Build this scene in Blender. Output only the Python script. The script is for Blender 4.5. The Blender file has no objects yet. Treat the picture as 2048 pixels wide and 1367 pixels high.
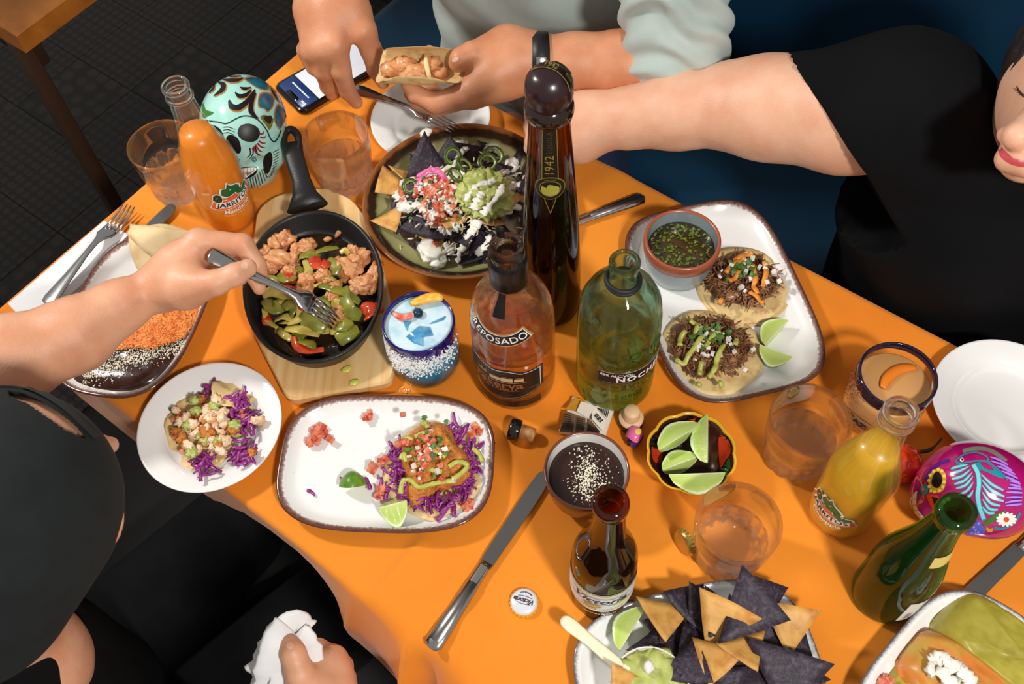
import bpy, bmesh, math, random
import numpy as np
from mathutils import Vector, Matrix, Euler, noise
from mathutils.bvhtree import BVHTree

scene = bpy.context.scene
COL = scene.collection
TZ = 0.75                      # table top height
# ---------------------------------------------------------------- camera
FPX, IW, IH = 1991.0, 2048, 1367
_Z = Vector((-96.0, 1217.0, FPX)).normalized()
_X = (Vector((1, 0, 0)) - _Z * _Z.x).normalized()
_Y = _Z.cross(_X)
RC = Matrix((_X, _Y, _Z))      # camera -> world
CAM = Vector((0, 0, TZ + 1.0))
cd = bpy.data.cameras.new('camera')
cd.sensor_fit = 'HORIZONTAL'; cd.sensor_width = 36.0; cd.lens = FPX / IW * 36.0
cd.clip_start = 0.02; cd.clip_end = 50
cd.dof.use_dof = True; cd.dof.focus_distance = 1.16; cd.dof.aperture_fstop = 13.0
cam = bpy.data.objects.new('camera', cd); COL.objects.link(cam)
cam.matrix_world = Matrix.Translation(CAM) @ RC.to_4x4()
scene.camera = cam
# ---------------------------------------------------------------- world, lights, exposure
w = bpy.data.worlds.new('dim_room'); scene.world = w; w.use_nodes = True
w.node_tree.nodes['Background'].inputs[0].default_value = (1.0, 0.97, 0.93, 1)
w.node_tree.nodes['Background'].inputs[1].default_value = 0.33
def flash(name, loc, aim, power, size, col, cone, blend):
    l = bpy.data.lights.new(name, 'SPOT'); l.energy = power; l.shadow_soft_size = size
    l.color = col; l.spot_size = math.radians(cone); l.spot_blend = blend
    o = bpy.data.objects.new(name, l); COL.objects.link(o); o.location = loc
    o.rotation_euler = (Vector(aim) - Vector(loc)).to_track_quat('-Z', 'Y').to_euler()
    return o
flash('flash_near_right', (0.55, -0.60, TZ + 1.50), (-0.02, 0.62, TZ), 108, 0.09, (1.0, 0.97, 0.93), 60, 0.35)
flash('flash_far_left', (-1.25, 1.05, TZ + 1.30), (-0.02, 0.55, TZ), 80, 0.09, (1.0, 0.97, 0.93), 66, 0.35)
vs = scene.view_settings
vs.view_transform = 'Standard'; vs.look = 'None'; vs.gamma = 1.0; vs.use_curve_mapping = False
vs.exposure = 0.0
# ---------------------------------------------------------------- helpers
R = math.radians
rnd = random.Random(7)
def U(a, b): return rnd.uniform(a, b)
def P(px, py, h=0.0):
    """room position of photo point (px,py) at height h above the table top"""
    d = RC @ Vector((px - IW / 2, -(py - IH / 2), -FPX))
    return CAM + d * ((TZ + h - CAM.z) / d.z)
def ray(px, py): return (RC @ Vector((px - IW / 2, -(py - IH / 2), -FPX))).normalized()
def lin(c):
    r = []
    for v in c[:3]:
        v = v / 255.0
        r.append(v / 12.92 if v <= 0.04045 else ((v + 0.055) / 1.055) ** 2.4)
    return (*r, 1.0)

MATS = {}
def M(name, col, rough=0.5, metal=0.0, col2=None, vscale=40, vamt=(0.4, 0.65), bump=0.0, bscale=150, bdist=0.001,
      sss=0.0, srad=(1, .4, .2), coat=0.0, spec=0.5, detail=4, emit=0.0, sheen=0.0, trans=0.0):
    if name in MATS: return MATS[name]
    m = bpy.data.materials.new(name); m.use_nodes = True; MATS[name] = m
    nt = m.node_tree; N = nt.nodes; L = nt.links; b = N['Principled BSDF']
    b.inputs['Base Color'].default_value = lin(col); b.inputs['Roughness'].default_value = rough
    b.inputs['Metallic'].default_value = metal; b.inputs['Specular IOR Level'].default_value = spec
    b.inputs['Coat Weight'].default_value = coat; b.inputs['Sheen Weight'].default_value = sheen
    if sss: 
        b.inputs['Subsurface Weight'].default_value = sss; b.inputs['Subsurface Radius'].default_value = srad
        b.inputs['Subsurface Scale'].default_value = 0.006
    if emit:
        b.inputs['Emission Color'].default_value = lin(col); b.inputs['Emission Strength'].default_value = emit
    if trans: b.inputs['Transmission Weight'].default_value = trans
    if col2 is not None or bump:
        tc = N.new('ShaderNodeTexCoord')
    if col2 is not None:
        n = N.new('ShaderNodeTexNoise'); n.inputs['Scale'].default_value = vscale; n.inputs['Detail'].default_value = detail
        L.new(tc.outputs['Object'], n.inputs['Vector'])
        r = N.new('ShaderNodeValToRGB'); r.color_ramp.elements[0].position = vamt[0]; r.color_ramp.elements[1].position = vamt[1]
        r.color_ramp.elements[0].color = lin(col); r.color_ramp.elements[1].color = lin(col2)
        L.new(n.outputs['Fac'], r.inputs['Fac']); L.new(r.outputs['Color'], b.inputs['Base Color'])
    if bump:
        n2 = N.new('ShaderNodeTexNoise'); n2.inputs['Scale'].default_value = bscale; n2.inputs['Detail'].default_value = 3
        L.new(tc.outputs['Object'], n2.inputs['Vector'])
        bp = N.new('ShaderNodeBump'); bp.inputs['Strength'].default_value = bump; bp.inputs['Distance'].default_value = bdist
        L.new(n2.outputs['Fac'], bp.inputs['Height']); L.new(bp.outputs['Normal'], b.inputs['Normal'])
    return m
def glass_mat(name, tint, rough=0.03, ior=1.5, gloss=1.0, body=0.0, bcol=(1, 1, 1)):
    """thin clear wall: light passes straight through, with a surface reflection"""
    if name in MATS: return MATS[name]
    m = bpy.data.materials.new(name); m.use_nodes = True; MATS[name] = m
    nt = m.node_tree; N = nt.nodes; L = nt.links; N.remove(N['Principled BSDF'])
    t = N.new('ShaderNodeBsdfTransparent'); t.inputs[0].default_value = (*tint, 1)
    g = N.new('ShaderNodeBsdfGlossy'); g.inputs['Roughness'].default_value = rough; g.inputs[0].default_value = (gloss, gloss, gloss, 1)
    lw = N.new('ShaderNodeLayerWeight'); lw.inputs[0].default_value = .5
    pw = N.new('ShaderNodeMath'); pw.operation = 'POWER'; pw.inputs[1].default_value = 4.2; L.new(lw.outputs['Facing'], pw.inputs[0])
    f0 = ((ior - 1) / (ior + 1)) ** 2
    f = N.new('ShaderNodeMath'); f.operation = 'MULTIPLY_ADD'; f.inputs[1].default_value = .55; f.inputs[2].default_value = f0; L.new(pw.outputs[0], f.inputs[0])
    x = N.new('ShaderNodeMixShader'); L.new(f.outputs[0], x.inputs[0]); L.new(t.outputs[0], x.inputs[1]); L.new(g.outputs[0], x.inputs[2])
    out = x.outputs[0]
    if body:
        d = N.new('ShaderNodeBsdfDiffuse'); d.inputs[0].default_value = (*bcol, 1); tr = N.new('ShaderNodeBsdfTranslucent'); tr.inputs[0].default_value = (*bcol, 1)
        ad = N.new('ShaderNodeMixShader'); ad.inputs[0].default_value = .5; L.new(d.outputs[0], ad.inputs[1]); L.new(tr.outputs[0], ad.inputs[2])
        y = N.new('ShaderNodeMixShader'); y.inputs[0].default_value = body; L.new(out, y.inputs[1]); L.new(ad.outputs[0], y.inputs[2]); out = y.outputs[0]
    L.new(out, N['Material Output'].inputs[0])
    return m
def real_glass(name, col, clear=.25, ior=1.45, rough=0.0, body=0.0):
    """solid glass: refracts; a share of the light goes straight through so that it does not black out what stands behind it"""
    if name in MATS: return MATS[name]
    m = bpy.data.materials.new(name); m.use_nodes = True; MATS[name] = m
    nt = m.node_tree; N = nt.nodes; L = nt.links; N.remove(N['Principled BSDF'])
    g = N.new('ShaderNodeBsdfGlass'); g.inputs['Color'].default_value = (*col, 1); g.inputs['IOR'].default_value = ior; g.inputs['Roughness'].default_value = rough
    t = N.new('ShaderNodeBsdfTransparent'); t.inputs[0].default_value = (*col, 1); x = N.new('ShaderNodeMixShader'); x.inputs[0].default_value = clear
    L.new(g.outputs[0], x.inputs[1]); L.new(t.outputs[0], x.inputs[2]); out = x.outputs[0]
    if body:
        d = N.new('ShaderNodeBsdfDiffuse'); d.inputs[0].default_value = (1, .98, .96, 1); tr = N.new('ShaderNodeBsdfTranslucent'); tr.inputs[0].default_value = (1, .98, .96, 1)
        ad = N.new('ShaderNodeMixShader'); L.new(d.outputs[0], ad.inputs[1]); L.new(tr.outputs[0], ad.inputs[2])
        y = N.new('ShaderNodeMixShader'); y.inputs[0].default_value = body; L.new(out, y.inputs[1]); L.new(ad.outputs[0], y.inputs[2]); out = y.outputs[0]
    L.new(out, N['Material Output'].inputs[0]); return m
def attr_ramp(name, attr, stops, rough=0.3, nscale=60, namp=0.0, nstretch=None, bump=0, coat=0, interp='LINEAR', spec=.5, fine=None):
    """colour from a stored mesh attribute (painted rim, rind, layers), edge broken up by noise"""
    if name in MATS: return MATS[name]
    m = bpy.data.materials.new(name); m.use_nodes = True; MATS[name] = m
    nt = m.node_tree; N = nt.nodes; L = nt.links; b = N['Principled BSDF']
    b.inputs['Roughness'].default_value = rough; b.inputs['Coat Weight'].default_value = coat; b.inputs['Specular IOR Level'].default_value = spec
    a = N.new('ShaderNodeAttribute'); a.attribute_name = attr
    r = N.new('ShaderNodeValToRGB'); r.color_ramp.interpolation = interp
    el = r.color_ramp.elements
    while len(el) < len(stops): el.new(0.5)
    for e, (p, c) in zip(el, stops): e.position = p; e.color = lin(c)
    fac = a.outputs['Fac']
    tc = N.new('ShaderNodeTexCoord')
    if namp:
        n = N.new('ShaderNodeTexNoise'); n.inputs['Scale'].default_value = nscale; n.inputs['Detail'].default_value = 5
        L.new(tc.outputs['Object'], n.inputs['Vector'])
        s = N.new('ShaderNodeMath'); s.operation = 'SUBTRACT'; s.inputs[1].default_value = 0.5; L.new(n.outputs['Fac'], s.inputs[0])
        u = N.new('ShaderNodeMath'); u.operation = 'MULTIPLY_ADD'; u.inputs[1].default_value = namp; L.new(s.outputs[0], u.inputs[0]); L.new(fac, u.inputs[2])
        fac = u.outputs[0]
    L.new(fac, r.inputs['Fac']); L.new(r.outputs['Color'], b.inputs['Base Color'])
    if bump:
        n2 = N.new('ShaderNodeTexNoise'); n2.inputs['Scale'].default_value = 300
        L.new(tc.outputs['Object'], n2.inputs['Vector'])
        bp = N.new('ShaderNodeBump'); bp.inputs['Strength'].default_value = bump; bp.inputs['Distance'].default_value = .0006
        L.new(n2.outputs['Fac'], bp.inputs['Height']); L.new(bp.outputs['Normal'], b.inputs['Normal'])
    return m

def mesh(name, V, F, smooth=True, sharp=None, attrs=None):
    me = bpy.data.meshes.new(name); me.from_pydata([tuple(v) for v in V], [], F)
    if smooth:
        me.polygons.foreach_set('use_smooth', [True] * len(me.polygons))
        if sharp: me.set_sharp_from_angle(angle=R(sharp))
    if attrs:
        for k, vals in attrs.items():
            at = me.attributes.new(k, 'FLOAT', 'POINT'); at.data.foreach_set('value', list(vals))
    me.update(); return me
def fixn(me):
    bm = bmesh.new(); bm.from_mesh(me); bmesh.ops.recalc_face_normals(bm, faces=bm.faces); bm.to_mesh(me); bm.free(); return me
def ob(name, me, mat=None, parent=None, loc=None, rot=None, label=None, stuff=False):
    o = bpy.data.objects.new(name, me); COL.objects.link(o)
    if mat is not None and len(me.materials) == 0: me.materials.append(mat)
    if parent is not None: o.parent = parent
    if loc is not None: o.location = loc
    if rot is not None: o.rotation_euler = rot
    if label: o['label'] = label
    if stuff: o['kind'] = 'stuff'
    return o
def tag(o, label, cat, group=None, kind=None):
    o['label'] = label; o['category'] = cat
    if group: o['group'] = group
    if kind: o['kind'] = kind
    return o
def thing(name, label, cat, loc=(0, 0, 0), rot=(0, 0, 0), group=None):
    o = bpy.data.objects.new(name, None); COL.objects.link(o); o.empty_display_size = .02
    o.location = loc; o.rotation_euler = rot if not isinstance(rot, (int, float)) else (0, 0, rot)
    return tag(o, label, cat, group)
def dup(root, loc, rot=None, label=None, scale=None):
    r = root.copy(); COL.objects.link(r); r.location = loc
    if rot is not None: r.rotation_euler = rot
    if scale is not None: r.scale = (scale,) * 3 if isinstance(scale, (int, float)) else scale
    if label: r['label'] = label
    for ch in list(root.children):
        c = ch.copy(); COL.objects.link(c); c.parent = r
        for g in ch.children:
            d = g.copy(); COL.objects.link(d); d.parent = c
    return r
def clock(x, y, cx, cy, rx, ry):
    """where on a plate or pan, as one would say it looking at the photo"""
    dx, dy = (x - cx) / rx, (y - cy) / ry; d = math.hypot(dx, dy)
    if d < .2: return 'at the very centre'
    q = int(round((math.degrees(math.atan2(dx, -dy)) % 360) / 15)) % 24; h = (q // 2) or 12
    nm = ['', 'one', 'two', 'three', 'four', 'five', 'six', 'seven', 'eight', 'nine', 'ten', 'eleven', 'twelve'][h]
    return ('near the centre' if d < .45 else 'halfway out' if d < .7 else 'near the rim') + (' at half past ' + nm if q % 2 else ' at ' + nm + " o'clock")
_SEEN = {}
def uniq(label):
    _SEEN[label] = _SEEN.get(label, 0) + 1; n = _SEEN[label]
    return label if n == 1 else {2: 'other ', 3: 'third ', 4: 'fourth '}.get(n, 'further ') + label
# ---- geometry builders returning (V,F)
def loft(rings, closed=True, cap0=True, cap1=True):
    n = len(rings[0]); V = [v for r in rings for v in r]; F = []
    for i in range(len(rings) - 1):
        for j in range(n if closed else n - 1):
            k = (j + 1) % n
            F.append((i * n + j, i * n + k, (i + 1) * n + k, (i + 1) * n + j))
    if cap0: F.append(tuple(reversed(range(n))))
    if cap1: F.append(tuple(range((len(rings) - 1) * n, len(rings) * n)))
    return V, F
def lathe(prof, seg=48, mod=None, cap0=True, cap1=True):
    rings = []; cap0 = cap0 and prof[0][0] < .003; cap1 = cap1 and prof[-1][0] < .003
    for r, z in prof:
        ring = []
        for j in range(seg):
            t = 2 * math.pi * j / seg; q = r + (mod(t, z, r) if mod else 0)
            ring.append(Vector((q * math.cos(t), q * math.sin(t), z)))
        rings.append(ring)
    return loft(rings, True, cap0, cap1)
def smoothprof(pts, n=6):
    """Catmull-Rom through profile points"""
    out = []
    q = [pts[0]] + list(pts) + [pts[-1]]
    for i in range(1, len(q) - 2):
        a, b, c, d = [Vector(x) for x in q[i - 1:i + 3]]
        for k in range(n):
            t = k / n
            out.append(0.5 * ((2 * b) + (c - a) * t + (2 * a - 5 * b + 4 * c - d) * t * t + (3 * b - a - 3 * c + d) * t ** 3))
    out.append(Vector(pts[-1])); return out
def closedspline(pts, n=6):
    out = []; m = len(pts)
    for i in range(m):
        a, b, c, d = [Vector(pts[(i + k - 1) % m]) for k in range(4)]
        for k in range(n):
            t = k / n
            out.append(0.5 * ((2 * b) + (c - a) * t + (2 * a - 5 * b + 4 * c - d) * t * t + (3 * b - a - 3 * c + d) * t ** 3))
    return out
def tube(pts, r, seg=8, flat=1.0, up=(0, 0, 1), taper=True, caps=True):
    pts = [Vector(p) for p in pts]; n = len(pts)
    rs = r if isinstance(r, (list, tuple)) else [r] * n
    up = Vector(up); rings = []; 
    for i, p in enumerate(pts):
        t = (pts[min(i + 1, n - 1)] - pts[max(i - 1, 0)]).normalized()
        s = t.cross(up)
        if s.length < 1e-4: s = t.cross(Vector((1, 0.3, 0)))
        s.normalize(); u = s.cross(t)
        rings.append([p + (s * math.cos(a) + u * math.sin(a) * flat) * rs[i] for a in [2 * math.pi * j / seg for j in range(seg)]])
    return loft(rings, True, caps, caps)
def join(*vf):
    V = []; F = []
    for v, f in vf:
        o = len(V); V += list(v); F += [tuple(i + o for i in q) for q in f]
    return V, F
def xf(vf, m): return [m @ Vector(v) for v in vf[0]], vf[1]
def box(sx, sy, sz, c=(0, 0, 0)):
    V = [Vector((c[0] + x * sx / 2, c[1] + y * sy / 2, c[2] + z * sz / 2)) for z in (-1, 1) for y in (-1, 1) for x in (-1, 1)]
    return V, [(0, 2, 3, 1), (4, 5, 7, 6), (0, 1, 5, 4), (2, 6, 7, 3), (0, 4, 6, 2), (1, 3, 7, 5)]
def bevbox(sx, sy, sz, b, name='box', seg=2):
    bm = bmesh.new(); bmesh.ops.create_cube(bm, size=1, matrix=Matrix.Diagonal((sx, sy, sz, 1)))
    bmesh.ops.bevel(bm, geom=bm.edges[:], offset=b, segments=seg, affect='EDGES', profile=.5)
    me = bpy.data.meshes.new(name); bm.to_mesh(me); bm.free()
    me.polygons.foreach_set('use_smooth', [True] * len(me.polygons)); me.set_sharp_from_angle(angle=R(50)); return me
def outline(a, b, p, n=96):
    out = []
    for i in range(n):
        t = 2 * math.pi * i / n; c, s = math.cos(t), math.sin(t)
        out.append(Vector((a * math.copysign(abs(c) ** (2 / p), c), b * math.copysign(abs(s) ** (2 / p), s), 0)))
    return out
def dish(a, b, p, prof, n=96, attr=True):
    """plate of superellipse outline; prof = [(inset, z)] from outside foot over the rim to the centre"""
    rings = []; att = []
    for d, z in prof:
        q = p if d < min(a, b) * .7 else 2
        k = max(.02, 1 - d / min(a, b))
        ring = outline(max(a - d, a * .004), max(b - d, b * .004), max(2.0, q), n)
        for v in ring: v.z = z
        rings.append(ring)
    V, F = loft(rings)
    return V, F
def slab(pts, z0, z1, bev=.002, inset=None):
    """extruded outline with eased edges"""
    c = sum((Vector((p[0], p[1], 0)) for p in pts), Vector()) / len(pts)
    def ring(z, d): 
        out = []
        for p in pts:
            v = Vector((p[0], p[1], 0)) - c
            out.append(c + v * (1 - d / max(v.length, 1e-5)) + Vector((0, 0, z)))
        return out
    return loft([ring(z0, bev), ring(z0 + bev, 0), ring(z1 - bev, 0), ring(z1, bev)])
def ico(sub=3, r=1.0):
    bm = bmesh.new(); bmesh.ops.create_icosphere(bm, subdivisions=sub, radius=r)
    V = [v.co.copy() for v in bm.verts]; F = [tuple(v.index for v in f.verts) for f in bm.faces]; bm.free(); return V, F
_ICO = {}
def blob(sx, sy, sz, amp=.15, freq=2.0, seed=0, sub=3, flatz=None, oct=3):
    """lumpy organic piece"""
    if sub not in _ICO: _ICO[sub] = ico(sub)
    V0, F = _ICO[sub]; V = []
    off = Vector((seed * 3.7 + 1.3, seed * 1.9, seed * 5.1))
    for v in V0:
        k = 1 + amp * (noise.fractal(v * freq + off, .8, 2.0, oct))
        q = v * k
        z = q.z * sz
        if flatz is not None and z < flatz: z = flatz + (z - flatz) * .1
        V.append(Vector((q.x * sx, q.y * sy, z)))
    return V, F
def heightpatch(pts, hfun, rings=8, base=0.0):
    """mound inside a closed outline: hfun(t, point) with t 0 at the edge, 1 at the centre"""
    c = sum((Vector((p[0], p[1], 0)) for p in pts), Vector()) / len(pts); R_ = []
    R_.append([Vector((p[0], p[1], base)) for p in pts])
    for i in range(rings):
        t = i / (rings - 1) * .985
        R_.append([Vector((c.x + (p[0] - c.x) * (1 - t), c.y + (p[1] - c.y) * (1 - t), 0)) for p in pts])
        for v in R_[-1]: v.z = base + hfun(t, v)
    return loft(R_)
def chipmesh(s=.03, bend=.25, seed=0, th=.0016, n=7, kind='tri'):
    rn = random.Random(seed); V = []; idx = {}
    A = [Vector((s * math.cos(a), s * math.sin(a), 0)) for a in (R(90 + rn.uniform(-12, 12)), R(210 + rn.uniform(-12, 12)), R(330 + rn.uniform(-12, 12)))]
    dirn = rn.uniform(0, math.pi); k1 = bend / s; k2 = rn.uniform(-.2, .2) * bend / s
    top = []
    for i in range(n + 1):
        for j in range(n + 1 - i):
            u, v = i / n, j / n; w_ = 1 - u - v
            p = A[0] * u + A[1] * v + A[2] * w_
            r = p.length; m = 1 + .10 * (1 - max(u, v, w_))         # slightly rounded sides
            p *= m
            x = p.x * math.cos(dirn) + p.y * math.sin(dirn); y = -p.x * math.sin(dirn) + p.y * math.cos(dirn)
            p.z = k1 * x * x + k2 * y * y + .0012 * noise.noise(Vector((p.x * 90 + seed, p.y * 90, 0)))
            idx[(i, j)] = len(top); top.append(p)
    N_ = len(top); V = top + [Vector((p.x, p.y, p.z - th)) for p in top]; F = []
    for i in range(n):
        for j in range(n - i):
            a, b, c = idx[(i, j)], idx[(i + 1, j)], idx[(i, j + 1)]
            F.append((a, b, c)); F.append((c + N_, b + N_, a + N_))
            if j < n - i - 1:
                d = idx[(i + 1, j + 1)]; F.append((b, d, c)); F.append((c + N_, d + N_, b + N_))
    edge = [idx[(i, 0)] for i in range(n + 1)] + [idx[(n - j, j)] for j in range(1, n + 1)] + [idx[(0, n - j)] for j in range(1, n)]
    for a, b in zip(edge, edge[1:] + edge[:1]): F.append((a, a + N_, b + N_, b))
    return V, F
# ---- text and print
def text_vf(s, size=.01, shear=0, space=1.0, bold=0.0, align='CENTER', extrude=0.0):
    c = bpy.data.curves.new('t', 'FONT'); c.body = s; c.size = size; c.shear = shear; c.space_character = space
    c.align_x = align; c.align_y = 'CENTER'; c.offset = bold; c.resolution_u = 3; c.extrude = extrude
    o = bpy.data.objects.new('t', c); COL.objects.link(o); bpy.context.view_layer.update()
    me = bpy.data.meshes.new_from_object(o.evaluated_get(bpy.context.evaluated_depsgraph_get()))
    V = [v.co.copy() for v in me.vertices]; F = [tuple(p.vertices) for p in me.polygons]
    bpy.data.objects.remove(o); bpy.data.curves.remove(c); bpy.data.meshes.remove(me); return V, F
def arc2d(vf, rad, a0=0):
    """bend a line of text along an arc (smile for rad>0)"""
    V = []
    for v in vf[0]:
        a = a0 + v.x / rad; r = rad - v.y
        V.append(Vector((r * math.sin(a), rad - r * math.cos(a), 0)))
    return V, vf[1]
def rot2(vf, ang, dx=0, dy=0, s=1):
    c, n = math.cos(R(ang)), math.sin(R(ang))
    return [Vector(((v.x * c - v.y * n) * s + dx, (v.x * n + v.y * c) * s + dy, v.z)) for v in vf[0]], vf[1]
def poly2d(pts, step=None):
    """flat polygon (any simple shape) triangulated"""
    bm = bmesh.new(); vs_ = [bm.verts.new((p[0], p[1], 0)) for p in pts]; f = bm.faces.new(vs_)
    bmesh.ops.triangulate(bm, faces=[f])
    if step:
        for _ in range(5):
            e = [e for e in bm.edges if e.calc_length() > step]
            if not e: break
            bmesh.ops.subdivide_edges(bm, edges=e, cuts=1); bmesh.ops.triangulate(bm, faces=bm.faces[:])
    bm.verts.index_update(); V = [v.co.copy() for v in bm.verts]; F = [tuple(v.index for v in q.verts) for q in bm.faces]; bm.free()
    return V, F
def wrap(vf, rad, ang, z0, eps=.0004):
    """lay flat print (x,y) onto a round wall: rad may depend on z; ang = facing direction"""
    V = []
    for v in vf[0]:
        z = z0 + v.y; r = (rad(z) if callable(rad) else rad) + eps
        a = ang + v.x / (rad(z0) if callable(rad) else rad)
        V.append(Vector((r * math.cos(a), r * math.sin(a), z)))
    return V, vf[1]
def ring2d(a, b, w_, n=40):
    o = [Vector((a * math.cos(2 * math.pi * i / n), b * math.sin(2 * math.pi * i / n), 0)) for i in range(n)]; q = [Vector(((a - w_) * math.cos(2 * math.pi * i / n), (b - w_) * math.sin(2 * math.pi * i / n), 0)) for i in range(n)]
    return loft([o, q], True, False, False)
def bars(n, w_, h_, gap, seed=1):
    rn = random.Random(seed); x = 0; out = []
    for k in range(n):
        ww = w_ * rn.uniform(.5, 1.3); out.append(([Vector((x, -h_ / 2, 0)), Vector((x + ww, -h_ / 2, 0)), Vector((x + ww, h_ / 2, 0)), Vector((x, h_ / 2, 0))], [(0, 1, 2, 3)])); x += ww + gap
    V, F = join(*out); return [v - Vector((x / 2, 0, 0)) for v in V], F
def radfun(prof):
    zs = [p[1] for p in prof]; rs = [p[0] for p in prof]
    def f(z):
        for i in range(len(zs) - 1):
            if zs[i] <= z <= zs[i + 1] and zs[i + 1] > zs[i]: return rs[i] + (rs[i + 1] - rs[i]) * (z - zs[i]) / (zs[i + 1] - zs[i])
        return rs[-1] if z > zs[-1] else rs[0]
    return f
def rect2(w_, h_, nx=14, ny=3):
    V = [Vector((-w_ / 2 + w_ * i / nx, -h_ / 2 + h_ * j / ny, 0)) for j in range(ny + 1) for i in range(nx + 1)]
    F = [(j * (nx + 1) + i, j * (nx + 1) + i + 1, (j + 1) * (nx + 1) + i + 1, (j + 1) * (nx + 1) + i) for j in range(ny) for i in range(nx)]
    return V, F
# ---- painted decoration on curved things: outline points seen in the photo are laid on the surface itself
class Paint:
    def __init__(s, obj, eps=.0005):
        bpy.context.view_layer.update()
        mw = obj.matrix_world; me = obj.data
        s.bvh = BVHTree.FromPolygons([mw @ v.co for v in me.vertices], [tuple(p.vertices) for p in me.polygons]); s.eps = eps; s.obj = obj; s.inv = mw.inverted()
    def hit(s, px, py, k=1):
        h, n, i, d = s.bvh.ray_cast(CAM, ray(px, py))
        if h is None:
            # slide to the nearest point of the surface along that sight line
            d0 = (s.obj.matrix_world.translation - CAM).length
            h, n, i, d = s.bvh.find_nearest(CAM + ray(px, py) * d0)
        return s.inv @ (h + n * s.eps * k)
    def stroke(s, pts, wid, k=1, closed=False, n=6):
        q = [Vector((p[0], p[1], 0)) for p in pts]
        q = closedspline(q, n) if closed else smoothprof(q, n)
        if closed: q.append(q[0])
        L_ = []; Rr = []; C_ = []; m = len(q)
        for i, p in enumerate(q):
            t = (q[min(i + 1, m - 1)] - q[max(i - 1, 0)]); t.normalize(); nn = Vector((-t.y, t.x, 0))
            u = i / max(1, m - 1)
            ww = wid if not isinstance(wid, (list, tuple)) else np.interp(u, np.linspace(0, 1, len(wid)), wid)
            L_.append(s.hit(*(p + nn * ww / 2).xy, k)); C_.append(s.hit(*p.xy, k)); Rr.append(s.hit(*(p - nn * ww / 2).xy, k))
        V = L_ + C_ + Rr; F = []
        for i in range(m - 1):
            F.append((i, i + 1, m + i + 1, m + i)); F.append((m + i, m + i + 1, 2 * m + i + 1, 2 * m + i))
        return V, F
    def fill(s, pts, k=1, n=4, rings=5, smooth=True):
        q = [Vector((p[0], p[1], 0)) for p in pts]
        if smooth: q = closedspline(q, n)
        c = sum(q, Vector()) / len(q); rr = []
        for i in range(rings + 1):
            t = 1 - i / rings * .97
            rr.append([s.hit(*(c + (p - c) * t).xy, k) for p in q])
        return loft(rr, True, False, True)
    def dot(s, x, y, r, k=1): return s.fill([(x + r * math.cos(a), y + r * math.sin(a)) for a in np.linspace(0, 2 * math.pi, 9)[:-1]], k, 2, 2)
def paint_ob(name, mat, parent, *vfs): return ob(name, mesh(name, *join(*vfs)), mat, parent)
# ---------------------------------------------------------------- smooth bodies (one continuous surface from tapered limbs)
def seg_(a, b, ra, rb): return ('s', np.array(a, float), np.array(b, float), ra, rb)
def ell(c, r, rot=None): return ('e', np.array(c, float), np.array(r, float), None if rot is None else np.array(rot.to_3x3().transposed(), float))
def chain(pts, rs): return [seg_(pts[i], pts[i + 1], rs[i], rs[i + 1]) for i in range(len(pts) - 1)]
def _bb(p):
    if p[0] == 's':
        r = max(p[3], p[4]); return np.minimum(p[1], p[2]) - r, np.maximum(p[1], p[2]) + r
    r = p[2].max(); return p[1] - r, p[1] + r
def _dist(p, X, Y, Z):
    if p[0] == 's':
        a, b, ra, rb = p[1:5]; d = b - a; L2 = d @ d + 1e-12
        x, y, z = X - a[0], Y - a[1], Z - a[2]
        t = np.clip((x * d[0] + y * d[1] + z * d[2]) / L2, 0, 1)
        return np.sqrt((x - t * d[0]) ** 2 + (y - t * d[1]) ** 2 + (z - t * d[2]) ** 2) - (ra + (rb - ra) * t)
    c, r, Rm = p[1:4]; x, y, z = X - c[0], Y - c[1], Z - c[2]
    if Rm is not None:
        x, y, z = [Rm[i, 0] * x + Rm[i, 1] * y + Rm[i, 2] * z for i in range(3)]
    k0 = np.sqrt((x / r[0]) ** 2 + (y / r[1]) ** 2 + (z / r[2]) ** 2); k1 = np.sqrt((x / r[0] ** 2) ** 2 + (y / r[1] ** 2) ** 2 + (z / r[2] ** 2) ** 2)
    return k0 * (k0 - 1) / np.maximum(k1, 1e-9)
def smin(a, b, k):
    if k <= 0: return np.minimum(a, b)
    h = np.maximum(k - np.abs(a - b), 0) / k
    return np.minimum(a, b) - h * h * k * .25
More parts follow.
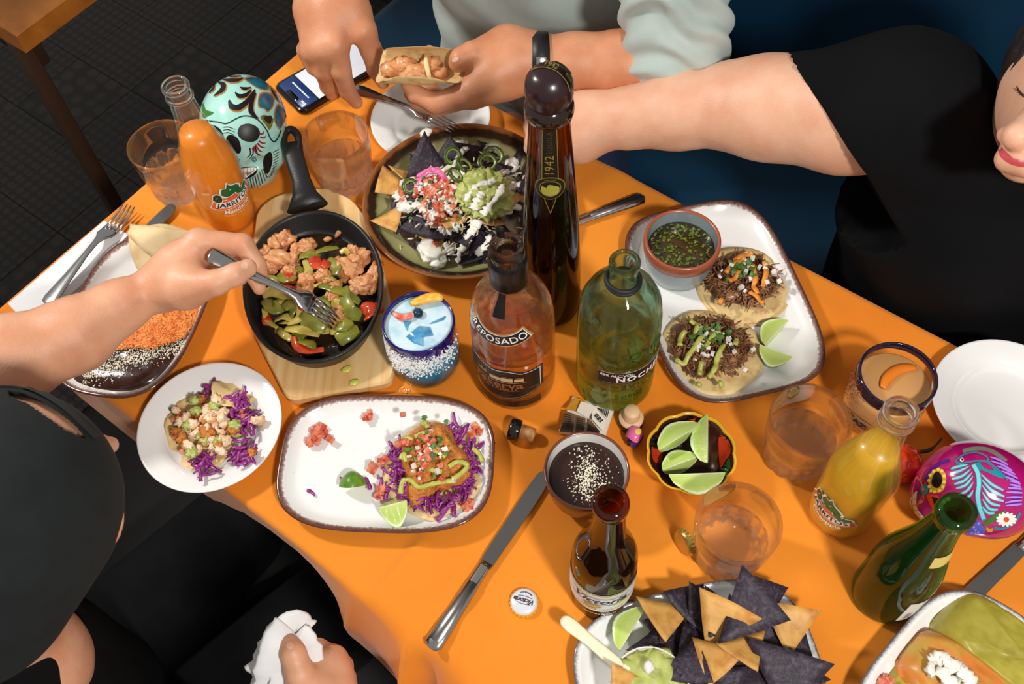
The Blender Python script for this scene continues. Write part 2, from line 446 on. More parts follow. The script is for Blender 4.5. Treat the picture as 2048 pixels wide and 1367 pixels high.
def sdf_mesh(name, groups, vox, k, carve=(), kc=.003, disp=None, clip=None):
    """groups = [(k_inner, [prims])]; surface nets on a grid"""
    lo = np.min([_bb(p)[0] for _, g in groups for p in g], 0) - 3 * vox; hi = np.max([_bb(p)[1] for _, g in groups for p in g], 0) + 3 * vox
    n = np.ceil((hi - lo) / vox).astype(int) + 1
    ax = [(lo[i] + vox * np.arange(n[i])).astype(np.float32) for i in range(3)]
    G = np.full(n, .05, np.float32)
    def sub(b0, b1, m):
        return tuple(slice(max(0, int((b0[i] - m - lo[i]) / vox)), min(int(n[i]), int((b1[i] + m - lo[i]) / vox) + 2)) for i in range(3))
    for ki, g in groups:
        mg = max(k, ki) + 2 * vox
        gb0 = np.min([_bb(p)[0] for p in g], 0); gb1 = np.max([_bb(p)[1] for p in g], 0)
        S = sub(gb0, gb1, mg); A = np.full(G[S].shape, .05, np.float32); o = [s.start for s in S]
        for p in g:
            s = sub(*_bb(p), mg); l = tuple(slice(s[i].start - o[i], s[i].stop - o[i]) for i in range(3))
            D = _dist(p, ax[0][s[0]][:, None, None], ax[1][s[1]][None, :, None], ax[2][s[2]][None, None, :]).astype(np.float32)
            A[l] = smin(A[l], D, ki)
        G[S] = smin(G[S], A, k)
    for p in carve:
        s = sub(*_bb(p), kc + 2 * vox)
        D = _dist(p, ax[0][s[0]][:, None, None], ax[1][s[1]][None, :, None], ax[2][s[2]][None, None, :]).astype(np.float32)
        G[s] = -smin(-G[s], D, kc)
    if clip is not None: G = np.maximum(G, clip(ax[0][:, None, None], ax[1][None, :, None], ax[2][None, None, :]).astype(np.float32))
    ins = G < 0
    cnt = np.zeros(n - 1, np.int8)
    cs = [(0, 0, 0), (1, 0, 0), (0, 1, 0), (1, 1, 0), (0, 0, 1), (1, 0, 1), (0, 1, 1), (1, 1, 1)]
    sl = lambda c: tuple(slice(c[i], n[i] - 1 + c[i]) for i in range(3))
    for c in cs: cnt += ins[sl(c)]
    act = np.argwhere((cnt > 0) & (cnt < 8)); N_ = len(act)
    vals = np.stack([G[act[:, 0] + c[0], act[:, 1] + c[1], act[:, 2] + c[2]] for c in cs], 1)
    pos = np.zeros((N_, 3)); num = np.zeros(N_)
    for i in range(8):
        for j in range(i + 1, 8):
            if sum(abs(cs[i][q] - cs[j][q]) for q in range(3)) != 1: continue
            a, b = vals[:, i], vals[:, j]; m = (a < 0) != (b < 0)
            t = a[m] / (a[m] - b[m])
            pos[m] += np.array(cs[i]) + t[:, None] * (np.array(cs[j]) - np.array(cs[i])); num[m] += 1
    V = lo + vox * (act + pos / num[:, None])
    idx = np.full(n - 1, -1, np.int64); idx[tuple(act.T)] = np.arange(N_)
    Q = []
    for d in range(3):
        e = [slice(None)] * 3; f = [slice(None)] * 3; e[d] = slice(0, -1); f[d] = slice(1, None)
        ch = np.argwhere(ins[tuple(e)] != ins[tuple(f)])
        u, v = (d + 1) % 3, (d + 2) % 3
        ok = (ch[:, u] > 0) & (ch[:, v] > 0) & (ch[:, u] < n[u] - 1) & (ch[:, v] < n[v] - 1); ch = ch[ok]
        def cell(du, dv):
            q = ch.copy(); q[:, u] += du; q[:, v] += dv; return idx[tuple(q.T)]
        q = np.stack([cell(-1, -1), cell(0, -1), cell(0, 0), cell(-1, 0)], 1)
        fl = ~ins[tuple(ch.T)]; q[fl] = q[fl][:, ::-1]
        Q.append(q)
    Q = np.concatenate(Q); Q = Q[(Q >= 0).all(1)]
    me = bpy.data.meshes.new(name); me.vertices.add(N_); me.vertices.foreach_set('co', V.astype(np.float32).ravel())
    me.loops.add(len(Q) * 4); me.loops.foreach_set('vertex_index', Q.astype(np.int32).ravel())
    me.polygons.add(len(Q)); me.polygons.foreach_set('loop_start', np.arange(0, len(Q) * 4, 4, dtype=np.int32))
    me.polygons.foreach_set('use_smooth', np.ones(len(Q), bool))
    me.update(calc_edges=True); me.validate()
    if disp:
        nr = np.empty(N_ * 3, np.float32); me.vertices.foreach_get('normal', nr) if hasattr(me.vertices[0], 'normal') else None
        nr = nr.reshape(-1, 3); off = np.array([disp(Vector(v)) for v in V])
        me.vertices.foreach_set('co', (V + nr * off[:, None]).astype(np.float32).ravel()); me.update()
    return me
# ================================================================ SETTING
EX = Vector((0.802, -0.597, 0)); EY = Vector((0.597, 0.802, 0))      # table directions: along the long side, across
TC = Vector((-0.305, 1.169, TZ))                                      # far left corner of the table top
TW, TL = 0.615, 1.62
def TT(s, t, z=0): return TC + EX * s - EY * t + Vector((0, 0, z))     # s along the bench side, t towards the camera
# floor: dark base, patterned cement tiles where the photo lets one see them
fl = ob('floor', mesh('floor', [(-2.6, -1.2, 0), (2.6, -1.2, 0), (2.6, 3.2, 0), (-2.6, 3.2, 0)], [(0, 1, 2, 3)], False), M('floor_dark', (12, 11, 11), .8, col2=(15, 14, 13), vscale=6))
fl['kind'] = 'structure'; fl['label'] = 'dark restaurant floor with patterned cement tiles'
def tile_mat(name, kind, a, b):
    m = bpy.data.materials.new(name); m.use_nodes = True; nt = m.node_tree; N = nt.nodes; L = nt.links; bs = N['Principled BSDF']
    bs.inputs['Roughness'].default_value = .55
    tc = N.new('ShaderNodeTexCoord'); r = N.new('ShaderNodeValToRGB'); r.color_ramp.elements[0].color = lin(a); r.color_ramp.elements[1].color = lin(b)
    if kind == 'dots':
        t = N.new('ShaderNodeTexVoronoi'); t.inputs['Scale'].default_value = 42; t.inputs['Randomness'].default_value = 0
        L.new(tc.outputs['Object'], t.inputs['Vector']); r.color_ramp.elements[0].position = .36; r.color_ramp.elements[1].position = .44; L.new(t.outputs['Distance'], r.inputs['Fac'])
        r.color_ramp.elements[0].color = lin(b); r.color_ramp.elements[1].color = lin(a)
    elif kind == 'lines':
        t = N.new('ShaderNodeTexVoronoi'); t.feature = 'DISTANCE_TO_EDGE'; t.inputs['Scale'].default_value = 13
        L.new(tc.outputs['Object'], t.inputs['Vector']); r.color_ramp.elements[0].position = .05; r.color_ramp.elements[1].position = .06; L.new(t.outputs['Distance'], r.inputs['Fac'])
        r.color_ramp.elements[0].color = lin(b); r.color_ramp.elements[1].color = lin(a)
    else:
        t = N.new('ShaderNodeTexVoronoi'); t.inputs['Scale'].default_value = 24; t.inputs['Randomness'].default_value = .35
        L.new(tc.outputs['Object'], t.inputs['Vector']); r.color_ramp.elements[0].position = .25; r.color_ramp.elements[1].position = .5; L.new(t.outputs['Distance'], r.inputs['Fac'])
        r.color_ramp.elements[0].color = lin(b); r.color_ramp.elements[1].color = lin(a)
    L.new(r.outputs['Color'], bs.inputs['Base Color']); return m
tms = [tile_mat('tile_dots', 'dots', (13, 12, 12), (44, 34, 26)), tile_mat('tile_lines', 'lines', (12, 11, 11), (62, 48, 32)), tile_mat('tile_floral', 'flower', (12, 11, 11), (50, 38, 26))]
tme = [mesh('tile', *slab([(-.0994, -.0994), (.0994, -.0994), (.0994, .0994), (-.0994, .0994)], -.004, .003, .001), smooth=False) for _ in tms]
for q, m_ in zip(tme, tms): q.materials.append(m_)
F0 = P(150, 200, -TZ); ti = 0
for i in range(-3, 6):
    for j in range(-6, 4):
        c = Vector((F0.x, F0.y, 0)) + EX * (.2 * j) - EY * (.2 * i)
        if (c - TC).to_2d().dot(EX.to_2d()) > .25 or c.x < -1.95: continue
        t = ob('tile', tme[(1 if j < -1 else (2 if (i + j) % 4 == 0 else 0))], None, fl, (c.x, c.y, .004), (0, 0, R(-36.7)))
wl = ob('wall_back', mesh('wall_back', *xf(box(4.2, .1, 2.6), Matrix.Translation(Vector((0, 0, 1.3))))), M('dark_wall', (40, 42, 46), .8))
wl.location = (Vector((TC.x, TC.y, 0)) + EX * .8 + EY * 1.12); wl.rotation_euler = (0, 0, R(-36.7)); wl['kind'] = 'structure'; wl['label'] = 'dark wall behind the bench'
# bench along the far side: blue upholstery in panels
bench = thing('bench', 'dark teal blue upholstered bench along the far side of the table', 'bench', Vector((TC.x, TC.y, 0)) + EX * .9 + EY * .34, R(-36.7))
blue = M('teal_upholstery', (5, 56, 84), .5, col2=(4, 46, 72), vscale=5, bump=.15, bscale=300)
ob('base', mesh('base', *box(2.3, .46, .34, (0, 0.02, .17)), smooth=False), M('bench_base', (26, 26, 28), .7), bench)
for k in range(4):
    ob('seat_cushion', bevbox(.565, .5, .12, .035, 'seat_cushion', 4), blue, bench, (-.86 + .573 * k, 0, .40))
    ob('back_cushion', bevbox(.565, .10, .55, .035, 'back_cushion', 4), blue, bench, (-.86 + .573 * k, .28, .74), (R(-8), 0, 0))
# neighbouring wooden table, only its corner in view
nt_ = thing('wooden_table', 'bare brown wooden table at the upper left corner', 'table', (P(30, 75).x, P(30, 75).y, 0), R(-36.0))
wood = M('oak_top', (190, 116, 40), .45, col2=(140, 78, 22), vscale=9, bump=.1)
for k in range(4):
    ob('plank', mesh('plank', *slab([(-.60, .003 + .16 * k), (-.0015, .003 + .16 * k), (-.0015, .16 * (k + 1)), (-.60, .16 * (k + 1))], TZ - .035, TZ, .0015), smooth=False), wood, nt_)
ob('leg', bevbox(.026, .026, .70, .003, 'leg'), M('leg_dark', (62, 40, 26), .5), nt_, (-.05, .018, .36))
ob('apron', bevbox(.5, .02, .08, .003, 'apron'), M('leg_dark', (62, 40, 26), .5), nt_, (-.31, .045, .67))
# our table and its orange cloth
tb = thing('dining_table', 'rectangular dining table hidden under the orange tablecloth', 'table', TT(TL / 2, TW / 2, -TZ), R(-36.7))
ob('table_top', bevbox(TL - .02, TW - .02, .03, .004, 'table_top'), M('dark_wood', (60, 36, 22), .5), tb, (0, 0, TZ - .021))
for sx in (-.32, .36):
    ob('pedestal', mesh('pedestal', *lathe([(.2, 0), (.2, .012), (.05, .03), (.035, .06), (.035, .70), (.09, .712)], 24)), M('black_iron', (24, 24, 25), .5, .6), tb, (sx * 1.2, 0, 0))
def cloth_z(p):
    """soft ripples and pressed folds of the cloth"""
    s = (p - TC).dot(EX); t = -(p - TC).dot(EY)
    z = .0011 * noise.fractal(Vector((p.x * 5, p.y * 5, 3)), .9, 2, 3)
    for (x0, y0, x1, y1, a, wd) in FOLDS:
        A = Vector((x0, y0)); D = Vector((x1, y1)) - A; L2 = D.length_squared; q = Vector((p.x, p.y)) - A
        u = max(0, min(1, q.dot(D) / L2)); d = (q - D * u).length
        if d < wd * 3: z += a * math.exp(-(d / wd) ** 2) * (math.sin(math.pi * min(1, max(0, u))) ** .4 if 0 < u < 1 else 0)
    return max(z, -.0016)
FOLDS = []
for a_, b_, am, wd in [((852, 1074), (752, 1192), .0045, .006), ((870, 1080), (775, 1200), .002, .012), ((1420, 1060), (1270, 1150), .0022, .012), ((1440, 1020), (1300, 1075), .0016, .01), ((1060, 590), (1230, 690), .002, .008),
                     ((1150, 400), (1270, 330), .003, .02), ((1690, 650), (1560, 560), .0025, .02), ((1000, 1290), (860, 1190), .003, .016), ((1640, 1120), (1560, 1240), .0025, .02), ((1110, 1080), (1140, 1240), .0022, .016)]:
    p0, p1 = P(*a_), P(*b_); FOLDS.append((p0.x, p0.y, p1.x, p1.y, am, wd))
def hem(s):   # how far the cloth hangs down the near side (short, then caught up, then long)
    return float(np.interp(s, [0, .05, .22, .34, .40, .46, .52, .56, .60, .64, .70, .8, 1.7], [.10, .15, .17, .14, .06, .04, .04, .075, .14, .24, .34, .36, .36]))
NS, NT = 300, 116
V = []; F = []
def edge_drop(d):   # distance past the table edge -> (out, down), eased corner
    r = .008
    if d < r * 1.57: a = d / r; return r * math.sin(a), -(r - r * math.cos(a))
    return r, -(r + d - r * 1.57)
rows = []
for i in range(NS + 1):
    s = TL * i / NS; row = []
    hm = hem(s)
    far = .16
    prm = [('f', far * (1 - j / 7)) for j in range(7)] + [('t', TW * j / NT) for j in range(NT + 1)] + [('n', hm * (j + 1) / 16) for j in range(16)]
    for kx, v in prm:
        if kx == 't':
            p = TT(s, v, .0015); p.z += cloth_z(p)
        elif kx == 'f':
            o_, dz = edge_drop(v); p = TT(s, -o_, .0015 + dz)
        else:
            o_, dz = edge_drop(v)
            k = min(1, v / .09)
            wav = (.024 * (1 - 2 * abs(math.sin(math.pi * (s - .585) / .085 + .8 * noise.noise(Vector((s * 5, v * 4, 0))))) ** .7) + .006 * math.sin(s * 71)) * k * min(1, max(0, (s - .57) * 9))
            flare = .045 * k * min(1, max(0, (s - .50) * 6)) 
            p = TT(s + .012 * k * math.sin(s * 50), TW + o_ + wav + flare, .0015 + dz)
        row.append(p)
    rows.append(row)
# left end hang
for k in range(7):
    d = .13 * (k + 1) / 7; o_, dz = edge_drop(d); L0 = rows[0] if k == 0 else None
base0 = rows[0]
ext = []
for k in range(6, -1, -1):
    d = .13 * (k + 1) / 7; o_, dz = edge_drop(d)
    ext.append([Vector((p.x, p.y, p.z)) - EX * o_ * 1.0 + Vector((0, 0, dz if 7 <= j <= 7 + NT else dz * .25)) for j, p in enumerate(base0)])
rows = ext + rows
V, F = loft(rows, False, False, False)
orange = M('orange_cloth', (234, 142, 40), .78, col2=(228, 126, 28), vscale=3.5, vamt=(.35, .7), bump=.12, bscale=900, bdist=.0006, sheen=.15, spec=.2)
tag(ob('tablecloth', mesh('tablecloth', V, F), orange), 'bright orange tablecloth creased and hanging over the near edge', 'tablecloth')
# ================================================================ TABLEWARE
def at(px, py, h=0.0, z=None):
    p = P(px, py, h); return Vector((p.x, p.y, TZ if z is None else TZ + z))
CZ = .0022                                   # cloth thickness: things stand on it
def onb(px, py, h): return at(px, py, h, CZ)
# ---- painted stoneware
BROWN = [(0, (88, 54, 46)), (.22, (96, 60, 50)), (.42, (150, 120, 110)), (.55, (236, 234, 230)), (1, (238, 237, 234))]
GREY = [(0, (96, 92, 96)), (.12, (110, 106, 108)), (.28, (205, 204, 204)), (.42, (240, 240, 238)), (1, (240, 240, 238))]
brown_rim = attr_ramp('stoneware_brown_rim', 'edge', BROWN, .16, 330, .42, coat=.3)
grey_rim = attr_ramp('stoneware_grey_rim', 'edge', GREY, .16, 420, .30, coat=.3)
def platter(name, label, c, a, b, p, th, mat, h=.020, group=None, deep=0.0):
    prof = [(min(a, b) - .002, .0), (.030, .0), (.026, .0015), (.014, h * .28), (.004, h - .0065), (0, h - .0012), (.0012, h), (.0035, h - .0003), (.008, h - .004 - deep * .3), (.015, .0078 - deep * .1), (.022, .0058), (.035, .005), (min(a, b) * .72, .005), (min(a, b) - .0005, .005)]
    V, F = dish(a, b, p, prof); n = 96
    edge = []
    for k, (d, z) in enumerate(prof):
        edge += [1 if k < 2 else .34 if k == 2 else .12 if k == 3 else .05 if k < 6 else min(1, d / .013)] * n
    t = thing(name, label, 'plate', (c[0], c[1], TZ + CZ), R(th), group)
    ob('plate_body', mesh('plate_body', V, F, attrs={'edge': edge}), mat, t)
    return t
fish_plate = platter('oblong_plate', 'white oblong plate with brown brushed rim holding the battered fish taco', (-.1765, .4514), .1173, .0812, 3.2, 177.3, brown_rim)
rice_plate = platter('oblong_plate', 'white oblong plate with dark rim holding rice and black beans under the forearm', (-.4914, .6523), .116, .0816, 2.9, 78.3, brown_rim)
chip_plate = platter('oblong_plate', 'white oblong plate with grey speckled rim heaped with blue corn chips', (.1371, .2276), .1170, .0808, 3.0, 12.6, grey_rim)
taco_tray = platter('oblong_plate', 'large white rounded plate with maroon rim holding two street tacos', (.2061, .6576), .095, .1381, 4.0, 13.5, brown_rim)
ench_plate = platter('oblong_plate', 'white deep plate with grey rim holding green sauced enchiladas at the lower right', (.4214, .1555), .1392, .1054, 3.9, 133.8, grey_rim, .026)
white_glaze = M('white_porcelain', (238, 237, 234), .14, coat=.4)
def sideplate(label, c, name='side_plate', z=CZ):
    t = thing(name, label, 'plate', (c[0], c[1], TZ + z), 0, 'small round white side plates')
    pr = [(.001, 0), (.044, 0), (.046, .003), (.05, .006), (.066, .0125), (.0795, .0175), (.0808, .019), (.0802, .0198), (.078, .0195), (.062, .0150), (.0545, .0118), (.0525, .009), (.050, .0062), (.045, .0055), (.001, .0055)]
    ob('plate_body', mesh('plate_body', *lathe(pr, 72)), white_glaze, t); return t
sideplate('small round white plate with the half eaten fish taco', (-.3772, .4988))
sideplate('small round white plate under the hand that holds a folded taco', (-.1502, .9559))
sideplate('small round empty white plate at the right edge beside the margarita', (.4995, .508))
# ---- green stoneware plate for the nachos
GREEN = [(0, (150, 92, 48)), (.10, (140, 84, 44)), (.16, (46, 32, 22)), (.30, (52, 38, 26)), (.38, (150, 146, 96)), (.6, (170, 165, 112)), (1, (176, 170, 118))]
gp_mat = attr_ramp('green_reactive_glaze', 'edge', GREEN, .18, 70, .11, coat=.3)
gp = thing('nacho_plate', 'big round olive green plate with dark brown edge under the nachos', 'plate', (-.103, .805, TZ + CZ), 0)
pr = [(.001, 0), (.07, 0), (.074, .004), (.10, .017), (.1232, .0295), (.1250, .031), (.1243, .0325), (.122, .032), (.112, .0255), (.095, .016), (.080, .009), (.07, .0065), (.04, .006), (.001, .006)]
ed = []
for k, (r, z) in enumerate(pr): ed += [0 if k < 6 else min(1, (.1253 - r) / .05)] * 96
ob('plate_body', mesh('plate_body', *lathe(pr, 96), attrs={'edge': ed}), gp_mat, gp)
# ---- bowls
def bowl(name, label, c, prof, inner, m_out, m_in, band=None, m_band=None, z=CZ, group=None):
    t = thing(name, label, 'bowl', (c[0], c[1], TZ + z), 0, group)
    ob('bowl_wall', mesh('bowl_wall', *lathe(prof, 64)), m_out, t)
    ob('inner_glaze', mesh('inner_glaze', *lathe(inner, 64, cap0=False)), m_in, t)
    if band: ob('rim_band', mesh('rim_band', *lathe(band, 64, cap0=False, cap1=False)), m_band, t)
    return t
grey_glaze = M('grey_blue_glaze', (138, 152, 156), .2, coat=.3)
terra = M('terracotta_band', (160, 84, 58), .3)
salsa = bowl('salsa_bowl', 'grey blue bowl with terracotta rim full of dark green herb salsa', (.1604, .7071),
     [(.001, 0), (.034, 0), (.037, .003), (.0405, .02), (.0425, .040), (.0430, .043)], [(.0405, .0565), (.0395, .04), (.036, .012), (.030, .007), (.001, .006)], grey_glaze, grey_glaze,
     [(.0425, .040), (.0442, .0415), (.0450, .050), (.0448, .0565), (.0436, .0583), (.0415, .0580), (.0404, .0563)], terra, z=CZ + .006)
tan_glaze = M('brown_glaze', (112, 62, 44), .22, coat=.3)
bean_bowl = bowl('bean_bowl', 'brown bowl with white inside full of black beans topped with crumbled cheese', (.038, .4209),
     [(.001, 0), (.030, 0), (.032, .003), (.040, .020), (.0435, .045), (.0444, .053), (.0440, .0555), (.0425, .0560), (.0412, .0545)], [(.0412, .0545), (.040, .045), (.037, .025), (.030, .008), (.001, .005)], tan_glaze, M('cream_glaze', (232, 228, 220), .2, coat=.3))
bs_ = ob('bean_soup', mesh('bean_soup', *lathe([(.0392, .0400), (.038, .0412), (.034, .0416), (.02, .0417), (.0005, .0418)], 48, cap0=False)), M('bean_brown', (52, 28, 22), .22, col2=(40, 20, 16), vscale=60, bump=.15, bscale=250)); bs_.location = bean_bowl.location
tag(bs_, 'thick dark brown bean soup filling the brown bowl', 'soup')
def crumbs(name, label, cat, pts, smin_, smax_, mat, loc=None, cubes=False):
    vf = []
    for p in pts:
        s = U(smin_, smax_); m = Matrix.Translation(p) @ Euler((U(0, 6), U(0, 6), U(0, 6))).to_matrix().to_4x4() @ Matrix.Diagonal((s * U(.6, 1.5), s * U(.6, 1.2), s * U(.5, 1), 1))
        vf.append(xf(box(1, 1, 1), m))
    o = ob(name, mesh(name, *join(*vf), smooth=False), mat)
    if label: tag(o, label, cat, kind='stuff')
    return o
cheese = M('cotija_cheese', (238, 232, 208), .7)
pp = []
for k in range(620):
    q = P(1172 + rnd.gauss(0, 15) + (rnd.random() < .15) * 30, 955 + rnd.gauss(0, 28), .0425); 
    if (q.xy - Vector((.038, .4209))).length < .034: pp.append(Vector((q.x, q.y, TZ + .0447)))
crumbs('cheese_crumbs', 'white crumbled cheese scattered on the bean soup', 'cheese', pp, .0005, .0014, cheese)
# lime bowl: scalloped painted bowl
lb = thing('lime_bowl', 'small painted yellow bowl with red chillies holding lime wedges', 'bowl', (.1492, .4467, TZ + CZ), R(15))
scal = lambda t, z, r: (abs(math.cos(t * 5)) - .6) * .0022 * min(1, z / .03)
ob('bowl_wall', mesh('bowl_wall', *lathe([(.001, 0), (.022, 0), (.026, .003), (.038, .018), (.0460, .034), (.0468, .037)], 80, scal)), M('yellow_glaze', (226, 168, 30), .2, coat=.3), lb)
ob('rim', mesh('rim', *lathe([(.0468, .037), (.0472, .0385), (.0464, .0392), (.0447, .0382), (.0440, .0365)], 80, scal, False, False)), M('yellow_glaze', (226, 168, 30), .2), lb)
lbi = ob('inner_glaze', mesh('inner_glaze', *lathe([(.0440, .0365), (.040, .026), (.032, .012), (.022, .006), (.001, .005)], 80, scal, False)), M('maroon_glaze', (64, 30, 22), .25, coat=.3), lb)
pt = Paint(lbi, .0006)
redp = M('chilli_red_paint', (216, 66, 30), .25); grp = M('leaf_green_paint', (40, 84, 40), .3); blk = M('black_paint', (20, 18, 18), .3)
paint_ob('painted_chilli', redp, lbi, pt.fill([(1345, 868), (1360, 845), (1400, 834), (1425, 838), (1400, 852), (1375, 872)]))
paint_ob('painted_chilli', redp, lbi, pt.fill([(1302, 895), (1312, 870), (1330, 866), (1326, 900), (1318, 925), (1306, 920)]))
paint_ob('painted_chilli', redp, lbi, pt.fill([(1440, 870), (1458, 880), (1462, 905), (1452, 920), (1442, 935), (1438, 900)]))
paint_ob('painted_leaf', grp, lbi, pt.fill([(1322, 864), (1340, 848), (1352, 862), (1336, 866)])); paint_ob('painted_leaf', grp, lbi, pt.fill([(1448, 935), (1460, 915), (1462, 945), (1452, 950)]))
paint_ob('painted_stem', blk, lbi, pt.stroke([(1302, 902), (1300, 880), (1312, 868), (1330, 862)], 2), pt.stroke([(1370, 842), (1380, 830), (1400, 830)], 2), pt.stroke([(1438, 872), (1456, 874), (1460, 900)], 2))
# ---- limes
rind_m = M('lime_rind', (86, 128, 34), .35, col2=(120, 158, 48), vscale=90, bump=.2, bscale=500, coat=.2)
flesh_m = attr_ramp('lime_flesh', 'rad', [(0, (226, 232, 190)), (.08, (196, 212, 124)), (.6, (180, 204, 96)), (.84, (196, 216, 120)), (.88, (232, 238, 206)), (.97, (214, 228, 168)), (1, (120, 158, 60))], .22, 260, .10, bump=.5, coat=.3)
def lime_mesh(L, Rr, ang, nu=14, na=8, nr=9):
    V = []; F = []; A = R(ang) / 2
    rr = lambda u: Rr * (max(0, 1 - (2 * u - 1) ** 2)) ** .5 * (1 + .12 * math.cos(math.pi * (2 * u - 1)))
    us = [.002 + .996 * i / nu for i in range(nu + 1)]
    ring = [[Vector((L * (u - .5), rr(u) * math.sin(a), rr(u) * math.cos(a))) for a in [(-A + 2 * A * j / na) for j in range(na + 1)]] for u in us]
    rv, rf = loft(ring, False, False, False)
    fv = []; ff = []; at_ = []
    for sgn in (-1, 1):
        o = len(fv)
        for i, u in enumerate(us):
            for j in range(nr + 1):
                q = j / nr; r = rr(u) * q
                fv.append(Vector((L * (u - .5), r * math.sin(sgn * A), r * math.cos(A) + .00025 * math.sin(i * 2.1) * math.sin(q * 3.1)))); at_.append(q)
        for i in range(nu):
            for j in range(nr):
                a = o + i * (nr + 1) + j; ff.append((a, a + 1, a + nr + 2, a + nr + 1) if sgn > 0 else (a, a + nr + 1, a + nr + 2, a + 1))
    return mesh('rind', rv, rf), mesh('flesh', fv, ff, attrs={'rad': at_})
_LM = {}
def lime(label, loc, rot, L=.056, Rr=.024, ang=75, group=None):
    key = (L, Rr, ang)
    if key not in _LM: _LM[key] = lime_mesh(L, Rr, ang)
    t = thing('lime_wedge', label, 'lime', loc, rot, group)
    ob('rind', _LM[key][0], rind_m, t, label='green lime rind'); ob('flesh', _LM[key][1], flesh_m, t, label='pale juicy lime flesh'); return t
# axis of wedge is local X; rind at +Z. rot flips so that flesh faces up
def limepx(label, a, b, h, roll, Rr=.021, ang=80, group=None):
    """wedge lying from photo point a to b, rolled about its axis"""
    A, B = P(*a, h), P(*b, h); d = B - A
    return lime(label, (A + B) / 2, (Matrix.Rotation(math.atan2(d.y, d.x), 3, 'Z') @ Matrix.Rotation(R(180 + roll), 3, 'X')).to_euler(), round(d.length, 3), Rr, ang, group)
limepx('lime wedge leaning on the left side of the painted bowl', (1318, 900), (1402, 848), .044, 38, .019, 76)
limepx('tall lime wedge standing along the right side of the painted bowl', (1415, 925), (1416, 828), .046, 24, .018, 70)
limepx('small lime wedge half hidden in the middle of the painted bowl', (1325, 940), (1398, 912), .034, 30, .018, 80)
limepx('lime wedge lying in front in the painted bowl', (1338, 948), (1450, 944), .046, -42, .020, 74)
limepx('upper lime wedge beside the street tacos', (1530, 690), (1577, 640), .022, 46, .0175, 85)
limepx('lower lime wedge beside the street tacos', (1520, 688), (1584, 712), .022, -34, .019, 85)
limepx('quarter of lime in front of the fish taco', (757, 1014), (814, 1000), .031, -14, .023, 95)
limepx('squeezed lime piece with green rind on the fish plate', (677, 972), (735, 968), .015, 168, .014, 90)
limepx('lime wedge on the chip plate next to the guacamole', (1240, 1300), (1292, 1215), .032, 40, .019, 72)
# ---- cutlery
steel = M('polished_steel', (196, 194, 192), .16, 1.0, bump=.03, bscale=400)
def frame(A, B, up=(0, 0, 1)):
    x = (B - A).normalized(); y = Vector(up).cross(x).normalized(); z = x.cross(y)
    m = Matrix((x, y, z)).transposed().to_4x4(); m.translation = A; return m
def strip(st):
    """solid bar from stations (x, half width, z, half thickness)"""
    rings = []
    for x, w_, z, th in st:
        rings.append([Vector((x, w_ * math.cos(a), z + th * math.sin(a))) for a in [2 * math.pi * j / 12 for j in range(12)]])
    return loft(rings)
def knife(label, A, B, L=.222, group=None):
    t = thing('table_knife', label, 'knife', A, (0, 0, 0), group); t.matrix_world = frame(A, B)
    hl = L * .44
    ob('handle', mesh('handle', *strip([(0, .004, .0035, .002), (.004, .0095, .0035, .0034), (.02, .0095, .0035, .0036), (hl * .8, .0068, .0035, .0036), (hl, .0062, .0035, .0032), (hl + .006, .0072, .0035, .002)])), steel, t)
    ob('handle_panel', mesh('handle_panel', *slab([(.008, -.0062), (hl * .8, -.0045), (hl * .8, .0045), (.008, .0062)], .0068, .0078, .0002)), M('steel_panel', (150, 148, 146), .3, 1.0), t)
    pts = [(hl, -.006), (hl + .02, -.0075), (L * .75, -.009), (L * .93, -.0085), (L * .985, -.004), (L, .002), (L * .985, .0065), (L * .9, .0082), (L * .7, .0078), (hl, .006)]
    ob('blade', mesh('blade', *slab([tuple(p.xy) for p in closedspline([Vector((*p, 0)) for p in pts], 4)], .0028, .0042, .0004), sharp=30), M('knife_steel', (150, 148, 145), .22, 1.0, bump=.04, bscale=500), t)
    return t
def fork(label, A, B, up=(0, 0, 1), L=.195, flip=1):
    t = thing('table_fork', label, 'fork', A); t.matrix_world = frame(A, B, up)
    k = L / .195
    ob('handle', mesh('handle', *strip([(x * k, w_, z * flip + .004, th) for x, w_, z, th in [(0, .003, 0, .0008), (.003, .009, 0, .0014), (.012, .0105, .0003, .0016), (.05, .007, .002, .0018), (.09, .0042, .004, .0021), (.115, .0042, .0045, .002), (.126, .007, .003, .0015), (.134, .0115, .001, .0012), (.142, .0118, -.0012, .0011), (.150, .0115, -.002, .001)]])), steel, t)
    for j in range(4):
        y = -.0090 + .006 * j
        ob('tine', mesh('tine', *tube([((.147) * k, y, (-.002) * flip + .004), (.165 * k, y * 1.0, (-.0028) * flip + .004), (.182 * k, y * .98, -.0008 * flip + .004), (.195 * k, y * .96, .0022 * flip + .004)], [.0021, .002, .0017, .0007], 8, .6)), steel, t)
    return t
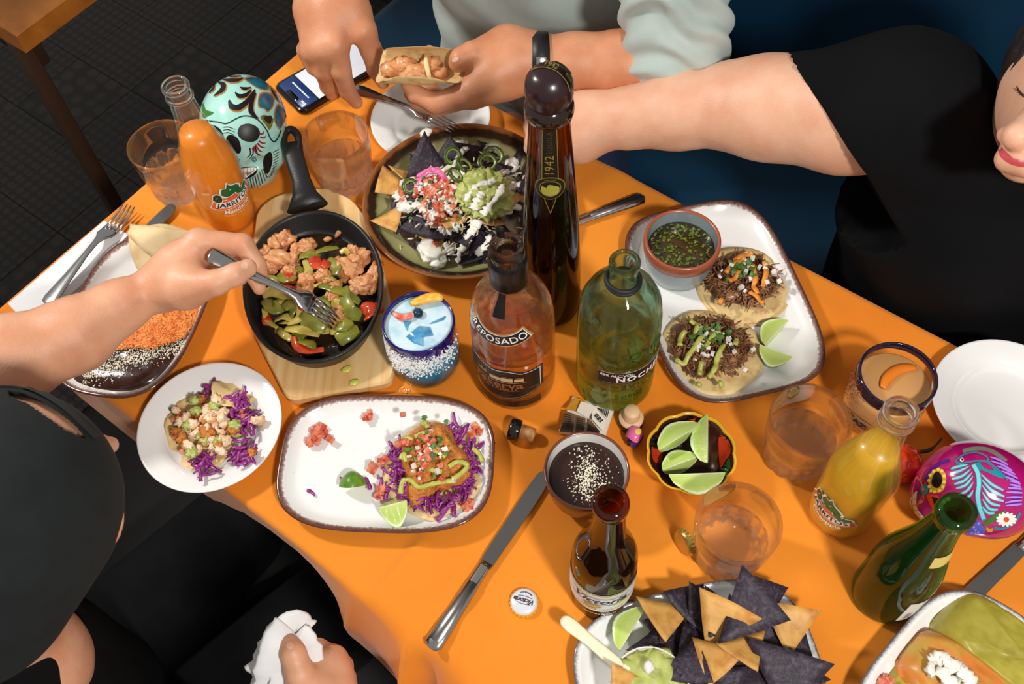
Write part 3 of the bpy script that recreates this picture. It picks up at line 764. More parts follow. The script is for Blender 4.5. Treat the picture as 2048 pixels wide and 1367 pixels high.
# napkin and cutlery at the left corner
nap = [P(20, 612), P(212, 446), P(262, 474), P(150, 590), P(86, 646), P(40, 634)]
o = ob('paper_napkin', mesh('paper_napkin', *slab([(p.x, p.y) for p in nap], TZ + CZ, TZ + CZ + .004, .0012), sharp=40), M('white_paper', (236, 236, 236), .85, col2=(228, 228, 228), vscale=12)); tag(o, 'folded white paper napkin under the fork and knife', 'napkin')
fk = P(95, 612, .012); fk2 = P(262, 415, .010)
fork('steel fork lying tines up on the paper napkin', fk, fk2, L=(fk2 - fk).length)
a_, b_ = P(120, 632, .004), P(352, 412, .004)
knife('steel table knife tucked half under the rice plate', a_, b_, (b_ - a_).length)
a_, b_ = P(862, 1298, CZ), P(1092, 948, CZ); knife('long steel table knife lying in front of the bean bowl', a_, b_, (b_ - a_).length)
a_, b_ = P(1288, 397, CZ), P(1080, 475, CZ); knife('table knife half hidden behind the tall tequila bottle', a_, b_, .215)
b_, a_ = P(2000, 1135, CZ), P(2150, 990, CZ); knife('table knife blade entering at the right edge', a_, b_, .2)
# ================================================================ BOTTLES AND GLASSES
clear = glass_mat('clear_glass', (.975, .97, .955), body=.012)
aqua = glass_mat('aqua_green_glass', (.66, .88, .76), body=.10, bcol=(.25, .75, .55))
amber = glass_mat('amber_glass', (.42, .17, .05), body=.04, bcol=(.35, .12, .02))
amber2 = glass_mat('brown_glass', (.30, .13, .045))
grn = glass_mat('green_beer_glass', (.22, .50, .13), body=.07, bcol=(.06, .4, .05))
tinted = glass_mat('clear_liquor_glass', (.90, .86, .80), body=.05, bcol=(.6, .5, .45))
white_ink = M('white_ink', (240, 240, 236), .5); dark_ink = M('dark_ink', (28, 40, 34), .5); green_ink = M('green_ink', (22, 100, 52), .4); dgreen_ink = M('dark_green_ink', (30, 62, 30), .4); orange_ink = M('orange_ink', (232, 104, 48), .5)
black_label = M('black_label', (24, 22, 22), .35); gold_ink = M('gold_ink', (196, 150, 84), .35, .3); bronze_ink = M('bronze_ink', (160, 100, 60), .4, .3); grey_ink = M('grey_ink', (120, 116, 112), .5)
def liq(prof, top, d=.0018):
    q = []
    for r, z in prof:
        if z < top - 1e-5: q.append((max(.0005, r - d), z + (.002 if z < .012 else 0)))
    f = radfun(prof); q.append((f(top) - d, top)); q.append((.0005, top + .0003)); return q
def bottle(name, label, c, outer, inner, glass, liquid=None, lmat=None, z=CZ, lname='drink', seg=56):
    """outer wall up to and over the lip, then the bore; liquid is a body of its own inside"""
    t = thing(name, label, 'bottle', (c[0], c[1], TZ + z))
    ob('glass_wall', mesh('glass_wall', *lathe(list(outer), seg)), glass, t)
    if inner: ob('neck_bore', mesh('neck_bore', *lathe(inner, seg, None, False, False)), glass, t)
    if liquid: ob(lname, mesh(lname, *lathe(liquid, 48)), lmat, t)
    return t
def solid_bottle(name, label, c, outer, bore, top, d, glass, lmat, lname, seg=64, z=CZ):
    """glass with its cavity: outside up to the lip, down the bore, along the inner wall to the liquid level"""
    t = thing(name, label, 'bottle', (c[0], c[1], TZ + z))
    zb = bore[-1][1]; inner = [(max(.004, r - d), zz) for r, zz in reversed(outer) if top < zz < zb - .002]
    f_ = radfun(outer); prof = list(outer) + list(bore) + inner + [(f_(top) - d, top + .0012), (f_(top) - d - .001, top), (.0005, top)]
    ob('glass_wall', mesh('glass_wall', *lathe(prof, seg)), glass, t)
    ob(lname, mesh(lname, *lathe(liq(outer, top - .0006, d), 48)), lmat, t)
    return t
def wprint(t, name, mat, vf, rad, ang, z0, eps=.0004): return ob(name, mesh(name, *wrap(vf, rad, ang, z0, eps), smooth=False), mat, t)
# ---------- fruit sodas
SODA = [(.001, .003), (.026, 0), (.031, .003), (.0335, .010), (.0338, .03), (.0338, .082), (.0345, .095), (.0340, .108), (.030, .126), (.0235, .146), (.0185, .165), (.0158, .185), (.0145, .203), (.0140, .210), (.0155, .2125), (.0155, .2165), (.0142, .218), (.0142, .2235), (.0152, .2255), (.0150, .2290), (.0135, .2305), (.0115, .2300)]
SB = [(.0115, .2300), (.0105, .226), (.0108, .20), (.0130, .18), (.016, .165)]
def arcband(wd, ht, rad, nx=30): return arc2d(rect2(wd, ht, nx, 2), rad)
def off2(vf, dx, dy): return [Vector((v.x + dx, v.y + dy, 0)) for v in vf[0]], vf[1]
JUGS = [([(-13, 12), (-10, 21), (-5, 19), (-2, 26), (1, 20), (8, 16), (12, 11), (11, 7), (5, 6), (-4, 5), (-9, 7)], 'green_ink'),
        ([(-24, 6), (-22, 13), (-18, 15), (-14, 12), (-13, 6), (-15, 1), (-20, 1)], 'dark_green_ink'),
        ([(6, 2), (4, 6), (9, 8), (15, 6), (22, 7), (25, 3), (20, 0), (12, -2)], 'green_ink')]
def soda_logo(t, flavour, sub, f, ang, z, s=1.0, mirror=1):
    rad = .060 * s
    wprint(t, 'logo_banner', white_ink, arcband(.058 * s, .0175 * s, rad), f, ang, z, .0004)
    wprint(t, 'logo_band', orange_ink, arcband(.0555 * s, .0150 * s, rad), f, ang, z, .0007)
    wprint(t, 'logo_field', white_ink, arcband(.0475 * s, .0100 * s, rad), f, ang, z, .0010)
    wprint(t, 'logo_lettering', dark_ink, arc2d(text_vf('JARRITOS', .0100 * s, 0, 1.04, .0003), rad), f, ang, z, .0013)
    for k, (pts, mn) in enumerate(JUGS):
        q = [Vector((mirror * p[0] * .001 * s, p[1] * .001 * s + .008 * s, 0)) for p in pts]
        c = sum(q, Vector()) / len(q)
        big = [c + (p - c) * 1.22 for p in q]
        wprint(t, 'jug_outline', white_ink, poly2d(big, .006), f, ang, z, .0007 + .0001 * k)
        wprint(t, 'jug_emblem', MATS[mn], poly2d(q, .006), f, ang, z, .0012 + .0001 * k)
        sp = [c + Vector((-.002 * s, .0012 * s, 0)), c + Vector((.0006 * s, .0022 * s, 0)), c + Vector((-.0004 * s, .0004 * s, 0))]
        wprint(t, 'jug_shine', white_ink, poly2d(sp), f, ang, z, .0016)
    wprint(t, 'logo_ground', orange_ink, poly2d([(-.010 * s, .006 * s), (.002 * s, .0065 * s), (.008 * s, .010 * s), (-.006 * s, .0125 * s)], .006), f, ang, z, .0009)
    wprint(t, 'flavour_lettering', white_ink, off2(arc2d(text_vf(flavour, .0092 * s, .0, 1.05, .0002), rad), 0, -.0135 * s), f, ang, z, .0005)
    wprint(t, 'small_lettering', M('pale_orange_ink', (250, 214, 150), .5), off2(arc2d(text_vf(sub, .0046 * s, 0, 1.0), rad), 0, -.0195 * s), f, ang, z, .0005)
lipg = real_glass('lip_glass', (.97, .97, .96), .15)
f = radfun(SODA)
mand = bottle('soda_bottle', 'clear bottle of orange mandarin soda beside the mint skull', P(350, 172, .23)[:2], SODA, SB, clear, liq(SODA, .158), M('mandarin_soda', (238, 138, 18), .35, coat=.2), lname='soda')
ob('lip', mesh('lip', *lathe([(.0132+.0028*math.cos(a_), .2270+.0034*math.sin(a_)) for a_ in np.linspace(0, 2*math.pi, 13)], 44, None, False, False)), lipg, mand)
ob('collar', mesh('collar', *lathe([(.0132+.0012+.0018*math.cos(a_), .2270-.0135+.0026*math.sin(a_)) for a_ in np.linspace(0, 2*math.pi, 13)], 44, None, False, False)), lipg, mand)
soda_logo(mand, 'Mandarin', 'Natural Flavor Soda', f, R(-46), .060, 1.02, 1)
wprint(mand, 'small_print', M('pale_orange_ink', (250, 214, 150), .5), off2(bars(6, .0013, .0035, .0004), 0, 0), f, R(-97), .085)
pine = bottle('soda_bottle', 'clear bottle of yellow pineapple soda beside the red chilli', P(1800, 828, .226)[:2], SODA, SB, clear, liq(SODA, .163), M('pineapple_soda', (208, 158, 24), .35, coat=.2), lname='soda')
ob('lip', mesh('lip', *lathe([(.0132+.0028*math.cos(a_), .2270+.0034*math.sin(a_)) for a_ in np.linspace(0, 2*math.pi, 13)], 44, None, False, False)), lipg, pine)
ob('collar', mesh('collar', *lathe([(.0132+.0012+.0018*math.cos(a_), .2270-.0135+.0026*math.sin(a_)) for a_ in np.linspace(0, 2*math.pi, 13)], 44, None, False, False)), lipg, pine)
soda_logo(pine, 'Pineapple', 'Natural Flavor Soda', f, R(-140), .049, .98, 1)
# ---------- tall brown tequila bottle with round stopper
TALL = [(.001, .004), (.026, 0), (.031, .003), (.033, .010), (.0335, .04), (.0325, .10), (.0300, .16), (.0265, .215), (.0228, .265), (.0205, .30), (.0190, .325), (.0185, .333)]
tq = bottle('tequila_bottle', 'very tall slim brown tequila bottle with dark round stopper', P(1098, 162, .365)[:2], TALL, None, amber2, liq(TALL, .195, .0025), M('dark_tequila', (34, 18, 9), .7, spec=.1), lname='tequila')
ob('neck_ring', mesh('neck_ring', *lathe([(.0186, .322), (.0225, .324), (.0235, .330), (.0225, .337), (.019, .340)], 40)), M('dark_glass_ring', (34, 20, 14), .12, coat=.5), tq)
stp = ob('stopper', mesh('stopper', *lathe(smoothprof([(.015, .336), (.0205, .341), (.0225, .352), (.0212, .364), (.0145, .373), (.006, .376), (.0005, .3765)], 4), 40)), M('maroon_wood', (42, 20, 24), .28, coat=.25), tq)
pt = Paint(stp, .0004)
gold2 = M('dull_gold_ink', (150, 132, 56), .4, .2)
bnd = [(1060, 133), (1075, 127), (1098, 128), (1122, 139), (1140, 160), (1147, 180)]
def offp(pts, d):
    out = []
    for i, p in enumerate(pts):
        a = Vector(pts[max(0, i - 1)]); b = Vector(pts[min(len(pts) - 1, i + 1)]); t_ = (b - a).normalized(); out.append((p[0] - t_.y * d, p[1] + t_.x * d))
    return out
paint_ob('stopper_band', M('black_band', (20, 18, 16), .4), stp, pt.stroke(bnd, 19, 1))
paint_ob('band_line', gold2, stp, pt.stroke(offp(bnd, 9), 1.4, 2), pt.stroke(offp(bnd, -9), 1.4, 2))
def px_text(pt, s, x, y, size, ang, k=2, shear=0, space=1.0, bold=0):
    V, F = text_vf(s, size, shear, space, bold); c, n = math.cos(R(ang)), math.sin(R(ang))
    return [pt.hit(x + v.x * c + v.y * n, y + v.x * n - v.y * c, k) for v in V], F
paint_ob('band_lettering', gold2, stp, px_text(pt, '1942', 1102, 131, 15, 20, 2.5, .2))
paint_ob('band_small_lettering', gold2, stp, px_text(pt, 'TEQUILA', 1137, 157, 6, 55, 2.5))
f = radfun(TALL); an = R(-91)
wprint(tq, 'neck_label', M('brown_black_label', (26, 20, 14), .4), rect2(.014, .075, 4, 10), f, an, .288, .0005)
for sx in (-.0072, .0072): wprint(tq, 'label_line', gold2, off2(rect2(.0007, .075, 1, 10), sx, 0), f, an, .288, .0008)
V1, F1 = rot2(text_vf('1942', .0125, 0, 1.1), 90); wprint(tq, 'neck_lettering', gold2, (V1, F1), f, an, .276, .0009)
V1, F1 = rot2(text_vf('TEQUILA', .007, 0, 1.2), 90); wprint(tq, 'neck_small_lettering', M('faint_gold_ink', (70, 58, 36), .5), (V1, F1), f, an, .303, .0009)
def disc(r, n=24): return poly2d([(r * math.cos(2 * math.pi * i / n), r * math.sin(2 * math.pi * i / n)) for i in range(n)], .006)
wprint(tq, 'emblem_ring', gold2, disc(.0152), f, an, .246, .0009)
wprint(tq, 'emblem_ground', M('brown_black_label', (26, 20, 14), .4), disc(.0143), f, an, .246, .0012)
wprint(tq, 'emblem_inner_ring', gold2, disc(.0106), f, an, .246, .0014)
wprint(tq, 'emblem_inner_ground', M('brown_black_label', (26, 20, 14), .4), disc(.0098), f, an, .246, .0016)
ch = M('chartreuse_ink', (168, 160, 62), .45)
wprint(tq, 'emblem_figure', ch, poly2d([(-.0085, -.004), (-.006, -.008), (0, -.0095), (.006, -.008), (.0085, -.004), (.004, -.002), (.0085, .001), (.008, .0022), (.003, .0012), (.0026, .0052), (0, .0062), (-.0026, .0052), (-.003, .0012), (-.008, .0034), (-.0085, .002), (-.004, -.002)], .006), f, an, .246, .0018)
wprint(tq, 'emblem_lettering', gold2, arc2d(text_vf('1942 1942', .0028), -.0125), f, an, .258, .0016)
tri = [(-.006, 0), (0, -.022), (.006, 0)]
for a_, b_ in (((-.0055, 0), (0, -.020)), ((.0055, 0), (0, -.020))):
    d = Vector((b_[0] - a_[0], b_[1] - a_[1])); n_ = Vector((-d.y, d.x)).normalized() * .00035
    wprint(tq, 'pointer_line', gold2, poly2d([(a_[0] + n_.x, a_[1] + n_.y), (a_[0] - n_.x, a_[1] - n_.y), (b_[0] - n_.x, b_[1] - n_.y), (b_[0] + n_.x, b_[1] + n_.y)], .006), f, an, .231, .0008)
# ---------- amber reposado bottle
REP = [(.001, .006), (.030, .001), (.040, .002), (.0438, .007), (.0447, .016), (.0447, .125), (.0438, .142), (.0410, .158), (.0355, .173), (.0275, .186), (.0200, .195), (.0165, .202), (.0155, .208), (.0155, .228), (.0172, .232), (.0174, .246), (.0164, .2525), (.0140, .2540)]
rp = solid_bottle('tequila_bottle', 'rounded clear bottle of golden reposado with black labels', P(1013, 490, .256)[:2], REP, [(.0112, .2525), (.0100, .246), (.0100, .205)], .098, .003, real_glass('liquor_glass', (.985, .975, .96), .25), glass_mat('golden_spirit', (.94, .74, .40), body=.03, bcol=(.8, .45, .08)), 'tequila')
ob('neck_seal', mesh('neck_seal', *lathe([(.0160, .1985), (.0190, .2005), (.0192, .220), (.0196, .231), (.0190, .2365), (.0174, .2385)], 40, None, False, False)), M('black_seal', (10, 10, 10), .35), rp)
ob('seal_tab', mesh('seal_tab', *slab([(-.004, 0), (.004, 0), (.0035, .012), (-.0035, .013)], 0, .0006, .0001)), M('black_seal', (18, 17, 17), .25), rp, (-.006, .0135, .248), (R(70), 0, 0))
f = radfun(REP); an = R(-104)
wprint(rp, 'tax_strip', M('black_seal', (18, 17, 17), .25), off2(rect2(.010, .022, 3, 8), 0, 0), f, R(-110), .188, .0008)
wprint(rp, 'name_border', gold_ink, arcband(.072, .0175, .060), f, R(-110), .151, .0005)
wprint(rp, 'name_edge', white_ink, arcband(.068, .0150, .060), f, R(-110), .151, .0008)
wprint(rp, 'name_label', black_label, arcband(.0665, .0138, .060), f, R(-110), .151, .0011)
wprint(rp, 'name_lettering', white_ink, arc2d(text_vf('REPOSADO', .0125, 0, 1.05, .0001), .060), f, R(-110), .151, .0014)
SH = [(-.050, .034), (-.030, .034), (-.012, .0285), (.006, .0305), (.020, .025), (.041, .0265), (.041, -.012), (.022, -.0235), (0, -.0285), (-.022, -.0235), (-.050, -.010)]
def grow(pts, k): return [(p[0] * k, p[1] * k) for p in pts]
wprint(rp, 'main_label', black_label, poly2d(grow(SH, 1.09), .006), f, an, .064, .0005)
wprint(rp, 'label_edge', white_ink, poly2d(grow(SH, 1.0), .006), f, an, .064, .0008)
wprint(rp, 'label_field', black_label, poly2d(grow(SH, .972), .006), f, an, .064, .0011)
for hx_, hw, hh, hy in ((-.010, .012, .006, .013), (.003, .013, .0075, .013), (.016, .010, .0055, .0125)):
    wprint(rp, 'house_picture', M('house_cream', (206, 180, 140), .5), off2(rect2(hw, hh, 3, 1), hx_, hy), f, an, .064, .0014)
    wprint(rp, 'house_roof', bronze_ink, off2(poly2d([(-hw * .55, 0), (hw * .55, 0), (hw * .3, .003), (-hw * .3, .003)]), hx_, hy + hh / 2), f, an, .064, .0015)
wprint(rp, 'agave_picture', M('agave_green', (120, 130, 80), .5), off2(poly2d([(-.008, 0), (-.010, .009), (-.006, .003), (-.004, .011), (-.002, .003), (.002, .009), (.003, 0)], .006), -.022, .014), f, an, .064, .0014)
wprint(rp, 'label_lettering', bronze_ink, off2(text_vf('reserva', .0185, 0, 1.02, .0005), -.008, .0005), f, an, .064, .0014)
wprint(rp, 'label_line', gold_ink, off2(rect2(.060, .0012, 14, 1), -.006, .0075), f, an, .064, .0016)
wprint(rp, 'label_lettering', bronze_ink, off2(text_vf('LA FAMILIA', .0075, 0, 1.1, .0002), -.006, -.0085), f, an, .064, .0014)
wprint(rp, 'small_lettering', grey_ink, off2(text_vf('750 ML', .0036), .032, -.008), f, an, .064, .0014)
wprint(rp, 'foot_label', black_label, rect2(.084, .0125, 20, 2), f, R(-106), .0225, .0005)
# ---------- green flask bottle
GRB = [(.001, .006), (.030, .001), (.040, .003), (.0430, .009), (.0437, .02), (.0437, .128), (.0430, .148), (.0405, .166), (.0345, .181), (.0250, .190), (.0175, .194), (.0150, .198), (.0143, .205), (.0143, .222), (.0152, .226), (.0152, .231), (.0138, .2335), (.0115, .2325)]
gb = solid_bottle('mezcal_bottle', 'pale green glass flask bottle with black band label', P(1250, 520, .236)[:2], GRB[:-1], [(.0112, .2325), (.0100, .228), (.0100, .200)], .094, .0035, real_glass('aqua_glass', (.80, .95, .87), .25), glass_mat('yellow_spirit', (.92, .84, .42), body=.03, bcol=(.6, .5, .05)), 'spirit')
ob('neck_cord', mesh('neck_cord', *join(*[xf(lathe([(.0165 + .0022 * math.cos(a), .0022 * math.sin(a)) for a in np.linspace(0, 2 * math.pi, 9)[:-1]] + [(.0187, 0)], 36, None, False, False), Matrix.Translation((0, 0, .2005 + dz)) @ Euler((dx, .06, 0)).to_matrix().to_4x4()) for dz, dx in ((0, .05), (.0034, -.06))])), M('black_cord', (22, 20, 22), .6), gb)
f = radfun(GRB); an = R(-46)
wprint(gb, 'band_label', black_label, rect2(.112, .0235, 26, 2), f, an, .084, .0006)
wprint(gb, 'label_edge', white_ink, off2(rect2(.112, .0006, 26, 1), 0, .0113), f, an, .084, .0009)
wprint(gb, 'label_lettering', white_ink, off2(text_vf('43% ALC.VOL.', .0060, .0, 1.0, .0002), -.036, .0058), f, an, .084, .0010)
wprint(gb, 'label_lettering', white_ink, off2(text_vf('NOCHELUNA', .0128, 0, 1.22, .0005), .008, -.0026), f, an, .084, .0010)
wprint(gb, 'label_lettering', white_ink, off2(text_vf('SOTOL', .0055, 0, 1.5, .0004), .018, -.0090), f, an, .084, .0010)
wprint(gb, 'small_lettering', grey_ink, off2(bars(16, .0016, .0016, .0005, 3), -.036, -.0088), f, an, .084, .0010)
wprint(gb, 'label_moon', white_ink, off2(poly2d([(.0065 * math.cos(a), .0065 * math.sin(a)) for a in np.linspace(0, math.pi, 12)] + [(.005 * math.cos(a), .004 * math.sin(a)) for a in np.linspace(math.pi, 0, 10)]), .020, .0035), f, an, .084, .0011)
emb = real_glass('embossed_glass', (.70, .90, .74), .2)
for s_, z_, sz, a_ in (('SOTOL', .105, .015, -62), ('MEXICO', .062, .014, -66), ('Sotol', .042, .014, -74), ('SOTOL', .124, .017, -54)):
    V1, F1 = text_vf(s_, sz, 0, 1.1, 0, extrude=.0007); ob('embossed_lettering', mesh('embossed_lettering', [Vector(((f(z_) + .0005 + v.z) * math.cos(R(a_) + v.x / f(z_)), (f(z_) + .0005 + v.z) * math.sin(R(a_) + v.x / f(z_)), z_ + v.y)) for v in V1], F1), emb, gb)
# ---------- beers
VIC = [(.001, .004), (.024, 0), (.0295, .003), (.0308, .010), (.0308, .105), (.0298, .118), (.0255, .136), (.0190, .155), (.0158, .175), (.0142, .20), (.0135, .218), (.0135, .2235), (.0155, .2255), (.0158, .233), (.0150, .2385), (.0128, .2400), (.0108, .2390)]
vic = bottle('beer_bottle', 'brown beer bottle with cream label in front of the chip plate', P(1222, 1002, .24)[:2], VIC, [(.0108, .239), (.0098, .235), (.0105, .20), (.0125, .175)], amber, liq(VIC, .150, .0022), M('dark_beer', (26, 13, 7), .7, spec=.1), lname='beer')
f = radfun(VIC); an = R(-97)
cream_label = M('cream_label', (238, 226, 186), .45); pale_label = M('pale_label', (226, 226, 230), .45)
wprint(vic, 'label_edge', M('white_ink2', (246, 240, 220), .5), rect2(.112, .050, 30, 3), f, an, .060, .0004)
wprint(vic, 'label_line', dark_ink, rect2(.1095, .0475, 30, 3), f, an, .060, .0006)
wprint(vic, 'label_frame', cream_label, rect2(.1088, .0468, 30, 3), f, an, .060, .0008)
wprint(vic, 'label_field', pale_label, rect2(.098, .036, 28, 3), f, an, .060, .0010)
wprint(vic, 'label_lettering', M('wine_ink', (52, 26, 40), .5), rot2(text_vf('Victoria', .017, .35, 1.0, .0004), 0, -.002, .007), f, an, .060, .0013)
wprint(vic, 'label_swash', dark_ink, arc2d(off2(rect2(.075, .0009, 16, 1), 0, 0), .35), f, an, .0585, .0014); wprint(vic, 'label_swash', dark_ink, arc2d(off2(rect2(.06, .0009, 16, 1), 0, 0), -.5), f, an, .076, .0014)
wprint(vic, 'label_medal', M('medal_gold', (214, 180, 90), .4), off2(poly2d([(.010 * math.cos(a), .0062 * math.sin(a)) for a in np.linspace(0, 2 * math.pi, 20)[:-1]], .006), -.008, -.0075), f, an, .060, .0013)
wprint(vic, 'label_medal', M('medal_pale', (232, 216, 150), .4), off2(poly2d([(.010 * math.cos(a), .005 * math.sin(a)) for a in np.linspace(0, 2 * math.pi, 20)[:-1]], .006), .022, -.0055), f, an, .060, .0013)
wprint(vic, 'medal_mark', bronze_ink, off2(ring2d(.0075, .0042, .0007), -.008, -.0075), f, an, .060, .0016)
wprint(vic, 'small_lettering', dark_ink, off2(text_vf('CERVEZA MEXICANA', .0042, 0, 1.2), 0, -.0158), f, an, .060, .0013)
wprint(vic, 'glass_lettering', M('cream_ink', (226, 206, 170), .5), bars(15, .0019, .0022, .0008, 4), f, an, .0275, .0006)
GBR = [(.001, .004), (.025, 0), (.0305, .003), (.0322, .010), (.0325, .03), (.0322, .082), (.0305, .10), (.0262, .122), (.0215, .142), (.0180, .162), (.0152, .185), (.0138, .203), (.0136, .208), (.0160, .2105), (.0165, .218), (.0156, .2235), (.0130, .2250), (.0106, .2240)]
gbr = bottle('beer_bottle', 'dark green beer bottle seen from behind next to the magenta skull', P(1915, 1020, .225)[:2], GBR, [(.0106, .224), (.0098, .220), (.0105, .195), (.013, .17), (.017, .15)], grn, liq(GBR, .142, .0025), M('dark_green_beer', (40, 26, 8), .7, spec=.1), lname='beer')
f = radfun(GBR)
wprint(gbr, 'body_label', M('white_label', (226, 226, 214), .5), rect2(.058, .052, 16, 4), f, R(-38), .048, .0005)
wprint(gbr, 'label_lettering', grey_ink, rot2(bars(16, .0006, .006, .0004, 5), 90, -.021, -.012), f, R(-38), .048, .0008)
wprint(gbr, 'label_lines', grey_ink, rot2(bars(14, .0022, .0012, .0006, 6), 90, -.012, 0), f, R(-38), .048, .0008)
wprint(gbr, 'neck_label', M('gold_label', (216, 196, 110), .4), rect2(.026, .018, 8, 3), f, R(-60), .152, .0005)
# ---------- pressed tumblers with water
facet = real_glass('pressed_glass', (.992, .985, .98), .42, 1.48)
flute = real_glass('fluted_glass', (.992, .985, .98), .34, 1.5, .0, .025)
water = glass_mat('water', (.97, .98, .98), .01, 1.33)
NL = 15
def lobes(t, z, r): return .0017 * (abs(math.cos(NL * t / 2)) * 2 - 1) * min(1, max(0, (.040 - z) / .006)) if r > .02 else 0
UP = [(.0362, .0405), (.0392, .0425), (.0402, .055), (.0412, .072), (.0418, .0838), (.0414, .0855), (.0400, .0860), (.0392, .0850), (.0384, .072), (.0374, .055), (.0360, .044), (.0335, .040)]
LO = [(.001, .001), (.024, .001), (.0285, 0), (.0325, .004), (.0342, .012), (.0348, .026), (.0352, .037), (.0362, .0405)]
LI = [(.0335, .040), (.0318, .036), (.0306, .024), (.0288, .014), (.024, .0108), (.001, .0100)]
tum_up, tum_lo, tum_in = mesh('bowl_wall', *lathe(UP, 60, None, False, False)), mesh('fluted_base', *lathe(LO, 120, lobes, True, False)), mesh('inner_flutes', *lathe(LI, 120, lambda t, z, r: .0017 * (abs(math.cos(NL * t / 2)) * 2 - 1) if .012 < z < .038 else 0, False, True))
for (rx, ry), lab, wz in (((1478, 1043), 'clear water tumbler with fluted base beside the beer cap', .034), ((1622, 838), 'clear water tumbler with fluted base between the lime bowl and the margarita', .046), ((670, 270), 'clear water tumbler with fluted base next to the phone', .040), ((320, 288), 'clear water tumbler with fluted base behind the mandarin soda', .046)):
    q = P(rx, ry, .087); t = thing('tumbler', lab, 'glass', (q.x, q.y, TZ + CZ), U(0, 1), 'water tumblers')
    ob('bowl_wall', tum_up, facet, t); ob('fluted_base', tum_lo, flute, t); ob('inner_flutes', tum_in, flute, t)
    rr_ = float(np.interp(wz, [.024, .036, .044, .055], [.0300, .0312, .0355, .037]))
    ob('water', mesh('water', *lathe([(rr_, wz - .0008), (rr_ - .0015, wz - .0012), (.0005, wz - .0012)], 48, None, False)), water, t)
# ---------- blue margarita
MG = [(.001, .003), (.026, 0), (.034, .003), (.0388, .012), (.0408, .028), (.0412, .045), (.0405, .064), (.0396, .080), (.0392, .090)]
bm_ = thing('margarita_glass', 'blue margarita glass with salted cobalt rim and fruit', 'glass', (*P(837, 645, .092)[:2], TZ + CZ))
ob('glass_wall', mesh('glass_wall', *lathe(MG, 56, None, True, False)), glass_mat('pale_blue_glass', (.80, .92, .95)), bm_)
cobalt = M('cobalt_rim', (26, 14, 120), .10, coat=.6, col2=(16, 8, 70), vscale=25)
ob('rim', mesh('rim', *lathe([(.0401, .072), (.0400, .084), (.0398, .091), (.0388, .0935), (.0374, .0925), (.0370, .088)], 56, None, False, False)), cobalt, bm_)
layer = attr_ramp('layered_blue_drink', 'lev', [(0, (4, 44, 58)), (.22, (2, 70, 92)), (.34, (10, 120, 150)), (.6, (60, 160, 190)), (.85, (150, 200, 215)), (1, (214, 230, 236))], .3, 40, .12)
D = [(.001, .008), (.033, .008), (.0372, .014), (.0392, .028), (.0396, .045), (.0390, .064), (.0378, .080), (.0372, .0865), (.036, .0872), (.001, .0872)]
ob('drink', mesh('drink', *lathe(D, 56), attrs={'lev': [min(1, z / .088) for r, z in D for _ in range(56)]}), layer, bm_)
foam = M('pale_blue_foam', (206, 228, 236), .35, col2=(150, 196, 214), vscale=38, vamt=(.52, .75), bump=.1)
fo = ob('foam', mesh('foam', *lathe([(.0371, .0868), (.034, .0876), (.02, .0877), (.0005, .0878)], 56, None, False)), foam, bm_)
pt = Paint(fo, .0004)
ice = M('ice_blue', (60, 140, 190), .12, col2=(120, 184, 214), vscale=60, coat=.5)
MB = bm_.location
def ice_piece(label, pts, h=.006):
    c = [P(*p, .092) for p in pts]; m = sum(c, Vector()) / len(c)
    V, F = slab([((p - m).x, (p - m).y) for p in c], 0, h, .0015)
    o = ob('ice_cube', mesh('ice_cube', V, F, sharp=50), ice, None, (m.x, m.y, TZ + CZ + .0862)); tag(o, label, 'ice'); return o
ice_piece('large blue ice piece floating in the blue margarita', [(812, 672), (838, 650), (860, 652), (866, 668), (846, 672), (845, 690), (826, 684)], .004)
ice_piece('small wedge of blue ice beside the strawberry slice', [(806, 640), (824, 639), (817, 650), (814, 660), (810, 654)], .003)
ice_piece('thin blue ice sliver at the right of the margarita', [(858, 646), (892, 630), (888, 637), (868, 644)], .003)
def fruit_arc(name, label, cat, pts, wid, mat, h, th=.004, z0=None):
    q = smoothprof([tuple(P(*p, h)) for p in pts], 5); n_ = len(q)
    V, F = tube([(v.x, v.y, TZ + h) for v in q], [wid * (.25 + .75 * math.sin(math.pi * (i + .6) / (n_ + .2)) ** .6) for i in range(n_)], 10, th / wid)
    return tag(ob(name, mesh(name, V, F), mat), label, cat)
fruit_arc('orange_slice', 'slice of orange perched at the back of the blue margarita', 'fruit', [(822, 608), (845, 599), (868, 594), (886, 596)], .0062, M('orange_fruit', (244, 166, 40), .3, col2=(250, 200, 90), vscale=200, coat=.3), .0955, .0045)
fruit_arc('strawberry_slice', 'red strawberry slice floating in the blue margarita', 'fruit', [(786, 625), (800, 633), (816, 633), (828, 627)], .0042, M('strawberry', (226, 84, 66), .3, col2=(240, 170, 150), vscale=120), .0935, .003)
o = ob('blueberry', mesh('blueberry', *blob(.0058, .0058, .005, .12, 3, 4)), M('blueberry', (28, 62, 84), .2, col2=(16, 30, 44), vscale=300), None, P(836, 626, .0925)); tag(o, 'dark blue berry in the blue margarita', 'fruit')
fm = radfun(MG)
def salt(n, a0, a1, z0, z1, c, mat, s0, s1, name, label, fr):
    vf = []
    for _ in range(n):
        a = rnd.triangular(a0, a1); z = rnd.triangular(z0, z1, z1 - .3 * (z1 - z0)); r = fr(z) + .0003; s = U(s0, s1)
        m = Matrix.Translation((c[0] + r * math.cos(a), c[1] + r * math.sin(a), c[2] + z)) @ Euler((U(0, 6), U(0, 6), U(0, 6))).to_matrix().to_4x4() @ Matrix.Diagonal((s, s * U(.5, 1), s * U(.5, 1), 1)); vf.append(xf(box(1, 1, 1), m))
    return tag(ob(name, mesh(name, *join(*vf), smooth=False), mat), label, 'salt', kind='stuff')
saltm = M('salt_crystal', (244, 244, 242), .25)
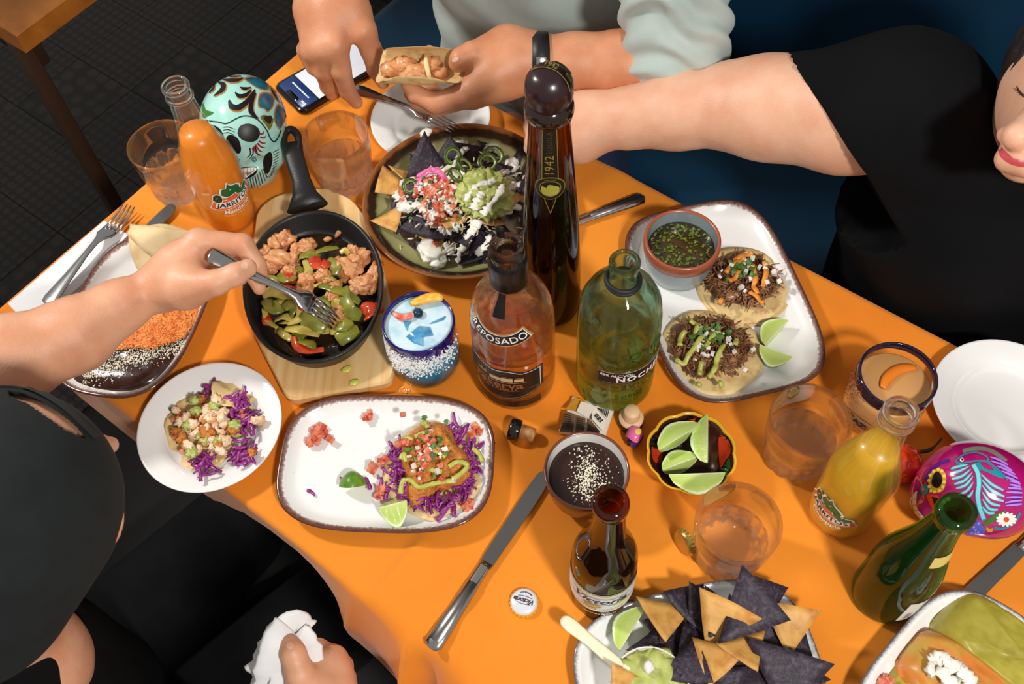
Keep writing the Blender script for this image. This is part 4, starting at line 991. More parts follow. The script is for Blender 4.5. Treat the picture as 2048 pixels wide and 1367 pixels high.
salt(1500, R(-215), R(-5), .038, .084, MB, saltm, .0007, .0019, 'salt_crust', 'white coarse salt crust on the side of the blue margarita', fm)
crumbs('salt_grains', 'few spilled salt grains on the cloth by the fish plate', 'salt', [P(U(798, 822), U(768, 784), .003) for _ in range(12)], .0008, .0016, saltm)
# ---------- second margarita
cz = thing('margarita_glass', 'clear margarita glass with black blue rim and chilli salt', 'glass', (*P(1795, 752, .092)[:2], TZ + CZ))
ob('glass_wall', mesh('glass_wall', *lathe(MG, 56, None, True, False)), clear, cz)
ob('rim', mesh('rim', *lathe([(.0402, .079), (.0404, .086), (.0402, .0915), (.0388, .0945), (.0368, .0930), (.0362, .086)], 56, None, False, False)), M('navy_rim', (22, 16, 40), .08, coat=.6), cz)
D2 = [(.001, .008), (.033, .008), (.0374, .014), (.0395, .028), (.0399, .045), (.0392, .064), (.0384, .072), (.037, .0726), (.001, .0728)]
ob('drink', mesh('drink', *lathe(D2, 56)), M('peach_drink', (206, 152, 92), .3, col2=(196, 146, 100), vscale=20, sss=.2), cz)
fruit_arc('orange_peel', 'curved strip of orange peel floating in the clear margarita', 'fruit', [(1766, 776), (1775, 756), (1800, 738), (1832, 734)], .0062, M('orange_peel', (226, 122, 30), .3), .077, .003)
salt(700, R(-262), R(-150), .040, .093, cz.location, M('chilli_salt', (190, 92, 30), .5, col2=(120, 50, 20), vscale=700), .0005, .0013, 'chilli_salt', 'orange chilli salt crust on the clear margarita', lambda z: fm(z) + .0004)
navy = M('navy_ink', (30, 46, 70), .5)
azc = R(-133)
wprint(cz, 'glass_logo_ring', navy, ring2d(.027, .0155, .0009), fm, azc, .034, .0005)
wprint(cz, 'glass_lettering', navy, rot2(text_vf('CAZO', .0125, 0, 1.0, .0006), 0, -.003, .003), fm, azc, .034, .0006)
wprint(cz, 'glass_small_lettering', navy, rot2(text_vf('TEQUILA', .0048, 0, 1.1, .0001), 0, -.005, -.0075), fm, azc, .034, .0006)
# ================================================================ FOOD
def piece(name, label, cat, vf, mat, loc, rot=(0, 0, 0), group=None, smooth=True):
    return tag(ob(name, mesh(name, *vf, smooth=smooth), mat, None, loc, rot), label, cat, group)
def drizzle(pts, r, h=None, hf=None, seg=8, flat=.55, wob=.25, sd=0):
    """sauce line through photo points; height from hf(x,y) or h"""
    q = []
    for p in pts:
        hh = p[2] if len(p) > 2 else h; v = P(p[0], p[1], hh); q.append(v)
    q = smoothprof([tuple(v) for v in q], 8); n_ = len(q)
    if hf: q = [Vector((v.x, v.y, hf(v.x, v.y))) for v in q]
    rs = [r * (1 + wob * noise.noise(Vector((i * .7, sd * 3.1, r * 1e4)))) * (1 if 0 < i < n_ - 1 else .45) for i in range(n_)]
    V, F = tube(q, rs, seg, flat)
    V = [v + Vector((noise.noise(v * 210 + Vector((sd, 0, 0))), noise.noise(v * 210 + Vector((0, sd, 9))), .5 * noise.noise(v * 160))) * r * .75 for v in V]
    return V, F
def leaf(c, s, rot):
    pts = [(0, -.5), (.3, -.25), (.45, .1), (.2, .15), (.15, .5), (-.12, .35), (-.42, .2), (-.25, -.1), (-.35, -.3)]
    V = [Vector((x * s, y * s, .12 * s * math.sin(x * 6))) for x, y in pts] + [Vector((0, 0, .1 * s))]; n_ = len(pts)
    F = [(i, (i + 1) % n_, n_) for i in range(n_)]
    return xf((V, F), Matrix.Translation(c) @ Euler(rot).to_matrix().to_4x4())
def cubelet(c, s): return xf(box(1, 1, 1), Matrix.Translation(c) @ Euler((U(0, 3), U(0, 3), U(0, 3))).to_matrix().to_4x4() @ Matrix.Diagonal((s * U(.7, 1.3), s * U(.7, 1.2), s * U(.6, 1), 1)))
def bits(n, fpos, fshape): return join(*[fshape(fpos()) for _ in range(n)])
def shred(c, L, r, ang, curl=.3, flat=.45, seg=5, lift=0.0, n=6):
    a = ang; p = Vector(c) - Vector((math.cos(a), math.sin(a), 0)) * L / 2; pts = []
    for i in range(n):
        pts.append(p.copy()); a += U(-curl, curl); p += Vector((math.cos(a), math.sin(a), U(-.35, .35) + lift)) * L / (n - 1)
    return tube(pts, [r * U(.7, 1.1) for _ in pts[:-1]] + [r * .5], seg, flat)
tom = M('tomato_dice', (198, 78, 50), .3, col2=(228, 146, 114), vscale=150, vamt=(.4, .62), coat=.2, sss=.1); onion = M('white_onion', (232, 226, 216), .35, coat=.2)
herb = M('cilantro', (58, 98, 36), .5, col2=(96, 138, 52), vscale=200); guac = M('guacamole', (168, 178, 88), .42, col2=(198, 202, 124), vscale=70, bump=.5, bscale=160, bdist=.002, sss=.1)
crema = M('crema', (240, 236, 222), .35, sss=.15, srad=(1, .9, .7)); gsauce = M('avocado_sauce', (190, 190, 92), .4, col2=(172, 172, 70), vscale=120, bump=.2)
osauce = M('orange_sauce', (228, 140, 50), .4); cabb = M('purple_cabbage', (128, 24, 112), .35, col2=(160, 60, 140), vscale=110, coat=.2)
tort = M('corn_tortilla', (230, 200, 140), .65, col2=(196, 148, 84), vscale=70, vamt=(.5, .78), bump=.6, bscale=150, bdist=.0012)
flour = M('flour_tortilla', (232, 206, 156), .65, col2=(214, 176, 116), vscale=40, vamt=(.5, .8), bump=.3, bscale=130)
bluechip = M('blue_corn_chip', (46, 36, 48), .6, col2=(92, 80, 96), vscale=210, vamt=(.5, .8), bump=.7, bscale=300, bdist=.0012)
tanchip = M('yellow_corn_chip', (218, 164, 86), .55, col2=(188, 122, 52), vscale=60, vamt=(.45, .75), bump=.4, bscale=200, bdist=.0012)
batter = M('fried_batter', (212, 134, 50), .5, col2=(176, 92, 28), vscale=90, bump=1.0, bscale=300, bdist=.003)
chick = M('grilled_chicken', (214, 152, 100), .42, col2=(184, 104, 54), vscale=55, vamt=(.45, .7), bump=.4, bscale=180, coat=.25, sss=.08)
gpep = M('green_pepper', (136, 134, 42), .25, col2=(104, 108, 32), vscale=60, coat=.5); rpep = M('red_pepper', (184, 44, 18), .22, col2=(206, 80, 30), vscale=60, coat=.5); oni = M('cooked_onion', (196, 178, 90), .28, col2=(170, 150, 66), vscale=60, coat=.4)
beef = M('shredded_beef', (104, 62, 36), .42, col2=(176, 126, 84), vscale=75, vamt=(.42, .68), coat=.2, bump=.3)
# ---------- rice plate
RP = Vector((-.4914, .6523, 0))
fp = Matrix.Rotation(R(78.3), 3, 'Z')
def inplate(u, v): q = fp @ Vector((u, v, 0)); return RP + q        # plate axes: u long, v across
beans_o = [P(*p, .012) for p in [(135, 757), (175, 720), (215, 700), (250, 690), (290, 700), (330, 690), (368, 668), (372, 680), (352, 715), (320, 752), (280, 775), (225, 782), (170, 775)]]
V, F = heightpatch(closedspline([(p.x, p.y, 0) for p in beans_o], 4), lambda t, v: .004 + .006 * min(1, t * 3) + .0012 * noise.noise(Vector((v.x * 60, v.y * 60, 0))), 8)
piece('refried_beans', 'pool of glossy dark black beans at the end of the oblong plate', 'beans', (V, F), M('black_beans', (36, 20, 18), .16, col2=(56, 32, 28), vscale=70, bump=.25, bscale=120, coat=.4), (0, 0, TZ + CZ + .005))
pp = [P(U(160, 372), 0, 0) for _ in range(0)]
for _ in range(1500):
    u = rnd.random(); x = 165 + 205 * u; y = 745 - 62 * u ** 1.5 + rnd.gauss(0, 13) - 12 * math.sin(u * 3); q = P(x, y, .02); pp.append(Vector((q.x, q.y, TZ + .0185 + U(0, .001))))
crumbs('cheese_crumbs', 'white cheese dusted over the black beans', 'cheese', pp, .0005, .0013, cheese)
rice_m = M('red_rice', (232, 148, 70), .42, col2=(212, 108, 40), vscale=90, coat=.2)
vf = []
poly = [P(*p, .02).xy for p in [(205, 700), (235, 665), (280, 625), (330, 590), (390, 585), (400, 610), (384, 650), (370, 672), (340, 688), (300, 698), (255, 692)]]
def inside(pt_, poly):
    c = False; j = len(poly) - 1
    for i in range(len(poly)):
        if (poly[i].y > pt_.y) != (poly[j].y > pt_.y) and pt_.x < (poly[j].x - poly[i].x) * (pt_.y - poly[i].y) / (poly[j].y - poly[i].y) + poly[i].x: c = not c
        j = i
    return c
cen = sum(poly, Vector((0, 0))) / len(poly); nr = 0
xs = [p.x for p in poly]; ys = [p.y for p in poly]
while nr < 2600:
    q = Vector((U(min(xs), max(xs)), U(min(ys), max(ys))))
    if not inside(q, poly): continue
    d = (q - cen).length; z = TZ + CZ + .0095 + .016 * max(0, 1 - (d / .058) ** 2) * U(.92, 1.08) + .002 * noise.noise(Vector((q.x * 80, q.y * 80, 0))); a = U(0, 6.28); t = U(-.5, .5)
    dv = Vector((math.cos(a) * math.cos(t), math.sin(a) * math.cos(t), math.sin(t))) * .0032; c = Vector((*q, z))
    vf.append(tube([c - dv, c - dv * .4, c + dv * .4, c + dv], [.0006, .00125, .00125, .0006], 5)); nr += 1
V, F = heightpatch(closedspline([(p.x, p.y, 0) for p in poly], 3), lambda t, v: .002 + .0105 * min(1, 1.3 * t), 8, TZ + CZ + .0045)
tag(ob('red_rice', mesh('red_rice', *join((V, F), *vf)), rice_m), 'heap of orange red rice on the oblong plate', 'rice', kind='stuff')
def tortilla_disc(r, seed, fold=None, th=.0014, wav=.003, n=40, rings=9):
    rr = []
    for i in range(rings + 1):
        q = r * (1 - i / rings * .985); ring = []
        for j in range(n):
            a = 2 * math.pi * j / n; k = 1 + .025 * noise.noise(Vector((math.cos(a) * 1.5, math.sin(a) * 1.5, seed)))
            p = Vector((q * k * math.cos(a), q * k * math.sin(a), 0)); p.z = wav * (q / r) ** 2 * (noise.noise(Vector((math.cos(a) * 1.8, math.sin(a) * 1.8, seed * 2.3))) + .25) + .0006 * noise.noise(Vector((p.x * 90, p.y * 90, seed)))
            ring.append(p)
        rr.append(ring)
    top = rr; bot = [[Vector((v.x, v.y, v.z - th)) for v in ring] for ring in reversed(rr)]
    V, F = loft(bot + top)
    if fold: V = [fold(v) for v in V]
    return V, F
# folded flour tortillas resting on the plate, under the hand
def foldover(ang, r0, gap):
    c, s_ = math.cos(ang), math.sin(ang)
    def f(v):
        u, w_ = v.x * c + v.y * s_, -v.x * s_ + v.y * c; z = v.z
        if u > r0:
            d = u - r0; a = min(d / gap, math.pi); rest = d - a * gap
            u2 = r0 + gap * math.sin(a) - rest; z = z + gap - gap * math.cos(a) if a < math.pi else 2 * gap + abs(z) * .3 + .0005; u = u2
        return Vector((u * c - w_ * s_, u * s_ + w_ * c, z + .004 * math.sin(w_ * 60)))
    return f
piece('flour_tortilla', 'folded soft flour tortilla standing behind the hand', 'tortilla', tortilla_disc(.066, 3, foldover(R(60), .002, .009), wav=.008), flour, P(362, 478, .022), (R(24), R(-10), R(20)))
piece('flour_tortilla', 'rolled soft flour tortilla leaning over the rim of the rice plate', 'tortilla', tortilla_disc(.052, 5, foldover(R(150), -.004, .008), wav=.006), flour, P(318, 520, .018), (R(10), R(-6), R(80)))
# ---------- cutting board, skillet and fajitas
bp = [P(*p, .014) for p in [(576, 803), (779, 766), (790, 742), (782, 600), (748, 455), (705, 398), (648, 374), (552, 390), (514, 420), (497, 560), (498, 650)]]
bc = sum(bp, Vector()) / len(bp)
def roundpoly(pts, r=.012, n=4):
    out = []; m = len(pts)
    for i in range(m):
        a, b, c = [Vector(pts[(i + k - 1) % m][:2]) for k in range(3)]; d1 = (a - b); d2 = (c - b); q = min(r, d1.length * .45, d2.length * .45)
        p0 = b + d1.normalized() * q; p1 = b + d2.normalized() * q
        for k in range(n + 1):
            t = k / n; out.append(tuple(p0 * (1 - t) ** 2 + b * 2 * t * (1 - t) + p1 * t * t))
    return out
mw = bpy.data.materials.new('maple_board'); mw.use_nodes = True; N = mw.node_tree.nodes; L = mw.node_tree.links; b_ = N['Principled BSDF']; b_.inputs['Roughness'].default_value = .5
tc = N.new('ShaderNodeTexCoord'); mp = N.new('ShaderNodeMapping'); mp.inputs['Scale'].default_value = (26, 2.2, 8); mp.inputs['Rotation'].default_value = (0, 0, R(12)); nz = N.new('ShaderNodeTexNoise'); nz.inputs['Scale'].default_value = 3; nz.inputs['Detail'].default_value = 6; nz.inputs['Distortion'].default_value = .8
rp_ = N.new('ShaderNodeValToRGB'); rp_.color_ramp.elements[0].color = lin((236, 198, 140)); rp_.color_ramp.elements[1].color = lin((216, 164, 98)); rp_.color_ramp.elements[0].position = .35; rp_.color_ramp.elements[1].position = .7
L.new(tc.outputs['Object'], mp.inputs[0]); L.new(mp.outputs[0], nz.inputs['Vector']); L.new(nz.outputs['Fac'], rp_.inputs[0]); L.new(rp_.outputs[0], b_.inputs['Base Color'])
cb = piece('wooden_board', 'pale wooden serving board under the cast iron skillet', 'board', slab(roundpoly([(p.x - bc.x, p.y - bc.y) for p in bp], .014), 0, .014, .0025), mw, (bc.x, bc.y, TZ + CZ))
cb.data.set_sharp_from_angle(angle=R(40))
iron = M('cast_iron', (30, 30, 31), .42, .2, bump=.25, bscale=420, bdist=.0008)
skc = Vector((-.2725, .6675, TZ + CZ + .0145)); SA, SB_ = .0825, .1095
sk = thing('cast_iron_skillet', 'black cast iron oval skillet on the wooden board', 'skillet', skc, R(11.3))
prf = [(SA - .002, 0), (.016, 0), (.011, .004), (.003, .026), (0, .034), (.0008, .0355), (.0035, .0355), (.0052, .033), (.011, .012), (.016, .0075), (.024, .0065), (SA - .003, .0062)]
rings = []
for d, z in prf:
    k = outline(max(.001, SA - d), max(.0013, SB_ - d), 2.06, 96)
    for v in k: v.z = z
    rings.append(k)
ob('pan', mesh('pan', *loft(rings)), iron, sk)
inv = Matrix.Rotation(-R(11.3), 3, 'Z')
def skl(px, py, h): return inv @ (P(px, py, h) - skc)
h0, h1, h2, h3 = skl(615, 415, .050), skl(603, 360, .056), skl(588, 312, .062), skl(580, 265, .066)
hd = tube([h0, h0 + (h1 - h0) * .5, h1, h2, h2 + (h3 - h2) * .5], [.026, .0155, .0115, .0125, .0135], 16, .42)
ob('handle', mesh('handle', *hd), iron, sk)
# ring end with hang hole
ax_ = (h3 - h2).normalized(); cen_ = h2 + (h3 - h2) * .62; sd_ = ax_.cross(Vector((0, 0, 1))).normalized()
ringp = [cen_ + ax_ * (.019 * math.cos(a)) + sd_ * (.0098 * math.sin(a)) for a in np.linspace(0, 2 * math.pi, 25)[:-1]]
V = []; F = []
rgs = []
for i, p in enumerate(ringp):
    t = (ringp[(i + 1) % 24] - ringp[i - 1]).normalized(); o_ = t.cross(Vector((0, 0, 1))).normalized()
    rgs.append([p + o_ * .0052 * math.cos(a) + Vector((0, 0, 1)) * .0048 * math.sin(a) for a in np.linspace(0, 2 * math.pi, 9)[:-1]])
ob('handle_eye', mesh('handle_eye', *loft(rgs + [rgs[0]], True, False, False)), iron, sk)
ob('cooking_oil', mesh('cooking_oil', *xf(lathe([(.0655, .0078), (.064, .0086), (.001, .0088)], 64, None, False), Matrix.Diagonal((1.02, 1.44, 1, 1)))), M('hot_oil_glaze', (30, 22, 14), .07, col2=(44, 30, 14), vscale=60, bump=.6, bscale=130, bdist=.0015, coat=.5), sk)
SZ = skc.z - TZ
def fz(x, y): return .014 + .010 * max(0, 1 - ((x - 630) / 110) ** 2 - ((y - 580) / 120) ** 2)
ch_list = [(525, 505, 18, 13, 30), (546, 489, 17, 14, 60), (571, 480, 19, 15, 20), (566, 522, 27, 15, 5), (611, 496, 16, 16, 80), (592, 505, 15, 9, 120), (695, 537, 24, 18, 40), (714, 521, 20, 14, -40), (727, 566, 22, 13, -35), (750, 552, 11, 24, 8), (669, 585, 11, 19, 15), (679, 630, 20, 14, -40), (664, 638, 15, 12, 20), (614, 561, 13, 12, 0), (647, 553, 14, 12, 40), (610, 592, 13, 15, 10), (540, 536, 13, 10, 30), (706, 505, 10, 12, 0), (580, 545, 12, 10, 0)]
for k, (x, y, a, b, r_) in enumerate(ch_list):
    sc = 1 / 1640.; p = P(x, y, SZ + fz(x, y) + .006); s_ = .0085
    piece('chicken_piece', uniq(('large' if a * b > 260 else 'small') + ' grilled chicken piece in the skillet ' + clock(x, y, 635, 570, 135, 150)), 'chicken', blob(a * sc * 1.3, b * sc * 1.3, s_ * 1.15, .5, 1.7, k + 3, 4), chick, p, (U(-.3, .3), U(-.3, .3), R(-r_)), 'grilled chicken pieces in the skillet')
for k, (x, y, a, b, r_) in enumerate([(581, 462, 5, 12, 30), (677, 465, 5, 14, -25), (655, 478, 9, 6, 20)]):
    piece('mushroom_slice', ['slim browned slice at the back left of the skillet', 'slim browned slice at the back right of the skillet', 'small browned nub at the back of the skillet'][k], 'mushroom', blob(a / 1600., b / 1600., .003, .25, 1.5, k + 40, 2), chick, P(x, y, SZ + .012), (0, 0, R(r_)), 'small browned slices at the back of the skillet')
def pepper(kind, pts, r, sd):
    mt, nm, lb_ = {'g': (gpep, 'green_pepper_strip', 'soft green pepper strip in the skillet'), 'r': (rpep, 'red_pepper_strip', 'red pepper strip in the skillet'), 'o': (oni, 'onion_strip', 'translucent cooked onion strip in the skillet')}[kind]
    q = smoothprof([tuple(P(x, y, SZ + fz(x, y) + .006 + h_)) for x, y, h_ in pts], 5); n_ = len(q); c = q[n_ // 2].copy()
    rs = [r * (.45 + .55 * math.sin(math.pi * (i + .7) / (n_ + .4)) ** .5) * (1 + .18 * noise.noise(Vector((i * .5, sd, 0)))) for i in range(n_)]
    piece(nm, uniq(lb_ + ' ' + clock(pts[1][0], pts[1][1], 635, 570, 135, 150)), 'pepper' if kind != 'o' else 'onion', tube([v - c for v in q], [x * 1.3 for x in rs], 10, .24, up=(.5 * math.sin(sd * 2.1), .5 * math.cos(sd * 1.3), 1)), mt, c, group=lb_ + 's')
for k, (kd, pts, r) in enumerate([
    ('g', [(630, 505, .004), (650, 498, .007), (676, 494, .003)], .0052), ('g', [(640, 570, .006), (670, 578, .010), (700, 590, .010), (720, 605, .006)], .005), ('g', [(688, 575, .008), (690, 600, .010), (700, 622, .009), (722, 632, .004)], .0075),
    ('o', [(525, 590, .004), (545, 582, .008), (572, 588, .008), (600, 592, .006)], .0055), ('g', [(535, 600, .004), (548, 615, .008), (560, 608, .008)], .009), ('g', [(570, 605, .006), (585, 615, .009), (580, 632, .006)], .007),
    ('o', [(590, 592, .009), (602, 612, .012), (598, 635, .010), (575, 645, .006)], .0045), ('g', [(602, 648, .006), (625, 640, .010), (655, 650, .006)], .010), ('g', [(630, 605, .010), (645, 618, .012), (640, 640, .010)], .009),
    ('o', [(572, 655, .004), (605, 658, .008), (640, 668, .004)], .0062), ('g', [(600, 680, .003), (620, 686, .006), (632, 692, .003)], .0065), ('r', [(586, 672, .003), (592, 692, .005), (615, 700, .004), (648, 698, .002)], .0038),
    ('g', [(675, 682, .002), (695, 668, .005), (718, 660, .002)], .0075), ('r', [(724, 625, .003), (735, 615, .007), (750, 618, .007), (764, 612, .003)], .0062), ('r', [(728, 638, .002), (742, 628, .006), (757, 622, .004)], .0045),
    ('r', [(626, 512, .006), (632, 525, .009), (634, 538, .006)], .006), ('r', [(642, 522, .006), (652, 528, .008), (656, 535, .004)], .005), ('r', [(592, 600, .010), (598, 618, .012), (604, 630, .008)], .005), ('r', [(530, 628, .002), (533, 640, .004), (532, 650, .001)], .0045),
    ('r', [(573, 542, .004), (582, 552, .007), (590, 560, .004)], .005), ('g', [(558, 548, .004), (575, 556, .007), (592, 552, .005)], .0065), ('g', [(520, 560, .003), (540, 560, .006), (560, 566, .004)], .0055), ('o', [(610, 520, .006), (618, 540, .009), (612, 552, .006)], .004),
    ('g', [(655, 520, .004), (672, 535, .006), (668, 550, .004)], .006), ('o', [(528, 615, .003), (535, 640, .004), (555, 655, .003)], .003), ('g', [(600, 512, .004), (620, 508, .007), (640, 514, .004)], .006), ('o', [(680, 505, .006), (690, 500, .009), (698, 508, .007)], .003),
    ('r', [(560, 575, .005), (578, 580, .008), (598, 582, .005)], .0045), ('g', [(700, 640, .006), (690, 650, .008), (672, 655, .004)], .006), ('o', [(550, 640, .004), (570, 632, .007), (590, 640, .005)], .005)]):
    pepper(kd, pts, r, k)
for k in range(34):     # the rest of the heap, tangled strips of pepper and onion
    a = U(0, 6.28); q = math.sqrt(U(0, 1)); x, y = 622 + 92 * q * math.cos(a), 612 + 74 * q * math.sin(a); d = U(0, 6.28); l_ = U(12, 22)
    pepper(rnd.choice('ggooor'), [(x - l_ * math.cos(d), y - l_ * .8 * math.sin(d), U(-.004, .002)), (x + U(-5, 5), y + U(-5, 5), U(-.002, .005)), (x + l_ * math.cos(d), y + l_ * .8 * math.sin(d), U(-.004, .002))], U(.0034, .0058), k + 60)
for x, y in ((693, 738), (708, 764)):
    piece('lime_drip', ('upper' if y < 750 else 'lower') + ' pale green drip of juice on the wooden board', 'drip', blob(.006, .0042, .0012, .3, 1.5, x), M('juice_drop', (206, 206, 90), .15, coat=.5), P(x, y, .0175), (0, 0, U(0, 3)), 'drips on the wooden board')
# ---------- nachos
NC = Vector((-.106, .803, TZ + CZ + .006))
def mound(x, y):
    r = math.hypot(x - NC.x, y - NC.y); return NC.z + .046 * max(0, 1 - (r / .098) ** 2)
def nz_(px, py, h=.0):      # height above the table at a photo point on the heap
    hh = .03
    for _ in range(6):
        q = P(px, py, hh); hh = mound(q.x, q.y) - TZ + h
    return hh
NM = [mesh('blue_corn_chip', *chipmesh(.036, .22, k)) for k in range(5)]; YM = [mesh('yellow_corn_chip', *chipmesh(.034, .22, 20 + k)) for k in range(4)]
for m_ in NM: m_.materials.append(bluechip)
for m_ in YM: m_.materials.append(tanchip)
def chip(px, py, h, rot, blue=True, sc=1.0, label=None, group=None, k=None):
    k = rnd.randrange(99) if k is None else k
    o = ob('blue_corn_chip' if blue else 'yellow_corn_chip', (NM if blue else YM)[k % (5 if blue else 4)], None, None, P(px, py, h), rot); o.scale = (sc,) * 3
    return tag(o, label, 'chip', group)
gN = 'chips heaped on the green plate'
V, F = heightpatch([(NC.x + .088 * math.cos(a), NC.y + .088 * math.sin(a)) for a in np.linspace(0, 2 * math.pi, 49)[:-1]], lambda t, v: (.003 + .036 * min(1, t * 1.25) ** .8) * (1 + .25 * noise.noise(Vector((v.x * 50, v.y * 50, 0)))), 14, NC.z)
piece('refried_bean_layer', 'dark melted bean and cheese layer under the nacho toppings', 'beans', (V, F), M('bean_cheese', (80, 58, 52), .4, col2=(214, 196, 172), vscale=45, vamt=(.48, .66), bump=.5, bscale=100), (0, 0, 0))
chip(850, 318, .068, (R(48), R(16), R(28)), True, .95, 'large blue corn chip standing up at the back of the nachos', gN)
chip(786, 366, .045, (R(14), R(10), R(20)), False, .85, 'browned yellow chip sticking out at the left of the nachos', gN)
chip(806, 345, .048, (R(20), R(30), R(70)), False, .6, 'small yellow chip point behind the browned chip', gN)
chip(778, 437, .040, (R(10), R(-12), R(-40)), False, .75, 'yellow chip at the lower left edge of the nachos', gN)
for (x, y, h_, rx, ry, rz, bl, s_) in [(805, 430, .012, 10, -20, 40, 1, .9), (840, 455, .012, -10, -15, 100, 1, .9), (880, 465, .010, -18, 8, 10, 1, .8), (925, 470, .010, -25, 5, 70, 1, .95), (960, 480, .004, -25, 15, 120, 1, .9), (1000, 460, .010, -20, 25, 0, 1, .9), (1040, 420, .012, 0, 30, 60, 1, .95), (1062, 360, .018, 20, 25, 20, 1, 1.05),
                               (1045, 330, .02, 30, 10, 0, 1, .9), (930, 300, .02, 30, 0, 60, 1, .9), (900, 305, .022, 40, -10, 0, 1, .8), (985, 300, .022, 35, 10, 90, 1, .8), (820, 385, .014, 10, -30, 0, 1, .9), (845, 340, .018, 25, -15, 45, 1, .9), (940, 515, .002, -20, 0, 30, 1, .7), (905, 440, .018, -10, 10, 50, 0, .75), (1015, 395, .016, 5, 20, 30, 0, .8), (985, 440, .014, -20, 10, 10, 0, .7), (870, 480, .006, -15, -5, 80, 0, .8), (1010, 500, -.002, -10, 15, 30, 0, .7), (990, 345, .02, 15, 5, 60, 1, .9), (880, 390, .02, 0, -10, 20, 1, .9), (965, 505, .004, -30, 10, 160, 1, .8)]:
    chip(x, y, nz_(x, y, h_ * .55), (R(rx * .8), R(ry * .8), R(rz)), bool(bl), s_ * .82, uniq(('blue corn chip' if bl else 'yellow corn chip') + ' of the nachos ' + clock(x, y, 900, 405, 175, 155)), gN)
# toppings
gm = P(970, 388, .062)
piece('guacamole_scoop', 'chunky scoop of guacamole on top of the nachos', 'guacamole', blob(.031, .034, .020, .32, 3.0, 11, 5, oct=4), guac, (gm.x, gm.y, TZ + .062), (0, 0, .4))
cs = [[(815, 415), (835, 410), (850, 420)], [(820, 360), (850, 350), (880, 345), (900, 330)], [(800, 400), (795, 380), (815, 360)], [(850, 430), (862, 410), (858, 395), (880, 385), (890, 372)], [(905, 420), (890, 410), (895, 395), (915, 405)], [(860, 450), (870, 430), (862, 415)],
      [(930, 300), (922, 288), (930, 280)], [(975, 300), (985, 292), (995, 298)], [(1000, 350), (1018, 335), (1032, 318)], [(1010, 345), (1025, 330), (1036, 335)], [(915, 350), (935, 345), (950, 360)], [(930, 400), (950, 375), (975, 365), (990, 360)], [(945, 420), (955, 398), (965, 385)], [(965, 430), (980, 410), (1000, 385), (1005, 370)],
      [(1000, 430), (1020, 420), (1040, 412)], [(880, 450), (890, 460), (905, 455), (915, 448)], [(930, 480), (945, 460), (955, 440)], [(915, 525), (920, 500), (930, 490)], [(955, 510), (975, 485), (995, 465)], [(890, 485), (900, 500), (905, 510)], [(900, 340), (915, 320), (925, 300)], [(1010, 380), (1025, 370), (1035, 372)], [(835, 380), (850, 370), (870, 372)], [(905, 375), (925, 370), (930, 385)]]
for k, pts in enumerate(cs):
    q3 = [(x, y, nz_(x, y, .014)) for x, y in pts]
    if 930 < sum(p[0] for p in pts) / len(pts) < 1010 and 355 < sum(p[1] for p in pts) / len(pts) < 425: q3 = [(x, y, max(h_, .082)) for x, y, h_ in q3]
    V, F = drizzle(q3, U(.0034, .0058), flat=.55, wob=.9, sd=k, seg=10)
    piece('crema_streak', uniq('streak of white crema on the nachos ' + clock(pts[0][0], pts[0][1], 900, 405, 175, 155)), 'crema', (V, F), crema, (0, 0, 0), group='crema streaks on the nachos')
for (x, y, a, b) in [(862, 500, .017, .014), (878, 518, .012, .010), (812, 412, .011, .008), (925, 290, .008, .009), (982, 296, .010, .008), (1022, 330, .009, .012), (905, 352, .008, .008), (872, 430, .009, .008)]:
    piece('crema_dollop', uniq('thick dollop of crema on the nachos ' + clock(x, y, 900, 405, 175, 155)), 'crema', blob(a, b, .005, .5, 1.7, x), crema, P(x, y, nz_(x, y, .014)), (0, 0, U(0, 3)), 'crema dollops on the nachos')
vf = []
for _ in range(260):
    x, y = 920 + rnd.gauss(0, 62), 410 + rnd.gauss(0, 52); vf.append(shred(P(x, y, nz_(x, y, .010 + U(0, .004))), U(.006, .012), U(.0008, .0014), U(0, 6.28), .4, .8, 4, 0, 4))
tag(ob('grated_cheese', mesh('grated_cheese', *join(*vf)), M('melted_cheese', (232, 214, 176), .45)), 'pale grated cheese over the nachos', 'cheese', kind='stuff')
vf = []
for _ in range(110):
    x, y = 868 + rnd.gauss(0, 24), 396 + rnd.gauss(0, 22); vf.append(cubelet(P(x, y, nz_(x, y, .010 + U(0, .006))), U(.005, .0085)))
tag(ob('tomato_salsa', mesh('tomato_salsa', *join(*vf), smooth=False), tom), 'diced red tomato salsa heaped on the nachos', 'tomato', kind='stuff')
vf = []
for _ in range(70):
    x, y = 868 + rnd.gauss(0, 28), 396 + rnd.gauss(0, 25); vf.append(cubelet(P(x, y, nz_(x, y, .014 + U(0, .006))), U(.002, .004)))
tag(ob('onion_dice', mesh('onion_dice', *join(*vf), smooth=False), onion), 'tiny white onion dice among the nacho tomatoes', 'onion', kind='stuff')
vf = [leaf(P(x, y, nz_(x, y, .018)), U(.004, .007), (U(-.6, .6), U(-.6, .6), U(0, 6))) for x, y in [(870 + rnd.gauss(0, 30), 392 + rnd.gauss(0, 26)) for _ in range(36)]]
tag(ob('cilantro_bits', mesh('cilantro_bits', *join(*vf)), herb), 'chopped green cilantro on the nachos', 'herb', kind='stuff')
pink = M('pickled_onion', (222, 84, 152), .28, col2=(240, 150, 190), vscale=90, coat=.4)
